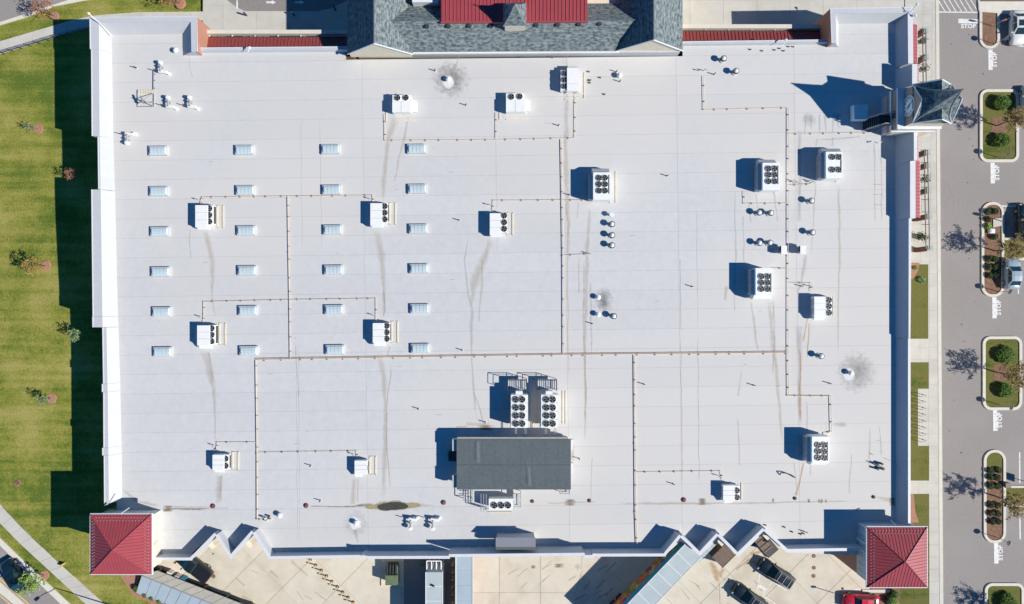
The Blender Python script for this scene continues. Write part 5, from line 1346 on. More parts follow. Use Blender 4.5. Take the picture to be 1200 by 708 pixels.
# hatch house on south parapet
t=thing('roof_hatch_house','small grey shingled lean to box on the lower parapet, between the dock teeth','roof hatch',(0,0,0))
q0=wr(581,629.3,627.5,640,7.7); q1_=wr(581,629.3,627.5,641,8.4); q=(q0[0],q1_[1],q0[2],q0[3]); MB().prism([(q[0],q[1]),(q[2],q[1]),(q[2],q[3]),(q[0],q[3])],[8.28,8.28,7.75,7.75],[8.40,8.40,7.87,7.87]).build('roof', M['grey_roof'], t)
MB().prism([(q[0]+.1,q[1]+.02),(q[2]-.1,q[1]+.02),(q[2]-.1,q[3]-.1),(q[0]+.1,q[3]-.1)],[RZ]*4,[8.25,8.25,7.72,7.72]).build('wall', M['parapet'], t)
MB().rect(q[0]+.02,q[1]-.45,q[2]-.02,q[1]-.02,7.6,8.05).build('back_roof', M['pent_roof'], t)
# blue-white box by the clock tower
t=thing('equipment_box','pale cubic equipment box in the clock tower shadow','equipment box',(0,0,0)); q=wr(1001,122.5,1017.3,140,RZ+1.1)
MB().rect(q[0],q[1],q[2],q[3],RZ+.2,RZ+1.1).build('cabinet', M['white_metal'], t); MB().rect(q[0]+.1,q[1]+.1,q[2]-.1,q[3]-.1,RZ,RZ+.2).build('curb', M['unit_side'], t)
MB().rect(q[0]+.2,q[1]+.2,q[2]-.2,q[3]-.2,RZ+1.1,RZ+1.14).build('lid', M['white_metal'], t)
# curved hose, wires, small pipe cluster
t=thing('hose','dark curved pipe loop below the lower right six fan unit','hose',(0,0,0))
pts=[(914,556.5,.05),(915,554,.3),(921,554.5,.35),(928,557,.35),(932,560,.1)]; W=[P(a,b,RZ+c) for a,b,c in pts]
mb=MB(); [mb.tube(a,b,.06) for a,b in zip(W[:-1],W[1:])]; mb.build('pipe', M['black'], t)
t=thing('pipe_cluster','cluster of small dark and white pipe stubs at the foot of the lower left pipe','pipes',(0,0,0))
for x,y,m_ in ((308,606,'grey_metal'),(311.5,607.5,'white_metal'),(315,605.4,'dark_metal'),(312.5,610.5,'sleeper'),(317,609,'sleeper')):
    q=P(x,y,RZ+.2); MB().cyl(q.x,q.y,RZ,RZ+.4,.12,n=8).build('stub', M[m_], t)
t=thing('pipe_cluster','cluster of dark pipes and a green valve near the right edge of the roof','pipes',(0,0,0))
for x,y in ((1028,544),(1028,549.5),(1033,543.5),(1034,549.6)): q=P(x,y,RZ+.3); MB().cyl(q.x,q.y,RZ,RZ+.55,.13,n=8).build('stub', M['black'], t)
a=P(1024,543,RZ+.5);b=P(1037,549,RZ+.5); MB().tube(a,b,.05).build('cross_pipe', M['green_metal'], t)
a=P(1035,536.5,RZ+.9);b=P(1044,540,RZ+1.2); MB().tube(a,b,.04).build('arm', M['cornice'], t)
t=thing('pipe_cluster','scatter of dark pipe stubs right of the large right dock tooth','pipes',(0,0,0))
for x,y in ((919.6,618),(942,625.5),(938.6,626.2),(897.3,615.7),(928.5,623.5)): q=P(x,y,RZ+.1); MB().cyl(q.x,q.y,RZ,RZ+.2,.09,n=6).build('stub', M['support'], t)
a=P(937.5,621.5,RZ+.1);b=P(947,624.5,RZ+.3); MB().tube(a,b,.05).build('cross_pipe', M['dark_metal'], t)
t=thing('pipe_cluster','row of tiny dark stubs under the right red canopy','pipes',(0,0,0))
for x,y in ((879.6,58),(893.6,59.6),(908.2,58.6),(914,56.8),(918.8,59.6),(924.4,54.6),(930,54.8)): q=P(x,y,RZ+.1); MB().cyl(q.x,q.y,RZ,RZ+.2,.08,n=6).build('stub', M['support'], t)
t=thing('pipe_cluster','scatter of tiny dark stubs right of the topmost three fan unit','pipes',(0,0,0))
for x,y in ((690.3,84),(692,93.8),(691.4,97.2),(703.6,91),(708.6,110.6),(647.6,67.2),(691,94.6)): q=P(x,y,RZ+.1); MB().cyl(q.x,q.y,RZ,RZ+.22,.09,n=6).build('stub', M['support'], t)
# parapet-mounted arms
def arm(pts,label,r=.05,m='cornice',head=True):
    t=thing('parapet_light',label,'light',(0,0,0)); W=[P(a,b,z) for a,b,z in pts]
    mb=MB(); [mb.tube(a,b,r) for a,b in zip(W[:-1],W[1:])]; mb.build('arm', M[m], t)
    if head: MB().cyl(W[-1].x,W[-1].y,W[-1].z-.1,W[-1].z+.05,.16,.1,n=8).build('lamp_head', M['white_metal'], t)
arm([(132,42.3,6.6),(117,27.5,7.4),(103.6,15.6,8.3)],'thin white arm reaching over the upper left roof corner')
arm([(1060.5,13.5,7.4),(1067,14,7.6),(1075.5,4.5,8.4)],'thin white arm over the upper right roof corner')
arm([(1067,14,7.5),(1073.5,18,7.6)],'small white bracket at the upper right roof corner')
arm([(290.5,61,7.0),(292.2,55.6,7.2)],'small white floodlight on the upper left canopy parapet')
arm([(917,53,6.9),(921.6,46.5,7.2)],'small white floodlight on the upper right canopy parapet')
arm([(151.5,595.2,9.0),(141.5,602,8.9)],'pale rod at the upper edge of the left corner tower',head=False)
arm([(122,592.5,7.2),(126.5,590.5,7.4)],'short pale bracket where the left wall meets the left tower',head=False)
arm([(180,643,8.3),(189,637.5,7.4)],'tan rod on the side of the left corner tower',m='sleeper',head=False)
arm([(1003.5,630.5,7.3),(1013.5,638,8.0)],'upper pale rod on the side of the right corner tower',head=False)
arm([(1008,643,7.5),(1015,650,8.0)],'lower pale rod on the side of the right corner tower',head=False)
arm([(1043.5,609.5,8.0),(1050,615.5,8.6)],'pale rod above the right corner tower',head=False)
arm([(1025,166,6.5),(1029,168,6.7),(1033.5,166.3,6.7)],'small pale bracket below the clock tower foot',head=False)
# ============================================================ CAR PARK: islands, markings
def rrect(x0,y0,x1,y1,r,rb=None,n=7):
    """rounded rectangle in px, r=top radius, rb=bottom radius"""
    rb=r if rb is None else rb; pts=[]
    for cx_,cy_,rr,a0 in ((x1-r,y0+r,r,-90),(x1-rb,y1-rb,rb,0),(x0+rb,y1-rb,rb,90),(x0+r,y0+r,r,180)):
        for i in range(n): a=R(a0+90*i/(n-1)); pts.append((cx_+rr*math.cos(a),cy_+rr*math.sin(a)))
    return pts
def island(name_label, outer, wpx, fill, extra=None):
    isl=bpy.data.objects.new('parking_island',None); COL.objects.link(isl); isl['kind']='structure'
    O=pxs(rrect(*outer)); x0_,y0_,x1_,y1_,r_,rb_=outer
    I=pxs(rrect(x0_+wpx,y0_+wpx,x1_-wpx,y1_-wpx,max(r_-wpx,1),max(rb_-wpx,1)))
    n=len(O); mb=MB()
    for i in range(n):
        j=(i+1)%n
        mb.face([(O[i][0],O[i][1],.15),(O[j][0],O[j][1],.15),(I[j][0],I[j][1],.15),(I[i][0],I[i][1],.15)][::-1])
        mb.face([(O[i][0],O[i][1],0),(O[j][0],O[j][1],0),(O[j][0],O[j][1],.15),(O[i][0],O[i][1],.15)][::-1])
        mb.face([(I[i][0],I[i][1],.15),(I[j][0],I[j][1],.15),(I[j][0],I[j][1],.0),(I[i][0],I[i][1],.0)][::-1])
    kb=mb.build('kerb', M['kerb'], isl)
    bm=bmesh.new(); bm.from_mesh(kb.data); bmesh.ops.recalc_face_normals(bm, faces=bm.faces[:]); bm.to_mesh(kb.data); bm.free()
    MB().prism(I,0.0,.06).build('soil', M[fill], isl)
    if extra: 
        for poly,m_,z in extra: MB().prism(pxs(poly),z-.03,z).build('bed' if m_!='concrete' else 'paving', M[m_], isl)
    return isl
island('',(1147.2,4,1171,57.5,3,11.5),3.0,'mulch')
struct(MB().prism(pxs([(1146.5,2.5),(1300,2.5),(1300,13.5),(1173,16.5),(1146.5,14)]),0,.16).build('footpath', M['kerb']))
struct(MB().prism(pxs([(1173,13.5),(1300,13),(1300,16.8),(1173,17)]),0,.155).build('footpath_edge', M['joint']))
struct(MB().prism(pxs([(1150,-60),(1300,-60),(1300,1),(1150,1)]),0,.12).build('mulch_bed', M['mulch']))
struct(MB().prism(pxs([(1143,-60),(1147,-60),(1147,4),(1147,12),(1146,12)]),0,.15).build('kerb', M['kerb']))
island('',(1147.6,105,1193.3,190.3,9,9),3.2,'green_lawn',[([(1162,138),(1179,137),(1179,156),(1161,156)],'mulch',.075)])
island('',(1149.6,237,1176,348,12.5,12),3.0,'mulch',[([(1163,256.5),(1174,255.5),(1174,264.5),(1163,266.8)],'concrete',.14)])
island('',(1151,394.2,1197,480.5,9,10),3.2,'green_lawn',[([(1164,427),(1180,427),(1180,446),(1164,446)],'mulch',.075)])
island('',(1152.2,527,1178,636,12.5,12),3.0,'mulch',[([(1157,531),(1173,531),(1174,548),(1157,548)],'green_lawn',.07)])
island('',(1153.4,683,1199.5,760,9,9),3.2,'green_lawn')
for y0_,y1_ in ((281.5,302),(571.5,590.5)):
    b=bpy.data.objects.new('planted_divider',None); COL.objects.link(b); b['kind']='structure'
    MB().prism(pxs([(1176.2,y0_-2.5),(1300,y0_-2.5),(1300,y0_),(1176.2,y0_)]),0,.15).build('kerb', M['kerb'], b)
    MB().prism(pxs([(1176.2,y1_),(1300,y1_),(1300,y1_+3),(1176.2,y1_+3)]),0,.15).build('kerb', M['kerb'], b)
    MB().prism(pxs([(1176.2,y0_),(1300,y0_),(1300,y1_),(1176.2,y1_)]),0,.07).build('grass', M['green_lawn'], b)
ZM=0.008
def pm(pts,name='painted_marking',z=ZM,m='paint'): return struct(MB().prism(pxs(pts),z-.004,z).build(name,M[m]))
def line(x0,y0,x1,y1,w=1.2,z=ZM,m='paint'):
    a,b=Vector((x0,y0)),Vector((x1,y1)); d=(b-a).normalized(); nn=Vector((-d.y,d.x))*w/2
    return pm([tuple(a+nn),tuple(b+nn),tuple(b-nn),tuple(a-nn)],z=z,m=m)
for x,y0_,y1_ in ((1160.6,58.3,82),(1163.2,190.8,215),(1165.2,348.5,373),(1166.2,481,505),(1167.3,636.5,660.5)): pm([(x-2.5,y0_),(x+2.5,y0_),(x+2.8,y1_),(x-2.3,y1_)])
pm([(1123,22),(1147,22.6),(1147,27.6),(1123,27.2)])
def text(s,px,py,size,rot,name='painted_word',z=ZM,m='paint'):
    c=bpy.data.curves.new('txt','FONT'); c.body=s; c.size=size; c.align_x='CENTER'; c.align_y='CENTER'; c.offset=.03; c.resolution_u=3; c.extrude=.002; c.space_character=1.05
    o=bpy.data.objects.new('txt',c); COL.objects.link(o); bpy.context.view_layer.update()
    me=bpy.data.meshes.new_from_object(o); bpy.data.objects.remove(o); me.materials.clear(); me.materials.append(M[m])
    q=bpy.data.objects.new(name,me); COL.objects.link(q); v=P(px,py,0); q.location=(v.x,v.y,z); q.rotation_euler=(0,0,rot); return struct(q)
text('STOP',1134.8,30.9,.74,0)
for x,y in ((1165.8,70),(1168.7,202.5),(1170.6,360.5),(1171.8,492.5),(1172.8,648)): text('STOP',x,y,.76,R(90))
# crossing hatch
for i in range(8):
    x=1098+i*6.4; line(x,-2,x+9.5 if x+9.5<1147 else 1147,13.5 if x+9.5<1147 else 13.5-(x+9.5-1147)*1.6,1.1)
line(1098.6,14.2,1147,14.6,1.3); line(1098.8,-4,1099.2,14.5,1.1)
line(1192.8,25,1192.8,54.5,1.1); line(1192.8,54.2,1215,54.4,1.2)
for i in range(5): line(1193,33+i*5,1202,25+i*5,1.1)
line(1193.2,307,1193.4,344.5,1.3); line(1194.8,530,1195,566,1.5); line(1195,597,1195.5,632.5,1.5); line(1174.5,241.5,1194,241.8,1.4); line(1193.6,241,1193.8,279,1.2)
line(1120,100,1120.1,100.3,.8)
# ============================================================ STOP SIGNS
def stop_sign(label, px,py, rz):
    t=thing('stop_sign',label,'stop sign',(0,0,0),'stop signs on the parking islands'); v=P(px,py,0); t.location=(v.x,v.y,0); t.rotation_euler=(0,0,rz)
    MB().cyl(0,0,0,2.3,.04,n=6).build('post', M['grey_metal'], t)
    oc=[(0.34*math.cos(R(22.5+45*i)),0.34*math.sin(R(22.5+45*i))) for i in range(8)]
    mb=MB(); A=[(a,-.05,2.05+b) for a,b in oc]; B=[(a,-.08,2.05+b) for a,b in oc]
    mb.face(A[::-1]); mb.face(B)
    for i in range(8): j=(i+1)%8; mb.face([A[i],A[j],B[j],B[i]])
    pl=mb.build('sign_plate', M['grey_metal'], t); fb=MB(); fb.face([(a*.96,-.083,2.05+(b-2.05)*.96) for a,_,b in B]); fb.build('sign_face', M['red_paint'], pl)
    c=bpy.data.curves.new('txt','FONT'); c.body='STOP'; c.size=.26; c.align_x='CENTER'; c.align_y='CENTER'; c.extrude=.003; c.resolution_u=2
    o=bpy.data.objects.new('txt',c); COL.objects.link(o); bpy.context.view_layer.update(); me=bpy.data.meshes.new_from_object(o); bpy.data.objects.remove(o); me.materials.clear(); me.materials.append(M['paint'])
    w_=bpy.data.objects.new('lettering',me); COL.objects.link(w_); w_.parent=pl; w_.location=(0,-.09,2.05); w_.rotation_euler=(R(90),0,0)
for x,y,l in ((1165,51.8,'by the bottom of the top mulch island'),(1168,184.2,'on the hedge island nearest the clock tower'),(1169.5,342,'at the bottom of the shrub island with the white pedestal'),(1171,474.5,'at the bottom of the middle hedge island'),(1168,629.5,'at the bottom of the lower shrub island')):
    stop_sign('red stop sign '+l,x,y,R(66))
stop_sign('red stop sign in the upper part of the top mulch island',1163,31,R(8))
t=thing('sign_pedestal','small white square pedestal on the mulch of the middle shrub island','sign',(0,0,0)); q=wr(1160.5,268.2,1166.2,273.5,.5); MB().rect(q[0],q[1],q[2],q[3],.05,.5).build('block', M['cornice'], t); MB().rect(q[0]+.1,q[1]+.1,q[2]-.1,q[3]-.1,.5,.55).build('top', M['clock_white'], t)
t=thing('handicap_sign','small square sign post beside the parked dark van, top of the middle shrub island','lamp post',(0,0,0)); v=P(1178,261,0); MB().tube((v.x,v.y,0),(v.x,v.y,2.6),.05).build('post', M['dark_metal'], t); MB().box(v.x,v.y,2.6,.5,.25,.5).build('lamp', M['dark_metal'], t)  # sign inferred from its cast shadow; the box on top is the sign
t=thing('utility_box','small brown utility box on the kerb by the lower divider','utility box',(0,0,0)); q=wr(1178.6,566.5,1184.6,571.5,.5); MB().rect(q[0],q[1],q[2],q[3],.0,.5).build('box', M['brown_metal'], t); MB().rect(q[0]-.03,q[1]-.03,q[2]+.03,q[3]+.03,.5,.55).build('lid', M['brown_metal'], t)
t=thing('cart_sign','tall thin sign post with dark panel by the lower divider','sign',(0,0,0)); v=P(1204,565,0); MB().tube((v.x,v.y,0),(v.x,v.y,2.2),.04).build('post', M['dark_metal'], t); MB().rect(v.x-.03,v.y-.45,v.x+.03,v.y+.45,1.3,2.3).build('panel', M['dark_metal'], t)
# bike racks on the east wall
o0=None
for i,y in enumerate((463.3,470.8,478.3,485.8,493.4,501,508.4,515.8)):
    if o0 is None:
        o0=bpy.data.objects.new('bike_rack',None); COL.objects.link(o0); W=[(-.32,-.08,0),(-.32,-.08,.75),(-.2,-.05,.88),(.2,.05,.88),(.32,.08,.75),(.32,.08,0)]
        mb=MB(); [mb.tube(a,b,.035) for a,b in zip(W[:-1],W[1:])]; mb.build('hoop', M['grey_metal'], o0)
        MB().box(-.32,-.08,0,.16,.16,.02).build('foot', M['dark_metal'], o0); MB().box(.32,.08,0,.16,.16,.02).build('foot', M['dark_metal'], o0); o=o0
    else: o=copy_tree(o0)
    v=P(1078.2,y,.13); o.location=(v.x,v.y,.13); tag(o,'steel bike hoop, %s from the top in the row beside the right wall'%['first','second','third','fourth','fifth','sixth','seventh','last'][i],'bike rack','bike hoops in a row')

# ============================================================ VEGETATION
def leaves(mb, c, rad, n, size, gap=.5, flat=1.0, seed=None):
    rr=random.Random(seed); cl=[]
    for _ in range(max(5,int(n/45))):
        v=Vector((rr.gauss(0,1),rr.gauss(0,1),rr.gauss(0,1))).normalized()*rr.uniform(.35,1)**.6; cl.append((Vector((v.x*rad,v.y*rad,v.z*rad*flat)),rr.uniform(.22,.42)*rad))
    for i in range(n):
        o,s=rr.choice(cl); p=Vector(c)+o+Vector((rr.gauss(0,s*.6),rr.gauss(0,s*.6),rr.gauss(0,s*.5)*flat))
        d=Vector((rr.gauss(0,1),rr.gauss(0,1),rr.gauss(0,.6))).normalized()*size*rr.uniform(.6,1.3); e=d.cross(Vector((rr.gauss(0,.4),rr.gauss(0,.4),1))).normalized()*size*.5
        mb.face([p-d,p+e,p+d,p-e])
def tree(label, base, h, crad, leaf, nleaf=900, z0=0, lean=(0,0), size=.11, trunk=.09, group=None, name='young_tree'):
    t=thing(name,label,'tree',(base.x,base.y,z0)); 
    if group: t['group']=group
    mb=MB(); top=Vector((lean[0],lean[1],h)); mid=Vector((lean[0]*.4,lean[1]*.4,h*.45))
    mb.tube((0,0,0),mid,trunk,trunk*.75,n=7).tube(mid,top*.92,trunk*.75,trunk*.2,n=6); mb.build('trunk', M['bark'], t)
    mb=MB(); ends=[]
    nb=16
    for i in range(nb):
        a=i*2.4; f=.38+.5*i/nb; s=Vector((lean[0]*f,lean[1]*f,h*f)); ln=crad*random.uniform(.75,1.15)*(1.15-.5*f)
        e=s+Vector((math.cos(a)*ln,math.sin(a)*ln,ln*random.uniform(.35,.8))); m_=s.lerp(e,.5)+Vector((0,0,-.06))
        mb.tube(s,m_,.035,.025,n=4).tube(m_,e,.025,.008,n=4); ends.append((s,e))
        for k in range(4):
            f2=random.uniform(.35,.9); q=s.lerp(e,f2); e2=q+Vector((random.uniform(-1,1),random.uniform(-1,1),random.uniform(0,.8))).normalized()*ln*.42; mb.tube(q,e2,.014,.005,n=3); ends.append((q,e2))
    mb.build('branch', M['bark'], t, 'stuff')
    mb=MB()
    for i in range(nleaf):
        s,e=random.choice(ends); f=random.uniform(.45,1.12); p=s.lerp(e,f)+Vector((random.gauss(0,.1),random.gauss(0,.1),random.gauss(0,.1)))
        d=Vector((random.gauss(0,1),random.gauss(0,1),random.gauss(0,.5))).normalized()*size*random.uniform(.6,1.3); e_=d.cross(Vector((random.gauss(0,.4),random.gauss(0,.4),1))).normalized()*size*.5
        mb.face([p-d,p+e_,p+d,p-e_])
    mb.build('crown', M[leaf], t, 'stuff')
    return t
PT='autumn trees on the parking islands'
for x,y,l in ((1167,147.5,'brownish autumn tree between the two hedges of the island nearest the clock tower'),(1165,294,'olive brown autumn tree on the shrub island with the white pedestal'),(1168,436.5,'brown autumn tree between the two hedges of the middle island'),(1166.5,581.5,'sparse autumn tree on the lower shrub island'),(1176,713,'autumn tree at the bottom edge of the car park')):
    b_=P(x,y,0); tree(l,b_,4.3,1.75,'leaf_brown',1700,.07,(random.uniform(-.1,.2),random.uniform(-.1,.1)),.10,group=PT)
def bush(label,px,py,rpx,leaf='leaf_green',h=1.0,n=2200,z0=.07,name='bush',size=.09,group=None,rx=None):
    c=P(px,py,z0+h*.5); r=rpx/F*(D-z0-h*.5); t=thing(name,label,'shrub',(c.x,c.y,z0))
    if group: t['group']=group
    mb=MB()
    for i in range(5): a=i*1.26; mb.tube((0,0,0),(math.cos(a)*r*.5,math.sin(a)*r*.5,h*.6),.025,.01,n=4)
    mb.build('stems', M['bark'], t)
    mb=MB(); rr=random.Random(int(px*7+py))
    ll=[rr.uniform(.72,1.18) for _ in range(9)]
    for i in range(n):
        a=rr.uniform(0,2*math.pi); k=(a/(2*math.pi)*9); w_=ll[int(k)%9]*(1-k%1)+ll[(int(k)+1)%9]*(k%1)
        u=rr.random()**.5*r*w_*(rx or 1); zz=h*(rr.uniform(.25,1.0))*(1-.45*(u/r)**2)
        p=Vector((math.cos(a)*u,math.sin(a)*u,zz)); 
        if math.sin(p.x*5+c.x)*math.sin(p.y*5.5+c.y)>.75: p.z*=.55
        d=Vector((rr.gauss(0,1),rr.gauss(0,1),rr.gauss(0,.6))).normalized()*size*rr.uniform(.6,1.3); e_=d.cross(Vector((rr.gauss(0,.4),rr.gauss(0,.4),1))).normalized()*size*.55
        mb.face([p-d,p+e_,p+d,p-e_])
    mb.build('foliage', M[leaf], t, 'stuff')
bush('round green hedge above the tree on the island nearest the clock tower',1174.5,120.5,10.5)
bush('round green hedge below the tree on the island nearest the clock tower',1174,165,9.5)
bush('round green hedge above the tree on the middle island',1178.5,416.5,10)
bush('round green hedge below the tree on the middle island',1178,457,9)
bush('green hedge on the island at the bottom edge of the car park',1181,706,10.5)
sh=[(1158,248,'upper left in the rounded top of the middle shrub island'),(1166.5,247.5,'upper right in the rounded top of the middle shrub island'),(1158,257,'left of the little pavement on the middle shrub island'),(1158.5,265.6,'light green, just below left of the little pavement'),(1166,277.3,'just below the white pedestal'),(1159,303,'left in the pair below the tree of the middle shrub island'),(1166.5,303.8,'right in the pair below the tree of the middle shrub island'),(1159,313,'left in the second pair below the tree, middle shrub island'),(1167.5,313,'right in the second pair below the tree, middle shrub island'),(1160,323,'left in the third pair below the tree, middle shrub island'),(1168,322.5,'right in the third pair below the tree, middle shrub island'),
 (1161,552,'left in the top pair of the lower shrub island'),(1170.5,551.5,'right in the top pair of the lower shrub island'),(1161,559.6,'left in the second pair of the lower shrub island'),(1169.5,559.8,'right in the second pair of the lower shrub island'),(1161,569.2,'left in the third pair of the lower shrub island'),(1169.5,569.6,'right in the third pair of the lower shrub island'),(1162,592.2,'left in the first pair below the tree, lower shrub island'),(1169.8,592.4,'right in the first pair below the tree, lower shrub island'),(1162,602,'left in the second pair below the tree, lower shrub island'),(1170,602.2,'right in the second pair below the tree, lower shrub island'),(1163,611.6,'left in the lowest pair of the lower shrub island'),(1170.2,611.5,'right in the lowest pair of the lower shrub island')]
for x,y,l in sh:
    bush('small dark shrub, '+l if 'light green' not in l else 'small light green shrub just below left of the little pavement',x,y,4.0,'leaf_dark' if 'light' not in l else 'leaf_lime',.6,420,.06,'shrub',.07,group='small clipped shrubs on the parking islands')
bush('low green shrub on the mulch below the right tower, upper one',1048,697,5,'leaf_green',.7,600,.15,'shrub'); bush('low green shrub on the mulch below the right tower, lower one',1047,707,5.5,'leaf_lime',.7,600,.15,'shrub'); bush('dark shrub on the mulch below the right tower',1041,703,4.5,'leaf_dark',.7,500,.15,'shrub')
bush('pale feathery shrub in the top lawn bed beside the right wall',1081,328,4.5,'leaf_pale',.5,260,.15,'shrub'); bush('tiny green shrub in the mulch corner of the top lawn bed',1073.5,314,2.2,'leaf_lime',.35,150,.15,'shrub')
for i,(x,y) in enumerate(((166,682),(160,690),(170,696.5),(178,700),(187,704),(196,709))): bush(['green shrub in the corner between left tower and pale canopy','dark shrub at the left end of the pale canopy','green shrub under the canopy edge, third from the tower','green shrub under the canopy edge, fourth from the tower','green shrub under the canopy edge, fifth from the tower','green shrub at the bottom picture edge by the pale canopy'][i],x,y,4.5 if i<2 else 3.5,'leaf_green',.7,500,Z1,'shrub')
struct(MB().prism(pxs([(140,674),(150,688),(155,697),(175,706),(200,722),(230,735),(225,710),(172,690),(160,672)],Z1),Z1,Z1+.03).build('mulch_bed', M['mulch_pale']))
# lawn trees with mulch rings
def ring(px,py,rpx,z0,label):
    v=P(px,py,z0); r=rpx/F*(D-z0); t=MB().cyl(v.x,v.y,z0-.05,z0+.05,r,r*.8,n=18).build('mulch_ring', M['mulch_pale']); return tag(t,label,'mulch ring','mulch rings under the lawn trees')
def lt(label,rx_,ry_,cx_,cy_,crad,leaf,n,ringr=6.5,h=None,z0=None,rl='',size=.1):
    v=P(rx_,ry_,0); z0=gz(v.y) if z0 is None else z0; v=P(rx_,ry_,z0)
    if ringr: ring(rx_,ry_,ringr,z0,rl)
    # lean of crown away from the nadir gives its height; keep a little real lean
    h=h or 3.0; 
    c=P(cx_,cy_,z0+h*.75); tree(label,v,h,crad,leaf,n,z0,((c.x-v.x),(c.y-v.y)),size,trunk=.05)
lt('wispy pale young tree beside the upper mulch ring on the left lawn',45,151,33,149,.55,'leaf_pale',70,6.5,1.8,rl='round mulch ring at the top of the left lawn')
lt('small orange leaved tree in the building shadow on the left lawn',93,206,86,205,.9,'leaf_rust',150,0,2.8)
lt('bushy orange and green young tree at the middle of the left lawn',53.5,312,38,312,1.35,'leaf_orange',520,7,3.2,rl='round mulch ring below right of the bushy orange tree')
lt('small pale green tree at the edge of the building shadow on the left lawn',97,392,89,392,.85,'leaf_pale',330,0,2.6)
lt('wispy pale green young tree by the lowest mulch ring on the left lawn',60,467,50,468,.75,'leaf_pale',160,7,2.4,rl='round mulch ring low on the left lawn')
lt('red autumn street tree at the top left kerb',64,19,49,8,1.7,'leaf_rust',420,6.2,3.4,rl='round mulch ring by the kerb at top left')
lt('rusty orange tree at the top edge near the left corner of the store',211,4,200,-3,1.7,'leaf_rust',420,6.5,3.2,rl='round mulch ring at the top edge')
lt('fresh green street tree beside the dark car at bottom left',52,674,35,683,1.35,'leaf_lime',650,6.3,3.0,z0=Z1,rl='round mulch ring at bottom left by the pavement',size=.13)
t=thing('utility_marker','small yellow marker standing on the lawn near the left tower','marker',(0,0,0)); v=P(75,661,Z1); MB().box(v.x,v.y,Z1,.5,.18,.55,.6).build('panel', M['yellow_paint'], t); MB().box(v.x,v.y,Z1,.12,.12,.3,.6).build('post', M['dark_metal'], t)
t=thing('valve_cover','small brown square cover in the left lawn','valve cover',(0,0,0)); v=P(21,566,Z1); MB().box(v.x,v.y,Z1,.75,.6,.10,.6).build('frame', M['mulch_pale'], t); MB().box(v.x,v.y,Z1+.10,.55,.42,.03,.6).build('lid', M['brown_metal'], t)
# street lamp whose arm and shadow cross the bottom left corner
t=thing('street_lamp','tall thin street lamp by the pavement at the bottom left corner','street lamp',(0,0,0)); v=P(137,711,Z1)
MB().tube((v.x,v.y,Z1),(v.x,v.y,Z1+6.2),.09,.06,n=8).build('pole', M['dark_metal'], t)
MB().tube((v.x,v.y,Z1+6.2),(v.x-1.7,v.y-1.3,Z1+6.5),.05,.04).build('arm', M['dark_metal'], t); MB().box(v.x-1.9,v.y-1.45,Z1+6.4,.6,.3,.14,R(38)).build('lamp_head', M['dark_metal'], t)

# ============================================================ SOUTH SERVICE YARD
# pale blue gabled canopy at lower left
cn_=thing('ramp_canopy','pale blue and grey gabled metal canopy running from the left tower downwards','canopy',(0,0,0))
zr_=2.0; ze_=1.5
rdg=[P(166,674.5,zr_),P(330,740.5,zr_)]; nea=[P(184,668.8,ze_),P(342,731,ze_)]; sea=[P(159.2,694.4,ze_),P(312,757,ze_)]
def slab3(pts,name,m,parent,th=.08):
    mb=MB(); mb.face(pts); mb.face([(p_[0],p_[1],p_[2]-th) for p_ in pts][::-1]); n=len(pts)
    for i in range(n): a,b=pts[i],pts[(i+1)%n]; mb.face([a,(a[0],a[1],a[2]-th),(b[0],b[1],b[2]-th),b])
    o=mb.build(name,M[m],parent); bm=bmesh.new(); bm.from_mesh(o.data); bmesh.ops.recalc_face_normals(bm, faces=bm.faces[:]); bm.to_mesh(o.data); bm.free(); return o
nr=14
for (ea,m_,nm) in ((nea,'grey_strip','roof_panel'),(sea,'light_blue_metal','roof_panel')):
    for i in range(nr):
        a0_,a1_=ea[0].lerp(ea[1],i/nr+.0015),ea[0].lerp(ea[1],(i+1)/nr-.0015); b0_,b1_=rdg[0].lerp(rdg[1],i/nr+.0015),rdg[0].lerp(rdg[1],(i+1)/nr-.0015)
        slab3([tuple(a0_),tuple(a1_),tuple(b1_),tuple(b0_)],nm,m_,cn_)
MB().tube(rdg[0],rdg[1],.06).build('ridge_cap', M['grey_metal'], cn_)
for i in range(6):
    for ea in (nea,sea): q=ea[0].lerp(ea[1],(i+.1)/6); q=q.lerp(rdg[0].lerp(rdg[1],(i+.1)/6),.12); MB().rect(q.x-.08,q.y-.08,q.x+.08,q.y+.08,.0,ze_-.05).build('post', M['dark_metal'], cn_)
# dark retaining wall trench north of it
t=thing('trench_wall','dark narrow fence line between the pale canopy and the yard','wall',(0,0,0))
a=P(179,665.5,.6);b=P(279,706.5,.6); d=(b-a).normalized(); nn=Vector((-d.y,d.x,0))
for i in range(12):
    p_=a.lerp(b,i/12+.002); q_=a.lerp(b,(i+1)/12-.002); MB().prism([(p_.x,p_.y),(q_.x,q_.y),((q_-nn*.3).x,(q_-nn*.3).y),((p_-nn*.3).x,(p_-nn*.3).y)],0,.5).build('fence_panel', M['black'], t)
for nm_,x,y,m_,l in (('bin',199,673.5,'white_metal','white bin on the dark fence line near the left tower'),('bin',208,678,'white_metal','second white bin on the dark fence line'),('crate',214.5,680.5,'blue_plastic','blue crate on the dark fence line under the pale canopy')):
    t=thing(nm_,l,nm_,(0,0,0)); v=P(x,y-1.2,.8); MB().box(v.x,v.y,0.05,.55,.5,1.0,-.38).build('body', M[m_], t); MB().box(v.x,v.y,1.05,.6,.55,.07,-.38).build('lid', M[m_], t)
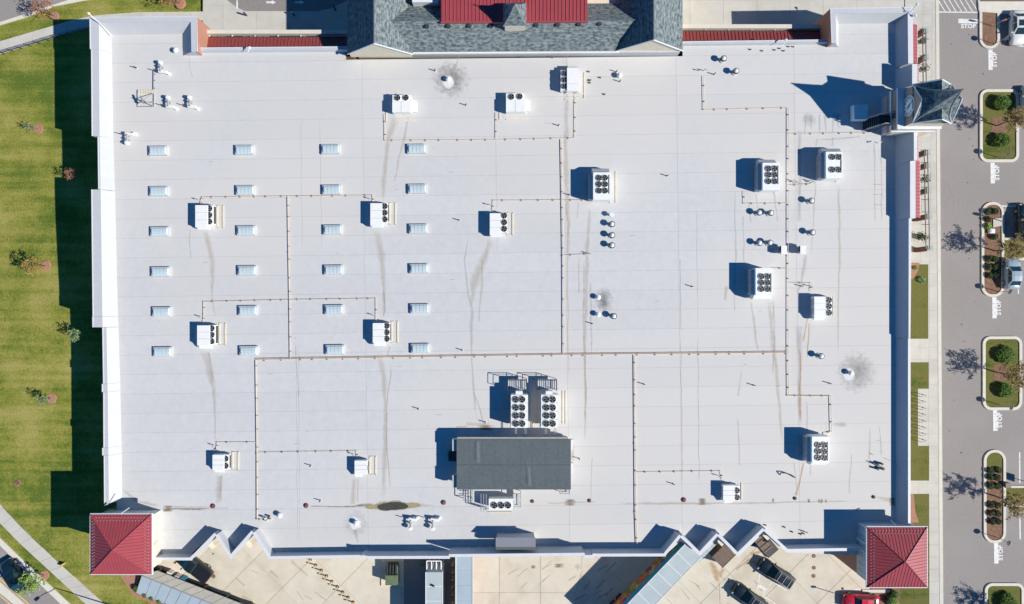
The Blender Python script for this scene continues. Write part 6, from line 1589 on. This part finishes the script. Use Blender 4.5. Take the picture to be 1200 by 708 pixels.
# yellow bollards on a diagonal
o0=None
for i,(x,y) in enumerate(((362.8,657.3),(369,663.8),(375.6,670),(381.8,676.6),(388,683),(394.4,689.2),(400.8,695.6),(407.2,701.8),(413,707.4))):
    if o0 is None:
        o0=bpy.data.objects.new('bollard',None); COL.objects.link(o0); MB().cyl(0,0,0,.95,.09,n=8).cyl(0,0,.95,1.0,.09,.03,n=8).build('post', M['yellow_paint'], o0); MB().cyl(0,0,0,.05,.2,n=8).build('base', M['dark_metal'], o0); o=o0
    else: o=copy_tree(o0)
    v=P(x,y,.5); o.location=(v.x,v.y,.05); tag(o,'yellow bollard, %s from the top of the slanting row in the yard'%['first','second','third','fourth','fifth','sixth','seventh','eighth','ninth'][i],'bollard','yellow bollards in a slanting row')
# green transformer
t=thing('transformer','green utility transformer with finned top on a tan pad in the yard','transformer',(0,0,0)); q=wr(446.6,657.5,472.5,687,.2)
MB().rect(q[0],q[1],q[2],q[3],.04,.2).build('pad', M['sleeper'], t); q=wr(451.5,674.5,465.8,686,1.6); MB().rect(q[0],q[1],q[2],q[3],.2,1.6).build('cabinet', M['green_metal'], t)
q2=wr(452.5,664,466.3,674.5,1.2); MB().rect(q2[0],q2[1],q2[2],q2[3],.2,1.1).build('tank', M['green_metal'], t)
for k in range(4): x=q2[0]+.2+k*(q2[2]-q2[0]-.4)/3; MB().rect(x-.08,q2[1]+.05,x+.08,q2[3]+.3,.3,1.45).build('fin', M['dark_metal'], t)
# dark sheet painting the dock's shade onto the yard, blue roof
struct(MB().prism(pxs([(473.5,640),(533,640),(533,760),(473.5,760)]),.04,.058).build('dock_shade_sheet', M['asphalt_dark']))
t=thing('dock_canopy','flat pale blue roof panel over the yard wall beside the white trailer','canopy',(0,0,0)); q=wr(533.6,651,554.5,740,4.3)
for k in range(5):
    ya=q[1]+(q[3]-q[1])*k/5+.006; yb_=q[1]+(q[3]-q[1])*(k+1)/5-.006; MB().rect(q[0]+.1,ya,q[2]-.1,yb_,4.1,4.28).build('roof_panel', M['light_blue_metal'], t)
MB().rect(q[0],q[1],q[0]+.1,q[3],4.08,4.33).build('edge_trim', M['cornice'], t); MB().rect(q[2]-.1,q[1],q[2],q[3],4.08,4.33).build('edge_trim', M['cornice'], t)
MB().rect(q[0]+.3,q[1],q[0]+.5,q[3],0,4.1).build('wall', M['brick'], t)
for i,y in enumerate((661,669.5,678,686.5,695.2,704)):
    t=thing('bollard','yellow bollard, %s from the top in the dock shade left of the pale blue roof'%['first','second','third','fourth','fifth','sixth'][i],'bollard',(0,0,0),'yellow bollards beside the dock'); v=P(530.6,y,.6); MB().cyl(v.x,v.y,.05,1.1,.14,n=8).build('post', M['yellow_paint'], t); MB().cyl(v.x,v.y,1.1,1.16,.14,.04,n=8).build('cap', M['yellow_paint'], t)
t=thing('dock_gate','white tubular dock gate frame above the white trailer','gate',(0,0,0)); q=wr(500,657.5,516.8,667.2,4.2)
for k in range(4): x=q[0]+k*(q[2]-q[0])/3; MB().tube((x,q[1],4.2),(x,q[3],4.2),.07).build('bar', M['white_metal'], t); MB().tube((x,q[1],4.2),(x,q[1],0.05),.05).build('post', M['white_metal'], t)
MB().tube((q[0],q[3],4.2),(q[2],q[3],4.2),.08).build('bar', M['white_metal'], t)
t=thing('waste_bin','green waste bin in the dark dock corner','bin',(0,0,0)); v=P(494.5,661,1); MB().box(v.x,v.y,.05,.45,.4,.9).build('body', M['green_metal'], t); MB().box(v.x,v.y,.95,.5,.45,.07).build('lid', M['green_metal'], t)
def trailer(name,label,pts_c,L,Wd,rot,zt,side=None,ribs=7):
    t=thing(name,label,'trailer',(pts_c[0],pts_c[1],0),rz=rot)
    MB().box(0,0,1.1,L,Wd,zt-1.1-.05).build('body', M['trailer_white'], t)
    n=ribs; 
    for k in range(n):
        x=-L/2+L*(k+.5)/n; rp_=MB().box(x,0,zt-.05,L/n-.05,Wd-.02,.05).build('roof_panel', M['trailer_white'], t)
    for k in range(n-1): x=-L/2+L*(k+1)/n; MB().box(x,0,zt-.03,.06,Wd-.02,.045).build('roof_rib', M['white_metal'], t)
    for s in (-1,1): MB().box(0,s*(Wd/2),zt-.12,L,.06,.15).build('roof_rail', M['white_metal'], t)
    MB().box(0,0,.95,L-.4,Wd*.4,.15).build('chassis', M['dark_metal'], t)
    for x in (-L/2+1.2,-L/2+2.4):
        for s in (-1,1):
            w_=MB(); w_.tube((x,s*(Wd/2-.3),.5),(x,s*(Wd/2-.02),.5),.5,n=14); w_.build('wheel', M['tyre'], t)
    if side:
        mb=MB(); y=Wd/2+.05; mb.face([(L/2-.1,y,1.15),(-L/2+.1,y,1.15),(-L/2+.1,y,zt-.15),(L/2-.1,y,zt-.15)],0,[(0,0),(L,0),(L,zt-1.3),(0,zt-1.3)]); mb.build('side_print', M[side], t)
    return t
v=P(508.6,730,4.0); trailer('semi_trailer','white box trailer backed to the dock with a small dark mark on its roof',(v.x,v.y),12.2,2.0,R(90),4.0)
t=thing('roof_fitting','small dark fitting on the roof of the white box trailer','fitting',(0,0,0)); v=P(507,686,4.0); MB().box(v.x,v.y,4.0,.45,.22,.12,-.4).build('base', M['black'], t); MB().box(v.x+.15,v.y-.05,4.12,.2,.14,.1,.5).build('cap', M['brown_metal'], t)
v1=P(813.5,644,4.1); v2=P(752,708,4.1); d=(v2-v1); d.z=0; dn=d.normalized(); Lt=13.5; c=v1+dn*(Lt/2); trailer('semi_trailer','long pale trailer parked diagonally with colourful fruit and vegetable print on its side',(c.x-dn.y*0,c.y),Lt,2.45,math.atan2(-dn.y,-dn.x),4.1,'print',8)
v1=P(838.5,632.6,4.0); v2=P(816,656,4.0); d=(v2-v1); d.z=0; dn=d.normalized(); c=v1+dn*1.7+Vector((0,0,0)); 
t=thing('dock_shelter','narrow pale ribbed dock shelter roof in the middle dock bay','dock shelter',(c.x,c.y,0),rz=math.atan2(-dn.y,-dn.x))
for k in range(4): MB().box(-1.7+.42+k*.85,.0,3.85,.82,.95,.12).build('roof_panel', M['trailer_white'], t)
MB().box(0,-.45,0,3.4,.08,3.85).build('side_wall', M['dark_metal'], t)
def skip(name,label,px,py,L,Wd,h,rot,m,ribs=5):
    v=P(px,py,h); t=thing(name,label,name.replace('_',' '),(v.x,v.y,0.05),rz=rot)
    MB().box(0,0,0,L,Wd,h).build('body', M[m], t)
    for k in range(ribs): MB().box(-L/2+.2+k*(L-.4)/(ribs-1),0,h,.09,Wd,.07).build('rib', M[m], t)
    [MB().box(0,sy*(Wd/2+.04),h-.12,L+.16,.07,.16).build('rim', M[m], t) for sy in (-1,1)]; return t
skip('compactor','brown steel compactor in the middle dock bay above the orange rust stain',848,651.5,2.25,1.75,1.6,R(45),'brown_metal')
skip('compactor','narrow brown compactor arm in the right dock bay',893.5,635.8,2.4,1.2,1.5,R(-50),'brown_metal',4)
t=thing('dock_leveller','dark dock plate with small white machine in the right dock bay','dock plate',(0,0,0)); v=P(899,640,.4); MB().box(v.x,v.y,.05,2.6,1.7,.3,R(-50)).build('plate', M['dark_metal'], t); MB().box(v.x+.1,v.y+.1,.35,.4,.4,.5,R(-50)).build('machine', M['white_metal'], t)
MB().box(v.x-1.6,v.y+.3,.05,1.2,.2,.5,.3).build('arm', M['dark_metal'], t)
for x,y,l in ((247.5,638.5,'first dock tooth at left'),(291.5,637.5,'second dock tooth at left')):
    t=thing('dock_box','small cream box in the tip of the '+l,'box',(0,0,0)); v=P(x,y,3); MB().box(v.x,v.y,.05,.95,.55,2.9,R(-45)).build('body', M['cream'], t); MB().box(v.x,v.y,2.95,1.0,.6,.06,R(-45)).build('lid', M['cream'], t)
for x,y,l in ((800,639.5,'left of the three right teeth'),(844.5,636,'middle of the three right teeth'),(898,629,'rightmost tooth')):
    t=thing('dock_box','small cream box in the tip of the '+l,'box',(0,0,0)); v=P(x,y,2.6); MB().box(v.x,v.y,.05,.8,.4,2.5,R(-45)).build('body', M['cream'], t); MB().box(v.x,v.y,2.55,.85,.45,.06,R(-45)).build('lid', M['cream'], t)
for x,y,l in ((953.7,651.6,'highest of the three red brown covers right of the dark cars'),(953.8,665.4,'middle of the three red brown covers right of the dark cars'),(953.4,675,'lowest of the three red brown covers right of the dark cars'),(250.2,675.4,'round brown cover behind the pickup'),(249.8,649,'small red cover under the first left dock tooth')):
    t=thing('manhole_cover',l,'manhole cover',(0,0,0)); v=P(x,y,.06); r_=.25 if x>900 or y>670 else .11; MB().cyl(v.x,v.y,.04,.07,r_,n=16).build('frame', M['dark_metal'], t); MB().cyl(v.x,v.y,.07,.085,r_*.88,n=16).build('lid', M['manhole'], t)
YZ=.056
for a,b,c,d_ in ((893.5,655,886.5,692),(893.5,655,932,679),(905,681,893,697.5),(888,684,897,690.5),(893,697.5,915,712),(905,681,921,692),(1000,690.5,1020,690.5),(1001,669,1005,669)):
    line(a,b,c,d_,1.3,z=YZ+.004)
pm([(888,684),(897,689),(896,692.5),(887,687.5)],z=YZ+.010)
struct(MB().prism(pxs([(1010,690.5),(1042,690.5),(1042,694),(1010,694)]),.0,.17).build('kerb', M['kerb']))
# yard stains
yz=[.0525]
def ys(pts,w,m): stain(pts,w,m,syard,yz[0]); yz[0]+=.0003
def yb2(x,y,a,b,m): blot(x,y,a,b,m,syard,yz[0]); yz[0]+=.0003
ys([(831,657),(840,672),(842,682)],[9,13,8],'st_orange'); ys([(848,666),(843,676)],[7,8],'st_orange'); ys([(843,680),(844,712)],[4,1.5],'st_orange'); ys([(878,650),(890,647),(905,640)],[8,6,6],'st_orange'); ys([(862,668),(880,655)],[4,6],'st_orange')
ys([(875,655),(890,662)],[5,3],'st_orange')
for i in range(9): x=660+random.uniform(0,60); y=668+random.uniform(0,36); ys([(x,y),(x+random.uniform(8,16),y-random.uniform(6,14))],[random.uniform(3,6)]*2,'st_tyre')
for i in range(7): x=590+random.uniform(0,50); y=665+random.uniform(0,36); ys([(x,y),(x+random.uniform(8,14),y-random.uniform(6,12))],[3,3],'st_tyre')
for i in range(8): x=780+random.uniform(0,110); y=672+random.uniform(0,36); ys([(x,y),(x+random.uniform(8,14),y+random.uniform(6,14))],[random.uniform(2,5)]*2,'st_tyre')
for i in range(7): x=270+random.uniform(0,120); y=665+random.uniform(0,36); ys([(x,y),(x+random.uniform(8,18),y+random.uniform(4,14))],[random.uniform(3,7)]*2,'st_tyre')
ys([(340,656),(362,676)],[8,4],'st_tyre'); yb2(655,663,9,2.5,'st_brown'); yb2(625,664.5,5,2,'st_brown'); yb2(677,664,6,7,'st_tyre' if False else 'st_track')
az_=[.0045]
def al(pts,w,m): stain(pts,w,m,syard,az_[0]); az_[0]+=.0003
al([(1133,590),(1133.6,598),(1128,606)],[1.5,2,1.5],'st_tyre'); blot(1152,86.5,3,2.4,'st_cloud',syard,.0062)
for i in range(15):   # oil drips and tyre tracks in the drive lane
    x=random.uniform(1112,1146); y=random.uniform(40,700); blot(x,y,random.uniform(1,3.2),random.uniform(1,3.5),'st_cloud',syard,.0065+i*.0002)
for i,pp in enumerate(([(1110,215),(1118,232),(1117,250)],[(1126,380),(1135,392),(1147,394)],[(1180,360),(1188,372),(1186,390)],[(1112,520),(1121,530),(1123,548)])): stain(pp,1.1,'st_tyre',syard,.0120+i*.0003)

# ============================================================ VEHICLES
def loft(mb, secs, closed_caps=True, mi=0):
    n=len(secs[0]); b=len(mb.v)
    for s in secs: mb.v+=[tuple(p) for p in s]
    for i in range(len(secs)-1):
        for j in range(n-1):
            a=b+i*n+j; mb.f.append((a,a+1,a+n+1,a+n)); mb.mi.append(mi)
    mb.f.append(tuple(b+j for j in range(n))[::-1]); mb.mi.append(mi)
    mb.f.append(tuple(b+(len(secs)-1)*n+j for j in range(n))); mb.mi.append(mi)
_paint={}
def paint(col,rough=.3):
    if col not in _paint:
        m=mat('car_paint',col,rough,.02,1.0); m.node_tree.nodes['Principled BSDF'].inputs['Coat Weight'].default_value=.5; _paint[col]=m
    return _paint[col]
def car(name,label,px,py,ang,col,L=4.6,kind='sedan',z0=0.0,group=None,Wd=1.82,moon=False,cat='car'):
    v=P(px,py,z0+.9); t=thing(name,label,cat,(v.x,v.y,z0),rz=ang); 
    if group: t['group']=group
    pm_=paint(col); s=L/4.6; h=Wd/2; suv=.18 if kind in('suv','van') else 0
    # body shell stations: x (front +), half width, shoulder height, crown height
    st=[(-2.3,.70,.55,.60),(-2.24,.84,.78,.86),(-2.0,.93,.86,.97+suv*.5),(-1.3,.99,.90,1.0+suv*.5),(-.2,1.0,.90,.98+suv*.4),(.8,1.0,.88,.96+suv*.3),(1.35,.985,.84,.94+suv*.3),(1.9,.94,.74,.82+suv*.6),(2.18,.85,.64,.70+suv*.6),(2.3,.70,.48,.55+suv*.4)]
    secs=[]
    for x,wf,sh_,cr in st:
        wd=h*wf; x*=s
        secs.append([(x,-wd*.92,.22),(x,-wd,.45),(x,-wd*.99,sh_-.08),(x,-wd*.93,sh_+.02),(x,-wd*.6,cr),(x,0,cr+.03),(x,wd*.6,cr),(x,wd*.93,sh_+.02),(x,wd*.99,sh_-.08),(x,wd,.45),(x,wd*.92,.22)])
    mb=MB(); loft(mb,secs); body=mb.build('body', pm_, t)
    bm=bmesh.new(); bm.from_mesh(body.data); bmesh.ops.recalc_face_normals(bm, faces=bm.faces[:]); bm.to_mesh(body.data); bm.free()
    body.data.polygons.foreach_set('use_smooth',[True]*len(body.data.polygons))
    # greenhouse
    zt=1.44+suv
    if kind=='pickup': gx=[-.35,-.15,.55,1.15]
    elif kind in('suv','van'): gx=[-2.1,-1.75,.35,1.1]
    else: gx=[-1.85,-1.1,.25,1.1]
    gx=[g*s for g in gx]; zb=.96+suv*.35; wb=h*.88; wt=h*.68
    mb=MB(); A=[(gx[0],-wb,zb-.05),(gx[3],-wb,zb-.05),(gx[3],wb,zb-.05),(gx[0],wb,zb-.05)]; B=[(gx[1],-wt,zt),(gx[2],-wt,zt),(gx[2],wt,zt),(gx[1],wt,zt)]
    mb.face(B)
    for i in range(4): j=(i+1)%4; mb.face([A[i],A[j],B[j],B[i]])
    cab=mb.build('cabin', pm_, t)
    rp_=MB(); loft(rp_,[[(gx[1]-.05,-wt-.02,zt-.02),(gx[1]-.05,-wt*.5,zt+.015),(gx[1]-.05,wt*.5,zt+.015),(gx[1]-.05,wt+.02,zt-.02)],[((gx[1]+gx[2])/2,-wt-.03,zt),((gx[1]+gx[2])/2,-wt*.5,zt+.05),((gx[1]+gx[2])/2,wt*.5,zt+.05),((gx[1]+gx[2])/2,wt+.03,zt)],[(gx[2]+.05,-wt-.02,zt-.02),(gx[2]+.05,-wt*.5,zt+.015),(gx[2]+.05,wt*.5,zt+.015),(gx[2]+.05,wt+.02,zt-.02)]]); rf=rp_.build('roof', pm_, t)
    if moon: MB().box((gx[1]+gx[2])/2+.1,0,zt+.03,.75,.8,.03).build('sunroof', M['glass'], rf)
    def quad(name,a,b,c,d,o):
        mb=MB(); n=(Vector(b)-Vector(a)).cross(Vector(d)-Vector(a)).normalized()*o; q=[Vector(k)+n for k in (a,b,c,d)]; mb.face(q); mb.face([k-n*.9 for k in q][::-1]); return mb.build(name,M['glass'],cab)
    e=.06
    def mixp(a,b,t_): return tuple(Vector(a).lerp(Vector(b),t_))
    def inset(a,b,c,d,u=.07,v0=.1,v1=.08):
        ab0,ab1=mixp(a,b,u),mixp(a,b,1-u); dc0,dc1=mixp(d,c,u),mixp(d,c,1-u)
        return mixp(ab0,dc0,v0),mixp(ab1,dc1,v0),mixp(ab1,dc1,1-v1),mixp(ab0,dc0,1-v1)
    quad('windshield',*inset(A[1],A[2],B[2],B[1]),.012); quad('rear_window',*inset(A[3],A[0],B[0],B[3]),.012)
    for (a,b,c,d) in ((A[0],A[1],B[1],B[0]),(A[2],A[3],B[3],B[2])):
        for u0,u1 in ((.1,.47),(.51,.9)):
            p1,p2,p3,p4=mixp(a,b,u0),mixp(a,b,u1),mixp(d,c,min(u1,.95)),mixp(d,c,max(u0,.05)); quad('side_window',mixp(p1,p4,.12),mixp(p2,p3,.12),mixp(p2,p3,.9),mixp(p1,p4,.9),.012)
    for x in (-1.38*s,1.4*s):
        for y in (-1,1):
            w_=MB(); w_.tube((x,y*(h-.22),.33),(x,y*(h+.01),.33),.33,n=16); wh=w_.build('wheel', M['tyre'], t)
            MB().tube((x,y*(h+.005),.33),(x,y*(h+.03),.33),.2,n=10).build('rim', M['grey_metal'], wh)
    for y in (-1,1):
        MB().box(2.17*s,y*h*.72,.58+suv,.12,.26,.07,y*-.35).build('headlight', M['grey_metal'], t); MB().box(-2.25*s,y*h*.72,.66,.07,.26,.12,y*.2).build('taillight', M['red_paint'], t)
        MB().box(gx[3]-.28,y*(h+.08),.95,.14,.24,.13).build('mirror', pm_, t)
    if kind=='pickup':
        MB().box(-1.32*s,0,.98,1.85*s,Wd*.86,.09).build('bed_cover', M['black'], t)
    if kind=='suv':
        for y in (-1,1): MB().tube((gx[1],y*wt*.95,zt+.09),(gx[2],y*wt*.95,zt+.09),.025,n=5).build('roof_rail', M['grey_metal'], rf)
        for k in range(3): x=gx[1]+(gx[2]-gx[1])*(k+.5)/3; MB().box(x,0,zt+.06,.05,wt*1.9,.04).build('cross_bar', M['grey_metal'], rf)
    return t
DK=(.012,.022,.032)
car('parked_car','dark estate car with roof rails, upper of the two in the yard',910.5,673,R(180-33),DK,4.9,'suv',.05)
car('parked_car','dark estate car with roof rails, lower of the two, cut by the bottom edge',880,702.5,R(180-35),DK,4.9,'suv',.05)
car('parked_car','bright red car at the bottom edge near the right tower',1010.5,706.5,R(178),(.62,.01,.04),4.5,'sedan',.05)
car('pickup_truck','black pickup with covered bed below the first left dock tooth',226,664.2,R(180-38),(.015,.02,.022),5.0,'pickup',.05,Wd=1.9,cat='pickup truck')
car('moving_car','dark teal sedan on the street at bottom left',14.2,675.6,R(123),(.008,.025,.035),4.3,'sedan',Z1+.015)
car('parked_car','white car with sunroof beside the top mulch island',1194.5,31.5,R(-90),(.72,.72,.71),4.3,'sedan',0,moon=True)
car('parked_car','dark van beside the middle shrub island at the right edge',1203,260.5,R(90),(.02,.035,.045),4.7,'van',0,cat='van')
car('parked_car','pale blue grey car with teal windshield below the middle divider',1188.5,320.5,R(90),(.34,.42,.48),3.9,'sedan',0)
car('parked_car','silver car at the right edge beside the hedge island nearest the clock tower',1208,121,R(90),(.45,.5,.53),4.6,'sedan',0)
t=thing('sign_post','short sign post by the red car with a long thin shadow','sign post',(0,0,0)); v=P(984,697,0.05); MB().tube((v.x,v.y,.05),(v.x,v.y,2.7),.045).build('post', M['dark_metal'], t); MB().box(v.x,v.y,2.6,.45,.22,.18).build('lamp', M['dark_metal'], t)  # the dark box on top is the small sign
for i,(x,y) in enumerate(((287.5,16.6),(343.5,16.2),(392.3,10.2))):
    t=thing('bollard',['dark bollard at the left end of the driveway, top edge','dark bollard at the middle of the driveway edge','dark bollard in shade at the right end of the driveway'][i],'bollard',(0,0,0),'dark bollards by the top driveway'); v=P(x,y,.5); MB().cyl(v.x,v.y,.06,1.0,.11,n=8).build('post', M['dark_metal'], t); MB().cyl(v.x,v.y,1.0,1.08,.11,.04,n=8).build('cap', M['dark_metal'], t)
